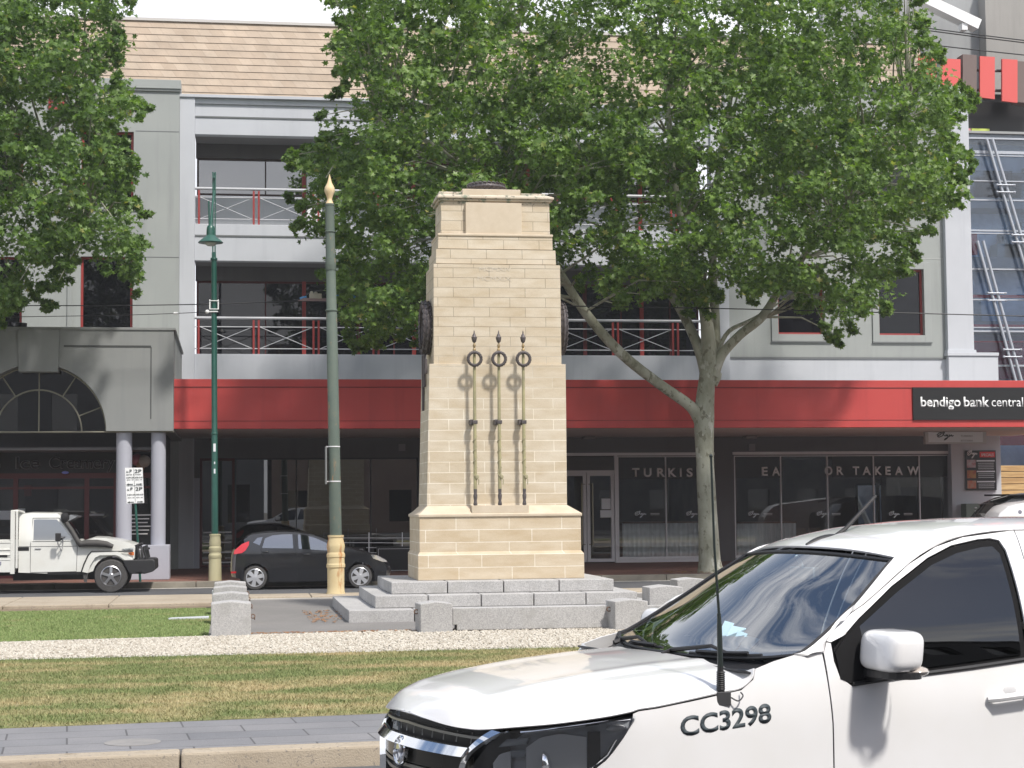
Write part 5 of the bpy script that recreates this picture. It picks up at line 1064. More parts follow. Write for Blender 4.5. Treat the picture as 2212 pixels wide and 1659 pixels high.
limb(tk, [q3(1532, 790), q3(1527, 700, -.1), q3(1508, 600, -.2), q3(1478, 500, -.1), q3(1455, 380, 0), q3(1440, 200, 0), q3(1420, 0, 0), q3(1400, -120, 0)], [.24, .17, .14, .10, .09, .07, .05, .03], 10)
limb(tk, [q3(1540, 800), q3(1545, 700, .3), q3(1540, 580, .6), q3(1545, 420, .8), q3(1580, 200, .9), q3(1600, 0, .8)], [.2, .13, .11, .09, .06, .03], 10)
limb(tk, [q3(1538, 810), q3(1560, 765, -.1), q3(1600, 722, -.3), q3(1650, 680, -.5), q3(1700, 600, -.8), q3(1780, 500, -1), q3(1880, 380, -1), q3(1960, 260, -.6)], [.2, .13, .12, .12, .09, .07, .05, .02], 10)
limb(tk, [q3(1552, 755, .1), q3(1575, 715, .2), q3(1625, 690, .3), q3(1690, 650, .3)], [.07, .06, .05, .02], 8)
limb(tk, [q3(1540, 830), q3(1550, 812), q3(1556, 805)], [.13, .12, .06], 8)
mainpoly = [(640, -150), (700, 5), (735, 55), (692, 95), (712, 140), (745, 172), (705, 222), (680, 262), (700, 300), (640, 330), (605, 343), (632, 372), (650, 400), (615, 432), (655, 455), (622, 498), (655, 522), (700, 535), (715, 560), (668, 592), (700, 625), (745, 668), (732, 700), (738, 752), (792, 772), (840, 735), (930, 745), (1050, 700), (1215, 600), (1300, 640), (1380, 690), (1440, 640), (1500, 690), (1500, 762), (1520, 700), (1560, 640), (1600, 700), (1650, 640), (1700, 640), (1760, 690), (1790, 745), (1850, 732), (1870, 690), (1930, 672), (1940, 620), (1992, 572), (1975, 535), (2030, 505), (2045, 455), (2105, 438), (2090, 390), (2112, 335), (2060, 300), (2075, 250), (2125, 215), (2060, 160), (2010, 60), (1985, -150)]
cs, rs = crown(mainpoly, YT_-1.3, 5.8, 2000, .28, .70, thin=((1135, 50, 16), (1165, 20, 12), (1740, 555, 14), (1650, 500, 16), (1720, 475, 14), (1885, 230, 8), (990, 430, 12), (820, 620, 8), (1690, 620, 8), (1440, 515, 12), (900, 560, 10), (860, 110, 12), (930, 300, 10), (780, 330, 9), (1010, 180, 10)))
# twigs from the limbs to the clumps
mainpts = [Vector(v) for v in tk.v[::12]]
tw = MB(); order = np.argsort(rng.random(len(cs)))[:420]
for i in order:
    c_ = Vector(cs[i]); b = min(mainpts, key=lambda p: (p-c_).length+(2 if p.z > c_.z+.3 else 0)+(100 if p.z < 6.8 else 0)); L = (c_-b).length
    if L < .3 or L > 6: continue
    mid = b.lerp(c_, .5)+Vector((0, 0, .12*L)); tw.tube([b, mid, c_], [.035, .022, .008], 5, cap=False)
tk.build('trunk', BARK, tree, smooth=True); tw.build('branches', BARK, tree, smooth=True)
leaves(cs, rs, 66, .155, LEAF, tree)
YL = 45.7
tree2 = thing('plane_tree', 'leafy plane tree at the left edge hanging in front of the grey wing and portico', 'tree', (wx(-230, YL, 1250), YL, .15))
tk = MB(); def_ = lambda px, py, dy=0: W(px, py, YL+dy)
limb(tk, [def_(-232, 1250), def_(-230, 1100), def_(-228, 900), def_(-222, 760)], [.4, .3, .26, .24], 14)
limb(tk, [def_(-224, 790), def_(-180, 680), def_(-120, 560), def_(-40, 440), def_(60, 330), def_(180, 220)], [.2, .15, .12, .09, .06, .03], 10)
limb(tk, [def_(-224, 780), def_(-200, 600, .5), def_(-150, 400, .6), def_(-60, 200, .6), def_(40, 20, .3), def_(90, -100)], [.22, .16, .12, .09, .06, .03], 10)
limb(tk, [def_(-226, 800), def_(-290, 640, -.3), def_(-350, 480, -.4), def_(-400, 300)], [.2, .14, .09, .03], 10)
limb(tk, [def_(-40, 440), def_(60, 430, -.5), def_(160, 450, -.8), def_(250, 520, -.6)], [.07, .05, .035, .015], 8)
lpoly = [(-420, -200), (285, -150), (293, 0), (272, 60), (282, 110), (262, 150), (290, 195), (322, 228), (300, 262), (275, 300), (300, 350), (305, 402), (280, 420), (345, 458), (312, 480), (328, 525), (305, 560), (318, 655), (288, 640), (258, 600), (230, 590), (200, 610), (165, 580), (150, 635), (108, 620), (112, 680), (60, 640), (25, 706), (-60, 690), (-180, 700), (-330, 640), (-470, 480), (-520, 200)]
cs, rs = crown(lpoly, YL-.8, 4.6, 1000, .28, .68, thin=((150, 20, 12), (210, 70, 8), (175, 530, 10), (120, 660, 8)))
mainpts = [Vector(v) for v in tk.v[::12]]; tw = MB()
for i in np.argsort(rng.random(len(cs)))[:240]:
    c_ = Vector(cs[i]); b = min(mainpts, key=lambda p: (p-c_).length+(100 if p.z < 7 else 0)); L = (c_-b).length
    if L < .3 or L > 6: continue
    tw.tube([b, b.lerp(c_, .5)+Vector((0, 0, .12*L)), c_], [.035, .022, .008], 5, cap=False)
tk.build('trunk', BARK, tree2, smooth=True); tw.build('branches', BARK, tree2, smooth=True)
leaves(cs, rs, 68, .155, LEAFL, tree2)
# ------------------------------------------------------------------ vehicle helpers
def gridpoly(poly, du, dz):
    bm = bmesh.new(); f = bm.faces.new([bm.verts.new((u, 0, z)) for u, z in poly])
    us = [p[0] for p in poly]; zs = [p[1] for p in poly]
    for k in range(math.ceil(min(us)/du), math.floor(max(us)/du)+1): bmesh.ops.bisect_plane(bm, geom=bm.verts[:]+bm.edges[:]+bm.faces[:], plane_co=(k*du, 0, 0), plane_no=(1, 0, 0))
    for k in range(math.ceil(min(zs)/dz), math.floor(max(zs)/dz)+1): bmesh.ops.bisect_plane(bm, geom=bm.verts[:]+bm.edges[:]+bm.faces[:], plane_co=(0, 0, k*dz), plane_no=(0, 0, 1))
    bmesh.ops.remove_doubles(bm, verts=bm.verts, dist=1e-5); return bm
def panel(poly, vfun, s, off, name, m, parent, du=.12, dz=.06, thick=.012, smooth=True, **tags):
    """a panel cut to a (u,z) outline, laid on the side surface v=vfun(u,z); s=1 is the -y side"""
    bm = gridpoly(poly, du, dz)
    for v in bm.verts: u, z = v.co.x, v.co.z; v.co.y = -s*(vfun(u, z)+off)
    bmesh.ops.recalc_face_normals(bm, faces=bm.faces)
    for e_ in bm.edges:
        if e_.is_boundary: e_.smooth = False
    me = bpy.data.meshes.new(name); 
    if bm.faces and sum(f.normal.y for f in bm.faces)*s > 0: bmesh.ops.reverse_faces(bm, faces=bm.faces)
    bm.to_mesh(me); bm.free(); me.materials.append(m); me.polygons.foreach_set('use_smooth', [smooth]*len(me.polygons))
    o = bpy.data.objects.new(name, me); COL.objects.link(o); o.parent = parent
    if thick: md = o.modifiers.new('thick', 'SOLIDIFY'); md.thickness = thick; md.offset = -1
    for k, v in tags.items(): o[k] = v
    return o
def hull(poly, vfun, name, m, parent, du=.12, dz=.07, nl=8, crownz=.03, nose=None, smooth=True, angle=38):
    bm = gridpoly(poly, du, dz); bv = {}
    edges = [e for e in bm.edges if e.is_boundary]; keys = [(e.verts[0].co.copy(), e.verts[1].co.copy()) for e in edges]
    side = [[(v.co.x, v.co.z) for v in f.verts] for f in bm.faces]; bm.free(); mb = MB()
    nf = nose or (lambda u, z, t: u)
    def P(u, z, t): V = vfun(u, z); return (nf(u, z, t), t*V, z+crownz*(1-t*t)*(1 if z > .6 else 0))
    for s in (-1, 1):
        for f in side: mb.add([P(u, z, s) for u, z in f], [tuple(range(len(f)))])
    for a, b in keys:
        for i in range(nl):
            t0, t1 = -1+2*i/nl, -1+2*(i+1)/nl; mb.add([P(a.x, a.z, t0), P(b.x, b.z, t0), P(b.x, b.z, t1), P(a.x, a.z, t1)], [(0, 1, 2, 3)])
    return mb.build(name, m, parent, world=False, smooth=smooth, angle=angle)
def arcpts(cx, cz, r, a0, a1, n=10): return [(cx+r*math.cos(math.radians(a0+(a1-a0)*i/n)), cz+r*math.sin(math.radians(a0+(a1-a0)*i/n))) for i in range(n+1)]
def wheel(parent, u, y, z, R, w, rr, spokes, s, tyre_m=None, rim_m=None, hubcap=False):
    """s=+1: outer face towards -y"""
    ax = (0, -s, 0); c = Vector((u, y, z))
    t = MB().lathe(c, [(rr*.98, -w*.9), (R*.9, -w*.95), (R*.985, -w*.8), (R, -w*.6), (R, -w*.3), (R*.985, -.03), (R*.93, .0), (rr*1.05, .005), (rr*.99, -.02)], 40, ax).build('tyre', tyre_m or RUBBER, None, smooth=True)
    o = bpy.data.objects.new('wheel', t.data); bpy.data.objects.remove(t); COL.objects.link(o); o.parent = parent
    rm = MB().lathe(c, [(rr*1.0, -.07), (rr*1.02, -.0), (rr*.96, .008), (rr*.90, -.02), (rr*.88, -.06)], 36, ax)
    rm.lathe(c, [(.0, -.03), (rr*.30, -.03), (rr*.30, .0), (rr*.22, .012), (.0, .014)], 20, ax)
    u_, w_ = Vector((1, 0, 0)), Vector((0, 0, 1)); A = Vector(ax)
    for k in range(spokes):
        a = 2*math.pi*k/spokes+.3; d = u_*math.cos(a)+w_*math.sin(a); t_ = -u_*math.sin(a)+w_*math.cos(a)
        wi, wo_ = (rr*.17, rr*.25) if hubcap else (rr*.12, rr*.14)
        p0 = c+d*rr*.2; p1 = c+d*rr*.93; rm.add([p0-t_*wi+A*.01, p0+t_*wi+A*.01, p1+t_*wo_-A*.005, p1-t_*wo_-A*.005, p0-t_*wi-A*.03, p0+t_*wi-A*.03, p1+t_*wo_-A*.04, p1-t_*wo_-A*.04], [(0, 1, 2, 3), (7, 6, 5, 4), (0, 4, 5, 1), (2, 6, 7, 3), (1, 5, 6, 2), (0, 3, 7, 4)])
    rm.build('rim', rim_m or ALLOY, o, world=False, smooth=True, angle=30)
    MB().lathe(c, [(rr*.95, -.10), (rr*.95, -.075)], 24, ax).build('brake_disc', BLACK, o, world=False); return o
def lerpf(xs, ys): return lambda x: float(np.interp(x, xs, ys))
# ------------------------------------------------------------------ black hatchback
def PX(fn, pts): return [fn(*p) for p in pts]
HY = 43.62; hx0 = W(490+6, 1250, HY).x
hb_ = thing('parked_hatchback', 'small black hatchback parked side on behind the rusted iron pole', 'car', (hx0, HY, 0))
hu = lambda x, y: ((x-235)/363.7*1.012, max(0, (1420-y)/363.7)*1.0)
def hv(u, z):
    V = .86-.30*max(0, z-.86)**1.15-.10*max(0, .45-z)-.01
    V -= .55*max(0, .30-u)**1.6+.42*max(0, u-3.30)**1.35; return max(.2, V)
hv2 = lambda u, z: hv(u, z)
def hloc(u, z): return u, z
hwh = ((.60, .29), (3.10, .29))
body = [hu(250, 1310), hu(240, 1250), hu(248, 1130), hu(262, 1085), hu(320, 1010), hu(380, 965), hu(425, 940), hu(500, 930), hu(600, 924), hu(700, 921), hu(800, 926), hu(880, 936), hu(960, 955), hu(1040, 985), hu(1120, 1020), hu(1210, 1058), hu(1290, 1078), hu(1370, 1098), hu(1440, 1122), hu(1520, 1150), hu(1590, 1183), hu(1628, 1215), hu(1642, 1262), hu(1635, 1310), hu(1600, 1340)]
body += [(3.10+.345, .21)]+arcpts(3.10, .29, .345, -8, 188, 14)+[(3.10-.345, .19), (.60+.345, .19)]+arcpts(.60, .29, .345, -8, 188, 14)+[(.60-.345, .24)]
HB = hull(body, hv, 'body', NAVY, hb_, nose=lambda u, z, t: u+(.18*(t*t) if u < .25 else 0)*.6-(.16*t*t if u > 3.5 else 0))
# hull is centred on local y=0; shift so the near flank stands at y=0
for ob_ in (HB,):
    for v in ob_.data.vertices: v.co.y += .86
hvs = lambda u, z: hv(u, z)-.86
MB().box(.25, .15, .16, 3.7, 1.55, .40).build('underbody', BLACK, hb_, world=False)
for (u, z) in hwh:
    for s, y in ((1, .03), (-1, 1.69)): wheel(hb_, u, y, z, .29, .18, .212, 6, s, hubcap=True, rim_m=ALLOY)
gz1 = [hu(510, 1058), hu(535, 975), hu(600, 950), hu(690, 942), hu(768, 942), hu(775, 1064)]
gz2 = [hu(822, 1068), hu(815, 944), hu(880, 952), hu(960, 975), hu(1040, 1010), hu(1105, 1050), hu(1145, 1078), hu(1140, 1092)]
gz0 = [hu(432, 1010), hu(470, 970), hu(515, 963), hu(490, 1035)]
for s in (1, -1):
    f = (lambda u, z: hv(u, z)-.86) if s == 1 else (lambda u, z: hv(u, z)+.86)
    for p in (gz1, gz2): panel(p, f, s, .006, 'side_window', GL_CAR, hb_)
    panel(gz0, f, s, .006, 'quarter_window', GL_CAR, hb_)
    panel([hu(268, 1110), hu(275, 1075), hu(340, 1020), hu(400, 997), hu(398, 1030), hu(370, 1075), hu(340, 1098)], f, s, .008, 'tail_lamp', TAILR, hb_)
    panel([hu(1440, 1128), hu(1500, 1135), hu(1580, 1180), hu(1585, 1195), hu(1540, 1190), hu(1460, 1160)], f, s, .008, 'headlight', CHROME, hb_)
    panel([hu(245, 1258), hu(290, 1256), hu(290, 1272), hu(245, 1274)], f, s, .008, 'rear_reflector', TAILR, hb_)
    for pts in ([hu(795, 940), hu(800, 1070), hu(812, 1200), hu(805, 1345)], [hu(500, 1060), hu(520, 1130), hu(590, 1220)], [hu(1150, 1085), hu(1185, 1200), hu(1180, 1340)]):
        MB().tube([(u, -s*(f(u, z)+.002), z) for u, z in [(a.x, a.z) for a in catmull([(p[0], 0, p[1]) for p in pts], 4)]], .004, 4).build('door_seam', BLACK, hb_, world=False)
    for x, y in ((540, 1090), (890, 1118)): u, z = hu(x, y); MB().ball((u, -s*(f(u, z)+.012), z), .09, 10, (1, .22, .22)).build('door_handle', NAVY, hb_, world=False, smooth=True)
    u, z = hu(1120, 1075); MB().ball((u, -s*(f(u, z)+.09), z+.02), .09, 12, (.8, .9, .75)).build('wing_mirror', NAVY, hb_, world=False, smooth=True)
ws = MB()
def hpt(u, z, t): return (u, .86+t*hv(u, z)*.93, z+.03*(1-t*t)+.006)
ws.grid(lambda a, b: hpt(*[hu(960, 955), hu(1000, 968), hu(1060, 993), hu(1120, 1019), hu(1190, 1049)][int(round(a*4))], -1+2*b), 4, 8); ws.build('windscreen', GL_TINT, hb_, world=False, smooth=True)
ws = MB(); ws.grid(lambda a, b: (lambda q, t: (q[0]-.012+.0*t, .86+t*hv(*q)*.85, q[1]+.02))([hu(275, 1072), hu(320, 1015), hu(365, 975)][int(round(a*2))], -1+2*b), 2, 6); ws.build('rear_window', GL_TINT, hb_, world=False, smooth=True)
u, z = hu(405, 962); MB().box(u-.06, .2, z, u+.25, 1.52, z+.035).build('spoiler', NAVY, hb_, world=False, bevel=.012)
MB().box(3.72, .45, .35, 3.86, 1.27, .50).build('grille', PLAST, hb_, world=False, bevel=.02)
# ------------------------------------------------------------------ cab chassis pickup
LY_ = 43.45; lpx = 88.8/.54*3.253
lx_front = W(2020/3.253*.54, 1250, LY_).x
pk = thing('parked_pickup', 'white single cab tray pickup with black bull bar and snorkel parked at left', 'pickup', (lx_front, LY_, 0))
lu = lambda x, y: ((x-2020)/lpx, max(0, (1312-y)/lpx))
def lvf(u, z):
    V = .84-.20*max(0, z-1.24)**1.1
    V -= .25*max(0, u+.70)**1.2 if u > -.70 else 0; return V
cab = [lu(345, 1045), lu(345, 350), lu(375, 318), lu(480, 306), lu(800, 312), lu(838, 335), lu(900, 430), lu(1000, 565), lu(1085, 672), lu(1130, 668), lu(1180, 650), lu(1270, 622), lu(1400, 628), lu(1560, 655), lu(1700, 688), lu(1790, 715), lu(1812, 740), lu(1800, 890), lu(1640, 905)]
wc, wz_ = (1475-2020)/lpx, .385
cab += [(wc+.43*math.cos(math.radians(a)), wz_+.47*math.sin(math.radians(a))) for a in np.linspace(20, 165, 10)]+[lu(1190, 1060), lu(1120, 1050), lu(700, 1062)]
LB = hull(cab, lvf, 'body', LCW, pk, crownz=.025, du=.15, nose=lambda u, z, t: u-(.08*t*t if u > -.5 else 0))
for v in LB.data.vertices: v.co.y += .87
fl_ = lambda s: ((lambda u, z: lvf(u, z)-.87) if s == 1 else (lambda u, z: lvf(u, z)+.87))
for s in (1, -1):
    f = fl_(s)
    panel([lu(525, 648), lu(525, 390), lu(560, 385), lu(800, 390), lu(860, 450), lu(1000, 650)], f, s, .006, 'side_window', GL_CAR, pk)
    MB().tube([(u, -s*(f(u, z)+.004), z) for u, z in (lu(512, 370), lu(830, 372), lu(1030, 640), lu(1060, 740), lu(1050, 1040), lu(490, 1045), lu(490, 700), lu(512, 370))], .008, 4).build('door_seam', mat('seam_grey', (.20, .20, .20)), pk, world=False)
    MB().tube([(u, -s*(f(u, z)+.003), z) for u, z in (lu(350, 722), lu(1090, 725))], .006, 4).build('body_crease', MATS['seam_grey'], pk, world=False)
    MB().tube([(u, -s*(f(u, z)+.006), z) for u, z in (lu(515, 655), lu(1010, 655))], .010, 4).build('window_trim', LCW, pk, world=False)
    panel([lu(335, 775), lu(335, 730), lu(472, 730), lu(472, 775)], f, s, .006, 'body_vent', BLACK, pk)
    u, z = lu(580, 752); MB().box(u-.07, -s*(f(u, z)+.0)-.02, z-.012, u+.07, -s*f(u, z)+.02, z+.012).build('door_handle', STEEL, pk, world=False, bevel=.005)
    # flared arch
    fp_ = [lu(1120, 1045), lu(1150, 950), lu(1200, 840), lu(1240, 795), lu(1560, 800), lu(1620, 840), lu(1760, 905), lu(1640, 905), lu(1580, 860), lu(1530, 842), lu(1340, 842), lu(1280, 870), lu(1225, 960), lu(1190, 1060)]
    panel(fp_, f, s, .07, 'wheel_flare', LCW, pk, thick=.08)
    MB().tube([(u, -s*(f(u, z)+.075), z) for u, z in (lu(1115, 1045), lu(1145, 950), lu(1195, 840), lu(1240, 790), lu(1740, 800))], .018, 6).build('flare_trim', PLAST, pk, world=False)
    panel([lu(1680, 815), lu(1755, 805), lu(1755, 848), lu(1710, 845)], f, s, .03, 'indicator', AMBER, pk); panel([lu(1610, 765), lu(1750, 752), lu(1750, 795), lu(1640, 795)], f, s, .02, 'headlight', GL_LENS, pk)
    mx_, mz_ = lu(845, 610); MB().box(mx_-.08, -s*(f(mx_, 1.2)+.26)-.02, mz_-.09, mx_+.05, -s*(f(mx_, 1.2)+.26)+.04, mz_+.10).build('wing_mirror', PLAST, pk, world=False, bevel=.02)
    yb_ = -s*(f(mx_, 1.0)); MB().tube([(mx_-.03, yb_-s*.24, mz_-.05), (mx_-.02, yb_-s*.22, mz_-.16), (mx_+.03, yb_, mz_-.30)], .014, 6).tube([(mx_+.09, yb_-s*.24, mz_-.02), (mx_+.09, yb_-s*.22, mz_-.16), (mx_+.05, yb_, mz_-.30)], .014, 6).tube([(mx_, yb_-s*.24, mz_), (mx_+.12, yb_, mz_)], .014, 6).build('mirror_arm', STEEL, pk, world=False, smooth=True)
    panel([lu(1130, 1050), lu(1195, 1060), lu(1180, 1180), lu(1145, 1170)], f, s, .03, 'mud_flap', RUBBER, pk, thick=.02)
# grilles, bull bar
MB().box(-.45, .2, .75, -.40, 1.54, 1.08).build('grille', PLAST, pk, world=False)
bb = [lu(1625, 905), lu(1990, 900), lu(2018, 920), lu(2022, 1030), lu(1990, 1055), lu(1880, 1085), (lu(1850, 1060)), lu(1720, 1085), lu(1690, 1050), lu(1640, 960)]
bo = MB(); n_b = len(bb); bo.add([(u, -.08, z) for u, z in bb]+[(u, 1.82, z) for u, z in bb], [tuple(range(n_b)), tuple(range(2*n_b-1, n_b-1, -1))]+[(i, (i+1) % n_b, (i+1) % n_b+n_b, i+n_b) for i in range(n_b)]); bo.build('bumper', PLAST, pk, world=False, bevel=.02)
br_ = MB()
for y in (.1, .55, 1.19, 1.64):
    for x_ in (1790, 1870): a = lu(x_, 740); b = lu(x_+35, 900); br_.tube([(a[0], y, a[1]), (b[0], y, b[1])], .03, 8)
a = lu(1780, 738); br_.tube([(a[0], .08, a[1]), (a[0]+.06, .2, a[1]+.03), (a[0]+.06, 1.54, a[1]+.03), (a[0], 1.66, a[1])], .04, 8); a = lu(1905, 780); br_.tube([(a[0], .3, a[1]), (a[0], 1.44, a[1])], .03, 8); br_.build('bull_bar', PLAST, pk, world=False, smooth=True)
a, b = lu(1800, 770), lu(1840, 900); MB().box(a[0], .12, b[1], b[0], .2, a[1]).box(a[0], 1.54, b[1], b[0], 1.62, a[1]).build('lamp_guard', STEEL, pk, world=False, bevel=.01)
# snorkel
sn = [lu(1500, 735), lu(1420, 705), lu(1300, 690), lu(1160, 690), lu(1100, 700), lu(1060, 650), lu(985, 520), lu(920, 430)]
MB().tube([(u, lvf(u, z)-.93-.0 if False else -.05+.2*max(0, z-1.24), z) for u, z in sn], [.05, .075, .085, .085, .08, .06, .055, .05], 10).build('snorkel', mat('faded_plastic', (.055, .052, .05), rough=.7), pk, world=False, smooth=True)
a = lu(905, 330); MB().lathe((a[0], .06, a[1]-.08), [(.05, -.12), (.09, -.04), (.10, .02), (.09, .09), (.04, .12), (0, .12)], 16).build('snorkel_cap', PLAST, pk, world=False, smooth=True)
a = lu(985, 375); MB().add([(a[0]-.14, .16, a[1]-.10), (a[0]+.12, .16, a[1]+.03), (a[0]-.02, .16, a[1]+.08), (a[0]-.16, .16, a[1]+.03), (a[0]-.14, 1.56, a[1]-.10), (a[0]+.12, 1.56, a[1]+.03), (a[0]-.02, 1.56, a[1]+.08), (a[0]-.16, 1.56, a[1]+.03)], [(0, 1, 2, 3), (7, 6, 5, 4), (0, 4, 5, 1), (1, 5, 6, 2), (2, 6, 7, 3), (3, 7, 4, 0)]).build('sun_visor', mat('smoked_visor', (.45, .47, .5), rough=.1, metal=.5), pk, world=False)
wsq = MB(); wsq.grid(lambda a, b: (lambda q: (q[0]+.008, .87+(-1+2*b)*lvf(*q)*.92, q[1]+.02*(1-(2*b-1)**2)+.006))([lu(850, 360), lu(960, 510), lu(1070, 650)][int(round(a*2))]), 2, 6); wsq.build('windscreen', GL_TINT, pk, world=False, smooth=True)
# headboard and tray
h0, h1 = lu(250, 270), lu(335, 1050); hbm = MB()
hbm.box(h0[0], -.06, .47, h0[0]+.10, .02, h0[1]).box(h0[0], 1.72, .47, h0[0]+.10, 1.80, h0[1]).box(h0[0], .02, h0[1]-.06, h0[0]+.10, 1.72, h0[1]).box(h0[0]+.12, -.06, .60, h1[0]+.01, -.0, h0[1]-.02)
for k in range(9): z = 1.30+.07*k; hbm.box(h0[0]+.02, .02, z, h0[0]+.08, 1.72, z+.025)
hbm.build('headboard', LCW, pk, world=False, bevel=.008)
MB().tube([(h0[0]+.05, -.03, h0[1]-.02), (h0[0]+.16, -.03, h0[1]-.01), (lu(400, 300)[0], .2, lu(400, 300)[1])], .025, 8).build('headboard_bow', LCW, pk, world=False, smooth=True)
t0 = -6.0; t1 = h0[0]; tz0, tz1 = lu(0, 870)[1], lu(0, 648)[1]
tb = MB()
for y0_, y1_ in ((-.06, -.01), (1.75, 1.80)):
    tb.box(t0, y0_, tz1-.055, t1, y1_, tz1).box(t0, y0_+.012, tz0+.03, t1, y1_-.012, tz1-.055).box(t0, y0_-.006, tz1-.22, t1, y1_+.006, tz1-.19).box(t0, y0_-.006, tz1-.34, t1, y1_+.006, tz1-.31)
tb.box(t0, -.06, tz0-.04, t1, 1.80, tz0+.02).build('tray', LCW, pk, world=False, bevel=.006)
MB().box(t1-.34, -.075, tz0+.04, t1-.06, -.058, tz0+.09).box(t1-.85, -.075, tz0+.04, t1-.42, -.058, tz0+.09).build('tray_latch', BLACK, pk, world=False)
a, b = lu(-260, 875), lu(300, 1040); tbx = MB().box(a[0], -.05, b[1], b[0], .45, a[1]-.03).build('tool_box', LCW, pk, world=False, bevel=.01)
c_ = lu(120, 935); MB().add([(c_[0]+x*.055, -.057, c_[1]+z*.055) for x, z in ((-.8, 1), (.8, 1), (.8, -.3), (0, -1), (-.8, -.3))]+[(c_[0]+x*.055, -.05, c_[1]+z*.055) for x, z in ((-.8, 1), (.8, 1), (.8, -.3), (0, -1), (-.8, -.3))], [(0, 1, 2, 3, 4), (9, 8, 7, 6, 5), (0, 5, 6, 1), (1, 6, 7, 2), (2, 7, 8, 3), (3, 8, 9, 4), (4, 9, 5, 0)]).build('shield_badge', mat('badge_grey', (.25, .25, .30), rough=.4), tbx, world=False)
MB().box(-6.0, .35, .42, -.25, .50, .56).box(-6.0, 1.24, .42, -.25, 1.39, .56).box(-3.3, .5, .3, -1.2, 1.3, .45).box(-1.3, .2, .45, -.4, 1.55, .75).box(lu(700, 0)[0], -.0, .44, lu(1110, 0)[0], .12, .50).build('chassis', BLACK, pk, world=False)
MB().tube([(wc, -.0, .36), (wc, 1.74, .36)], .05, 8).tube([(wc-3.18, .0, .36), (wc-3.18, 1.74, .36)], .06, 8).build('axle', BLACK, pk, world=False, smooth=True)
for u in (wc, wc-3.18):
    for s, y in ((1, -.04), (-1, 1.78)): wheel(pk, u, y, .39, .39, .25, .235, 5, s, rim_m=STEEL)
# ------------------------------------------------------------------ four wheel drive seen past the ute roof at right
EY = 47.5
fw = thing('parked_four_wheel_drive', 'white four wheel drive with black spare tyre half hidden behind the ute roof at right', 'car', (W(2145, 1200, EY).x, EY, 0))
def ew(px, py): p = W(px, py, EY); return (p.x-fw.location.x, p.z)
evf = lambda u, z: .88-.22*max(0, z-1.15)
g_ = lambda px, py: ew(px, py)
zg_ = 0.25
eb = [g_(2128, 1235), g_(2130, 1175), g_(2140, 1120), g_(2165, 1090), g_(2200, 1074), g_(2240, 1066), g_(2340, 1064), g_(2440, 1070), g_(2480, 1112), g_(2560, 1125), g_(2565, 1200), g_(2550, 1235)]
EB = hull(eb, evf, 'body', mat('dark_green_car', (.03, .035, .035), rough=.25, coat=1), fw, crownz=.02, nose=lambda u, z, t: u+(.10*t*t if u < .3 else 0))
for v in EB.data.vertices: v.co.y += .9
p = g_(2139, 1128); MB().lathe((p[0]-.0, .30, p[1]-.16), [(.10, -.02), (.34, -.02), (.40, .03), (.41, .1), (.40, .2), (.34, .24), (.0, .24)], 32, (-1, 0, 0)).build('spare_tyre', RUBBER, fw, world=False, smooth=True)
p0, p1 = g_(2180, 1075), g_(2300, 1072); MB().box(p0[0], .0, p0[1]+.05, p1[0], 1.7, p0[1]+.10).tube([(p0[0]-.5, .1, p0[1]-.09), (p0[0]+.1, .1, p0[1]+.07), (p1[0], .1, p1[1]+.08)], .03, 8).build('roof_rack', BLACK, fw, world=False, bevel=.01)
panel([g_(2178, 1120), g_(2192, 1094), g_(2215, 1088), g_(2260, 1088), g_(2262, 1118)], lambda u, z: evf(u, z)-.9, 1, .006, 'side_window', mat('green_reflecting_glass', (.10, .22, .20), rough=.08, metal=.4), fw)
panel([g_(2280, 1088), g_(2400, 1088), g_(2430, 1118), g_(2280, 1118)], lambda u, z: evf(u, z)-.9, 1, .006, 'side_window', GL_TINT, fw)
for px in (2175, 2490): p = g_(px, 1230); wheel(fw, p[0], .03, .38, .38, .22, .23, 6, 1); wheel(fw, p[0], 1.75, .38, .38, .22, .23, 6, -1)
sc_ = thing('parked_white_car', 'white rounded car bonnet just showing above the ute roof at the far right edge', 'car', (W(2205, 1200, 44.0).x, 44.0, 0))
def e2(px, py): p = W(px, py, 44.0); return (p.x-sc_.location.x, p.z)
evf2 = lambda u, z: .86-.3*max(0, z-.8)-.4*max(0, .25-u)**1.5
wb = [e2(2160, 1225), e2(2158, 1160), e2(2164, 1130), e2(2176, 1108), e2(2192, 1094), e2(2212, 1088), e2(2260, 1082), e2(2330, 1072), e2(2390, 1068), e2(2470, 1080), e2(2500, 1120), e2(2510, 1225)]
EB = hull(wb, evf2, 'body', UTEW, sc_, crownz=.04)
for v in EB.data.vertices: v.co.y += .87
p = e2(2203, 1106); MB().lathe((p[0], -.0, p[1]), [(.05, 0), (.055, .01), (.0, .015)], 20, (0, -1, 0)).build('round_badge', mat('badge_grey', (.25, .25, .30)), sc_, world=False, smooth=True)
for px in (2205, 2450): p = e2(px, 1230); wheel(sc_, p[0], .02, .31, .31, .2, .2, 6, 1); wheel(sc_, p[0], 1.72, .31, .31, .2, .2, 6, -1)
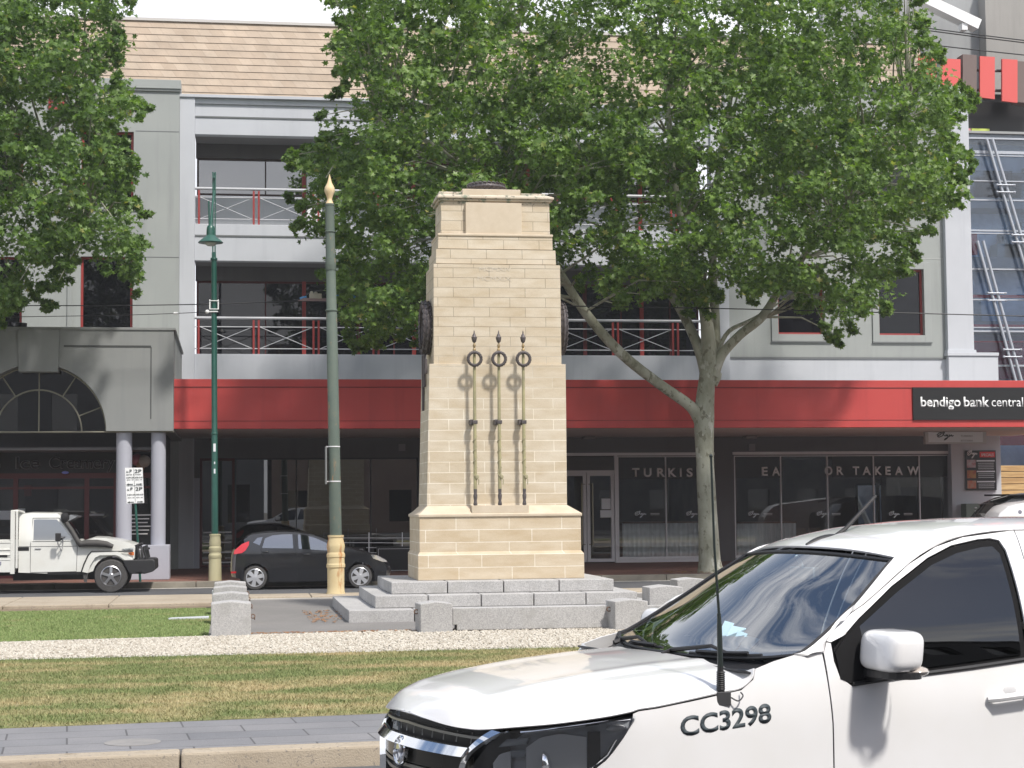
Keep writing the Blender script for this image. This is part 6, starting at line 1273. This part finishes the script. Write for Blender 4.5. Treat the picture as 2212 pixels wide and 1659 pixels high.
# ------------------------------------------------------------------ near white utility
ut = thing('white_ute', 'large white dual cab ute with fleet number and aerials in the right foreground', 'ute', (.857, 8.49, 0), rotz=math.radians(90-74.5))
def uf(v): v = abs(v); return -.06+.35*v*v+3.38*max(0, v-.5)**2
_vs = lerpf([-.06, .0, .055, .164, .247, .326, .364, .468, .583, .667, 1.0, 1.6, 2.5, 5.3], [.0, .41, .55, .65, .70, .74, .757, .80, .842, .869, .90, .925, .93, .915])
def vsd(u, z):
    v = _vs(u); return v-.45*max(0, z-.95)**2-.10*max(0, .62-z) if z < 1.28 else v-.049-.30*(z-1.28)-.42*(z-1.28)**2
hedge = [(-.06, 0, 1.034), (-.052, .15, 1.028), (-.01, .378, 1.011), (.033, .51, 1.006), (.085, .586, 1.007), (.207, .678, 1.021), (.351, .752, 1.034), (.54, .827, 1.058), (.655, .863, 1.078), (.704, .868, 1.09), (.793, .875, 1.098), (.95, .882, 1.12), (1.116, .888, 1.145), (1.211, .889, 1.158), (1.278, .883, 1.20), (1.298, .872, 1.243)]
he = catmull(hedge, 4)
# bonnet: rows run from the outer edge curve to the centre line
zc_ = lerpf([-.06, 0, .08, .2, .4, .7, 1.0, 1.3, 1.5], [1.03, 1.075, 1.112, 1.145, 1.18, 1.215, 1.24, 1.255, 1.262])
def bonnet():
    mb = MB(); n = len(he); m_ = 16
    def P(i, j, s):
        e = he[i]; t = j/m_; v = e.y*(1-t)
        uc = 1.30+.06*(1-(v/.9)**2)*0
        u = e.x+(0 if i else 0)*t
        # blend the row so the front rows sweep back to the centre line
        w = (n-1-i)/(n-1); 
        u = e.x*(1-t)+t*(-.06+(1.27+.06)*(i/(n-1))**1.0) if True else u
        a = min(1, t*3.2); roll = 1-(1-a)**2.2
        zc = zc_(u)-.055*(v/.85)**2
        z = e.z+(zc-e.z)*roll+.012*math.exp(-((v-.42)/.05)**2)*min(1, max(0, (u-.1)/.5))
        return (u, -s*v, z)
    for s in (1, -1):
        vs = [P(i, j, s) for i in range(n) for j in range(m_+1)]
        mb.add(vs, [(i*(m_+1)+j, (i+1)*(m_+1)+j, (i+1)*(m_+1)+j+1, i*(m_+1)+j+1) for i in range(n-1) for j in range(m_)])
    return mb
bonnet().build('bonnet', UTEW, ut, world=False, smooth=True, thick=.006, angle=60)
# fender and doors
zf_b = .40
fend = [(.44, .72), (.524, .838), (.583, .905), (.632, .972), (.672, 1.045), (.678, 1.074), (.704, 1.083), (.793, 1.091), (.95, 1.113), (1.116, 1.138), (1.215, 1.152), (1.283, 1.196), (1.302, 1.243), (1.40, 1.272), (1.512, 1.295), (1.60, 1.300), (1.663, 1.297), (1.668, 1.16), (1.676, .98), (1.676, .78), (1.676, .45), (1.50, .42)]+[(1.06+.43*math.cos(math.radians(a)), .38+.42*math.sin(math.radians(a))) for a in np.linspace(5, 172, 14)]+[(.58, .42), (.44, .45)]
BACK = mat('gap_black', (.01, .01, .01), rough=.9)
dgl = [(1.775, 1.155), (2.196, 1.182), (2.816, 1.222)]
glass_out = [(1.745, 1.20), (1.728, 1.26), (1.737, 1.317), (1.80, 1.362), (1.907, 1.437), (2.149, 1.579), (2.424, 1.708), (2.60, 1.765), (2.78, 1.792), (2.86, 1.796), (2.905, 1.785), (2.915, 1.745), (2.83, 1.222), (2.196, 1.182), (1.80, 1.150)]
dtop = [(1.672, 1.298), (1.70, 1.352), (1.785, 1.432), (1.958, 1.508), (2.297, 1.688), (2.50, 1.768), (2.693, 1.812), (2.98, 1.838)]
wsedge = [(1.512, 1.301), (1.60, 1.325), (1.872, 1.487), (2.21, 1.712), (2.333, 1.763), (2.607, 1.823), (3.1, 1.855), (3.9, 1.86)]
fd = [(1.684, .45), (1.684, .98), (1.676, 1.16), (1.674, 1.298)]+dtop[1:]+[(2.975, 1.80), (2.86, 1.25), (2.90, 1.0), (2.905, .45)]
for s in (1, -1):
    panel([p for p in fend], vsd, s, 0, 'front_wing', UTEW, ut, du=.08, dz=.045, thick=.006)
    # front door skin below the glass
    dlow = [(1.684, .45), (1.684, .98), (1.676, 1.16), (1.674, 1.298), (1.70, 1.345), (1.722, 1.34), (1.720, 1.26), (1.738, 1.19), (1.80, 1.142), (2.196, 1.174), (2.845, 1.215), (2.90, 1.21), (2.905, 1.0), (2.905, .45)]
    fdo = panel(dlow, vsd, s, 0, 'front_door', UTEW, ut, du=.09, dz=.045, thick=.006)
    ro_ = [(1.70, 1.352), (1.785, 1.432), (1.958, 1.508), (2.297, 1.688), (2.50, 1.768), (2.693, 1.812), (3.035, 1.842), (3.03, 1.80), (2.905, 1.21), (2.845, 1.215), (2.925, 1.745), (2.912, 1.795), (2.86, 1.806), (2.78, 1.802), (2.60, 1.775), (2.424, 1.718), (2.149, 1.589), (1.907, 1.447), (1.80, 1.372), (1.722, 1.345)]
    panel(ro_, vsd, s, .002, 'door_frame', UTEW, fdo, du=.1, dz=.05, thick=.01)
    # black seal ring and tinted pane
    inner = [(1.80, 1.225), (1.79, 1.31), (1.84, 1.36), (1.92, 1.415), (2.16, 1.555), (2.43, 1.682), (2.61, 1.736), (2.78, 1.762), (2.85, 1.765), (2.875, 1.73), (2.80, 1.245), (2.196, 1.207)]
    panel(glass_out, vsd, s, -.008, 'window_seal', mat('matt_rubber', (.012, .012, .013), rough=.9, spec=.15), fdo, thick=.004)
    panel([(1.90, 1.19), (1.90, 1.41), (2.16, 1.555), (2.43, 1.682), (2.61, 1.736), (2.78, 1.762), (2.85, 1.765), (2.875, 1.73), (2.80, 1.245), (2.196, 1.207)], vsd, s, .001, 'side_window', SIDEG, fdo)
    MB().tube([(a.x, -s*(vsd(a.x, a.z)+.004), a.z) for a in catmull([(1.80, 0, 1.152), (2.0, 0, 1.168), (2.196, 0, 1.182), (2.5, 0, 1.20), (2.84, 0, 1.224)], 4)], .011, 6).build('belt_moulding', PLAST, fdo, world=False, smooth=True)
    # pillar and roof rail
    nn = 26
    A_c = catmull([(u, 0, z) for u, z in wsedge], 6); B_c = catmull([(u, 0, z) for u, z in [(1.665, 1.302)]+[(a, b+.004) for a, b in dtop]+[(3.9, 1.84)]], 6)
    ai = np.linspace(0, len(A_c)-1, nn); bi = np.linspace(0, len(B_c)-1, nn)
    def cv(C, t): i = min(int(t), len(C)-2); return C[i].lerp(C[i+1], t-i)
    mb = MB()
    def pil(a, b):
        k = a*(nn-1); p = cv(A_c, ai[int(round(k))]); q = cv(B_c, bi[int(round(k))]); r = p.lerp(q, b); d_ = .02*math.sin(b*math.pi)
        return (r.x, -s*(vsd(r.x, r.z)+.004-.05*(1-b)**2*0+d_*.4), r.z)
    mb.grid(pil, nn-1, 5).build('roof_pillar', UTEW, ut, world=False, smooth=True, thick=.01, angle=60)
    # rear door, rear window, tub
    rdo = panel([(2.912, .45), (2.912, 1.0), (2.87, 1.215), (2.90, 1.22), (3.62, 1.26), (3.80, 1.26), (3.84, 1.0), (3.80, .85), (3.62, .60), (3.55, .45)], vsd, s, 0, 'rear_door', UTEW, ut, thick=.006)
    panel([(2.912, 1.21), (3.037, 1.80), (3.042, 1.842), (3.12, 1.846), (3.10, 1.79), (2.985, 1.22)], vsd, s, .001, 'centre_pillar', UTEW, ut)
    panel([(2.99, 1.235), (3.10, 1.785), (3.15, 1.80), (3.55, 1.78), (3.78, 1.62), (3.80, 1.28)], vsd, s, -.006, 'rear_side_window', GL_TINT, rdo)
    panel([(3.80, 1.26), (3.80, 1.60), (3.55, 1.79), (3.125, 1.80), (3.125, 1.845), (3.9, 1.84), (4.05, 1.6), (4.12, 1.26)], vsd, s, .002, 'rear_pillar', UTEW, ut)
    panel([(3.85, .86), (3.85, 1.26), (4.12, 1.27), (5.30, 1.29), (5.33, .80), (5.30, .55), (4.75, .50)]+[(4.16+.46*math.cos(math.radians(a)), .40+.48*math.sin(math.radians(a))) for a in np.linspace(10, 150, 10)], vsd, s, 0, 'tub_side', UTEW, ut, thick=.05)
    # handle, mirror
    MB().tube([(2.56, -s*(vsd(2.6, 1.05)+.01), 1.045), (2.60, -s*(vsd(2.6, 1.05)+.045), 1.052), (2.78, -s*(vsd(2.8, 1.06)+.045), 1.062), (2.82, -s*(vsd(2.8, 1.06)+.01), 1.062)], .017, 8).build('door_handle', UTEW, fdo, world=False, smooth=True)
    MB().ball((2.70, -s*(vsd(2.7, 1.06)-.012), 1.072), .06, 14, (1.1, .22, .6)).build('handle_recess', mat('handle_shade', (.55, .55, .56), rough=.4), fdo, world=False, smooth=True)
    panel([(1.74, 1.18), (1.735, 1.30), (1.80, 1.36), (1.90, 1.415), (1.90, 1.175), (1.80, 1.155)], vsd, s, .004, 'mirror_sail', mat('matt_rubber', (.012, .012, .013)), ut)
    m0 = Vector((1.93, -s*1.045, 1.312))
    mm = MB(); 
    def mc(u, v, w): return (m0.x+u, m0.y-s*v, m0.z+w)
    # rounded housing built as a superellipsoid
    def sup(a, b):
        th = (a-.5)*math.pi; ph = b*2*math.pi; f_ = lambda x, e: math.copysign(abs(x)**e, x)
        x = f_(math.cos(th), .42)*f_(math.cos(ph), .5); y = f_(math.cos(th), .42)*f_(math.sin(ph), .5); z = f_(math.sin(th), .5)
        return mc(x*.105*(1 if x < 0 else .9)+z*.012-y*.02, y*.178, z*.094)
    mir = mm.grid(sup, 20, 32).build('mirror_housing', UTEW, ut, world=False, smooth=True, angle=60)
    mb = MB(); mb.grid(lambda a, b: (lambda p: (p[0]*1.0, p[1], p[2]))(mc(.098*math.cos(b*2*math.pi), .172*math.sin(b*2*math.pi)*1.0, -.09-.03*a)), 2, 24)
    mb.box(m0.x-.06, min(m0.y+s*.12, m0.y-s*.10), m0.z-.128, m0.x+.05, max(m0.y+s*.12, m0.y-s*.10), m0.z-.078).tube([mc(-.0, -.07, -.10), mc(-.03, -.17, -.12)], .04, 10).build('mirror_base', PLAST, mir, world=False, bevel=.012)
    MB().ball(mc(.045, .125, -.088), .062, 12, (.9, .8, .40)).build('mirror_indicator', mat('clear_amber_lens', (.45, .40, .36), rough=.15, coat=1), mir, world=False, smooth=True)
    for u in (1.06, 4.16): wheel(ut, u, -s*.90, .38, .38, .24, .22, 6, s)
# number on the wing
def tmap(co):
    u = .898+co.x; z = .967+co.y+co.x*.088; return Vector((u, -(vsd(u, z)+.0015+co.z), z))
text('CC3298', 'fleet_number', mat('number_ink', (.05, .065, .075), rough=.6), .085, (0, 0, 0), ut, width=.458, depth=.0004, bold=.026, mapf=tmap)
# roof
def roofp(a, b):
    t = -1+2*b; ue = [(2.24, 1.722), (2.32, 1.757), (2.45, 1.79), (2.607, 1.82), (2.9, 1.845), (3.2, 1.858), (3.6, 1.86), (3.92, 1.845)]; i = a*(len(ue)-1); k = min(int(i), len(ue)-2); u = ue[k][0]+(ue[k+1][0]-ue[k][0])*(i-k); z = ue[k][1]+(ue[k+1][1]-ue[k][1])*(i-k)
    V = vsd(u, z)+.0; return (u-.09*(1-t*t)*(1-a), -t*V, z+.045*(1-abs(t)**2.6)-.0)
MB().grid(roofp, 21, 24).build('roof', UTEW, ut, world=False, smooth=True, thick=.01, angle=60)
# windscreen
wl_ = catmull([(1.512, 0, 1.290), (1.60, 0, 1.32), (1.872, 0, 1.482), (2.05, 0, 1.602), (2.215, 0, 1.706)], 5)
def wsp(a, b, off=0):
    t = -1+2*b; k = a*(len(wl_)-1); i = min(int(k), len(wl_)-2); p = wl_[i].lerp(wl_[i+1], k-i)
    # bottom edge drops towards the bonnet and bows forward
    V = vsd(p.x, p.z)-.012; bow = (.20*(1-a)+.085*a)*(1-abs(t)**2.2); dz = -(.035*(1-a))*(1-t**4)+.03*a*(1-t*t)
    return (p.x-bow-off*.6, -t*V, p.z+dz+off*.8)
MB().grid(wsp, 20, 28).build('windscreen', GL_WS, ut, world=False, smooth=True, angle=80)
# black rim of the windscreen
rim = [wsp(0, b, .002) for b in np.linspace(0, 1, 20)]+[wsp(a, 1, .002) for a in np.linspace(0, 1, 12)]+[wsp(1, b, .002) for b in np.linspace(1, 0, 20)]+[wsp(a, 0, .002) for a in np.linspace(1, 0, 12)]
MB().tube(rim, .010, 5).build('windscreen_seal', PLAST, ut, world=False, smooth=True)
# cowl panel, wipers
MB().grid(lambda a, b: (lambda t: (1.262+.0*t+a*(wsp(0, b)[0]-1.262)+0, -t*.86*(1-.0*a), 1.235-.05*t*t*0+a*.012-.035*math.sin(a*math.pi)))(-1+2*b), 6, 20).build('cowl', PLAST, ut, world=False, smooth=True, thick=.01)
def wiper(t0, t1, a1, name='wiper'):
    p0 = Vector(wsp(.02, .5+t0/2, .02)); p1 = Vector(wsp(a1, .5+t1/2, .02)); p2 = p0.lerp(p1, .5)+Vector((-.02, 0, .03))
    w = MB().tube([p0+Vector((-.05, 0, -.02)), p0, p2, p0.lerp(p1, .62)], [.014, .012, .009, .009], 6)
    bl_ = [Vector(wsp(.02+(a1-.02)*k, .5+(t0+(t1-t0)*k)/2, .014)) for k in np.linspace(.25, 1.0, 8)]; w.tube(bl_, .008, 5); w.tube([b+Vector((-.01, 0, .012)) for b in bl_[1:-1]], .009, 5); w.build(name, PLAST, ut, world=False, smooth=True)
wiper(-.70, -.05, .09); wiper(.10, .82, .05)
# interior
INT = mat('cabin_trim', (.02, .022, .028), rough=.8); SEAT = mat('seat_fabric', (.06, .07, .085), rough=.9)
MB().grid(lambda a, b: (1.33+a*.62, (-1+2*b)*.80, 1.215+.035*math.sin(a*math.pi)-.06*a), 8, 10).build('dashboard', mat('dash_blue_black', (.022, .03, .045), rough=.55), ut, world=False, smooth=True, thick=.03)
MB().box(1.9, -.80, .5, 1.95, .80, 1.17).box(1.3, -.82, .45, 3.9, .82, .5).box(3.86, -.78, .5, 3.9, .78, 1.25).build('cabin_floor', INT, ut, world=False)
for y in (-.38, .38):
    MB().box(2.45, y-.25, .6, 2.95, y+.25, .78).prism([(2.88, .7), (3.02, 1.34), (3.12, 1.34), (3.02, .7)], y-.24, y+.24).box(3.02, y-.12, 1.36, 3.10, y+.12, 1.56).build('seat', SEAT, ut, world=False, bevel=.04, segs=3)
MB().torus((2.12, .38, 1.13), .18, .016, (-.85, 0, .45), 28, 8).tube([(2.12, .38, 1.13), (1.95, .38, 1.05)], .04, 8).build('steering_wheel', INT, ut, world=False, smooth=True)
MB().box(2.13, -.11, 1.60, 2.17, .11, 1.66).tube([(2.14, 0, 1.66), (2.10, 0, 1.72)], .012, 6).build('rear_view_mirror', mat('pale_mirror', (.35, .45, .5), rough=.2), ut, world=False, bevel=.01)
p = Vector(wsp(.22, .60, -.05)); pp_ = MB()
pap = thing('folded_papers', 'pale blue folded papers lying on the ute dashboard behind the windscreen', 'papers', (0, 0, 0))
R_u = Matrix.Rotation(math.radians(90-74.5), 4, 'Z'); T_u = Matrix.Translation(Vector((.857, 8.49, 0))) @ R_u
pv = []
for k in range(4):
    y = -(.20+.062*k); pv.append([T_u @ Vector((1.46+.012*k, y, 1.262)), T_u @ Vector((1.47+.03*(k % 2), y-.062, 1.262)), T_u @ Vector((1.56+.03*(k % 2), y-.070, 1.405-.022*k)), T_u @ Vector((1.545, y-.006, 1.415-.02*k))])
pv.append([T_u @ Vector((1.44, -.42, 1.262)), T_u @ Vector((1.46, -.60, 1.262)), T_u @ Vector((1.52, -.56, 1.285)), T_u @ Vector((1.50, -.40, 1.29))])
b_ = MB()
for q in pv: b_.quadprism(*q, (0, .003, 0))
pap.location = pv[0][0]; b_.build('sheet', mat('pale_blue_paper', (.60, .82, .92), rough=.7), pap)
# aerials
ae = thing('whip_aerial', 'tall black whip aerial bolted to the ute wing beside the bonnet edge', 'aerial', T_u @ Vector((1.145, -.885, 1.13)))
ab_ = T_u @ Vector((1.135, -.885, 1.135))
def aw(px, py):   # aerial stands nearly upright in the plane of its foot
    return W(px, py, ab_.y)
pts = [aw(1557, 1490), aw(1557, 1475), aw(1556, 1440), aw(1554, 1350), aw(1553, 1325), aw(1543, 1180), aw(1536, 985)]
MB().tube([pts[0]-Vector((0, 0, .06)), pts[0], pts[1], pts[2]], [.016, .018, .018, .014], 12).build('spring_base', PLAST, ae, smooth=True)
MB().tube([pts[2], pts[3], pts[3]+Vector((0, 0, .01)), pts[4]], [.0135, .0115, .010, .009], 10).tube([pts[4], pts[5], pts[6]], [.0065, .006, .0055], 8).ball(pts[6], .009, 8).build('whip', mat('aerial_black', (.02, .028, .026), rough=.4), ae, smooth=True)
cb = MB()
for k in range(9): cb.torus(aw(1557, 1488-4.5*k), .0185, .003, (0, 0, 1), 14, 5)
cb.build('coil', PLAST, ae, smooth=True)
MB().box(ab_.x-.045, ab_.y-.02, ab_.z-.045, ab_.x+.02, ab_.y+.015, ab_.z+.015).tube(catmull([(ab_.x+.02, ab_.y-.02, ab_.z-.01), (ab_.x+.05, ab_.y-.03, ab_.z-.025), (ab_.x+.075, ab_.y-.02, ab_.z-.005), (ab_.x+.07, ab_.y, ab_.z+.01)], 4), .004, 6).build('bracket', mat('dark_bracket', (.07, .07, .075), rough=.5, metal=.4), ae, bevel=.003)
def roofat(u, v): 
    a = (u-2.24)/(3.92-2.24); return Vector((u, -v, 1.86))
ra0 = Vector((2.285, 0, 1.785))
MB().lathe(ra0+Vector((0, 0, 0)), [(.0, -.02)], 4) if False else None
MB().grid(lambda a, b: (ra0.x-.12+.24*a, ra0.y+.035*math.cos(b*math.pi)*math.sin(.25+a*2.6), ra0.z-.012+.055*math.sin(b*math.pi)*math.sin(.1+a*2.2)**.8), 10, 10).build('roof_aerial_base', PLAST, ut, world=False, smooth=True, thick=.004)
MB().tube([ra0+Vector((.06, 0, .03)), ra0+Vector((.12, -.01, .07)), ra0+Vector((.30, -.03, .24))], [.012, .011, .009], 8).build('roof_aerial', PLAST, ut, world=False, smooth=True)
# front face: grille, lamps, bumper
def fpt(v, z, off=0): return (uf(v)-off+.10*max(0, .75-z)*0, -v, z)
def curt(v0, v1, z0, z1, off, n=16, m=4):
    mb = MB(); a0 = z0 if callable(z0) else (lambda v: z0); a1 = z1 if callable(z1) else (lambda v: z1)
    return mb.grid(lambda a, b: (lambda v: fpt(v, a0(v)+(a1(v)-a0(v))*b, off))(v0+(v1-v0)*a), n, m)
ztop = lambda v: float(np.interp(abs(v), [0, .15, .378, .51, .586, .678, .752, .827, .863], [1.034, 1.028, 1.011, 1.006, 1.007, 1.021, 1.034, 1.058, 1.078]))-.006
curt(-.62, .62, .45, lambda v: ztop(v)-.002, -.07, 28).build('grille', mat('grille_black', (.012, .012, .013), rough=.5), ut, world=False, smooth=True)
def fbar(v0, v1, zf, hh, off, m, name, dep=.03, n=24):
    mb = MB(); hf = hh if callable(hh) else (lambda v: hh)
    for i in range(n):
        a = v0+(v1-v0)*i/n; b = v0+(v1-v0)*(i+1)/n; za, zb__ = zf(a), zf(b)
        tl = hf(a)*1.7 if m is CHROME else 0; f0 = [fpt(a, za-hf(a), off+tl), fpt(b, zb__-hf(b), off+tl), fpt(b, zb__+hf(b), off), fpt(a, za+hf(a), off)]; f1 = [(x+dep, y, z) for x, y, z in f0]
        mb.add(f0+f1, [(0, 1, 2, 3), (4, 7, 6, 5), (0, 4, 5, 1), (2, 6, 7, 3)]+([(0, 3, 7, 4)] if i == 0 else [])+([(1, 5, 6, 2)] if i == n-1 else []))
    mb.build(name, m, ut, world=False, smooth=True, angle=30)
GR = mat('satin_grille_bar', (.30, .30, .28), rough=.3, metal=.8)
fbar(-.57, .57, lambda v: .990-.035*abs(v), .006, -.008, GR, 'grille_slat'); fbar(-.53, .53, lambda v: .914-.01*abs(v), lambda v: .019, .016, CHROME, 'chrome_bar'); fbar(-.52, .52, lambda v: .852, .040, .006, mat('smoked_band', (.05, .048, .042), rough=.22, metal=.5), 'centre_band')
fbar(-.50, .50, lambda v: .797, .008, .008, GR, 'grille_slat'); fbar(-.50, .50, lambda v: .755, .008, .0, GR, 'grille_slat'); fbar(-.50, .50, lambda v: .70, .014, .008, CHROME, 'chrome_bar')
for k in range(-5, 6):
    v_ = k*.095+.02; MB().tube([fpt(v_, .94, -.03), fpt(v_+.012, .99, -.03)], .003, 4).build('grille_web', GR, ut, world=False)
for s in (1, -1):
    fr_ = [(.632, 1.006), (.575, .955), (.515, .890), (.490, .85), (.475, .78), (.47, .68)]; cm = MB(); cc_ = catmull([(0, a, b) for a, b in fr_], 5)
    for w_, (p, q) in zip(np.linspace(.020, .016, len(cc_)), zip(cc_[:-1], cc_[1:])):
        f0 = [fpt(s*(p.y-w_), p.z+.004, .006), fpt(s*(p.y+w_), p.z-.004, .036), fpt(s*(q.y+w_), q.z-.004, .036), fpt(s*(q.y-w_), q.z+.004, .006)]; cm.add(f0+[(x+.04, y, z) for x, y, z in f0], [(0, 1, 2, 3), (4, 7, 6, 5), (0, 4, 7, 3), (1, 2, 6, 5)])
    cm.build('chrome_frame', CHROME, ut, world=False, smooth=True)
    zlo = lambda v: float(np.interp(abs(v), [.50, .55, .60, .70, .78, .821, .858, .874], [.80, .80, .80, .80, .815, .843, .975, 1.055]))
    zhi = lambda v: float(np.interp(abs(v), [.50, .545, .60, .65, .70, .752, .827, .874], [.81, .865, .95, 1.004, 1.017, 1.028, 1.050, 1.066]))
    lamp = curt(s*.50, s*.874, zlo, zhi, -.11, 20, 6).build('headlight', mat('lamp_housing', (.50, .52, .56), (.36, .38, .42), 9, .3, metal=.1), ut, world=False, smooth=True)
    bm_ = mat('bright_reflector', (.88, .89, .90), rough=.35, metal=.1)
    w2 = lambda v: .82+.0*v
    curt(s*.668, s*.785, lambda v: .80, lambda v: float(np.interp(abs(v), [.668, .70, .74, .785], [.93, .975, .992, .975])), -.055, 12, 8).build('reflector', bm_, lamp, world=False, smooth=True, thick=.004)
    MB().lathe((uf(.715)+.075, -s*.712, .855), [(.018, .0), (.045, -.01), (.062, -.028), (.066, -.036), (.062, -.037), (.04, -.016), (.0, -.006)], 24, (.86, -s*.5, 0)).build('reflector', CHROME, lamp, world=False, smooth=True)
    curt(s*.578, s*.632, lambda v: .80, lambda v: float(np.interp(abs(v), [.578, .60, .632], [.86, .90, .915])), -.05, 8, 6).build('reflector', bm_, lamp, world=False, smooth=True, thick=.004)
    curt(s*.795, s*.815, lambda v: .82, lambda v: 1.0, -.03, 4, 6).build('lamp_divider', PLAST, lamp, world=False, smooth=True, thick=.004)
    MB().quadprism(fpt(s*.595, .93, -.05), fpt(s*.665, .945, -.06), fpt(s*.672, .975, -.06), fpt(s*.615, .965, -.06), (.01, 0, 0)).quadprism(fpt(s*.62, .885, -.06), fpt(s*.66, .89, -.06), fpt(s*.67, .92, -.06), fpt(s*.63, .915, -.06), (.01, 0, 0)).build('lamp_insert', mat('grey_insert', (.25, .27, .30), rough=.25, metal=.6), lamp, world=False)
    MB().tube([fpt(s*.665, .998, -.035), fpt(s*.75, 1.015, -.03), fpt(s*.83, 1.042, -.025), fpt(s*.862, 1.05, -.02)], .007, 6).tube([fpt(s*.795, .83, -.03), fpt(s*.825, .90, -.03), fpt(s*.838, .965, -.03)], .006, 6).build('lamp_trim', CHROME, lamp, world=False, smooth=True)
    MB().ball((uf(.84)+.035, -s*.82, 1.01), .035, 12, (1.4, .5, .45)).build('corner_reflector', bm_, lamp, world=False, smooth=True)
    curt(s*.50, s*.874, zlo, zhi, -.003, 26, 8).build('lamp_cover', GL_LENS, lamp, world=False, smooth=True)
    curt(s*.52, s*.83, .45, lambda v: zlo(v)-.006, 0, 18, 6).build('bumper_corner', UTEW, ut, world=False, smooth=True, thick=.01)
curt(-.60, .60, .36, .60, .03, 20, 4).build('bumper', PLAST, ut, world=False, smooth=True, thick=.02)
c_ = Vector(fpt(0, .862, .030)); bd = MB().lathe(c_, [(.068, -.012), (.068, .004), (.062, .010), (.058, .004), (.0, .004)], 36, (-1, 0, .12)).build('round_badge', CHROME, ut, world=False, smooth=True)
lion = catmull([(0, .035, .03), (0, .01, .048), (0, -.02, .035), (0, -.035, .01), (0, -.02, -.005), (0, -.03, -.03), (0, .0, -.045), (0, .02, -.02), (0, .035, -.03)], 4)
MB().tube([c_+Vector((-.010, q.y, q.z)) for q in lion], .008, 6).ball(c_+Vector((-.010, .03, -.012)), .016, 10).build('badge_relief', STEEL, bd, world=False, smooth=True)
# tub floor, tailgate and underside
MB().box(4.12, -.80, .75, 5.28, .80, .80).box(4.10, -.80, .8, 4.14, .80, 1.27).box(5.26, -.82, .6, 5.32, .82, 1.28).build('tub', UTEW, ut, world=False, bevel=.01)
MB().grid(lambda a, b: (3.92+.20*a, (-1+2*b)*(.60+.22*a), 1.84-.57*a), 4, 8).build('rear_window', GL_TINT, ut, world=False, thick=.006)
MB().box(.35, -.60, .30, 5.2, .60, .52).box(.25, -.62, .5, .9, .62, .98).box(.9, -.55, .5, 1.28, .55, 1.15).build('underbody', BLACK, ut, world=False)
for s in (1, -1): MB().box(1.55, s*.55-.25, .48, 1.66, s*.55+.25, 1.22).build('inner_wing', BLACK, ut, world=False)

# ------------------------------------------------------------------ thin air volume added to lift the blacks like lens glare
m, t, o = nt('glare_haze_air'); pv_ = t.nodes.new('ShaderNodeVolumePrincipled'); pv_.inputs['Color'].default_value = (.90, .92, .96, 1); pv_.inputs['Density'].default_value = .0005; pv_.inputs['Anisotropy'].default_value = 0
t.links.new(pv_.outputs[0], o.inputs['Volume'])
hz_ = MB().box(-410, -410, -1.5, 410, 410, 26).build('glare_haze', m, kind='stuff')
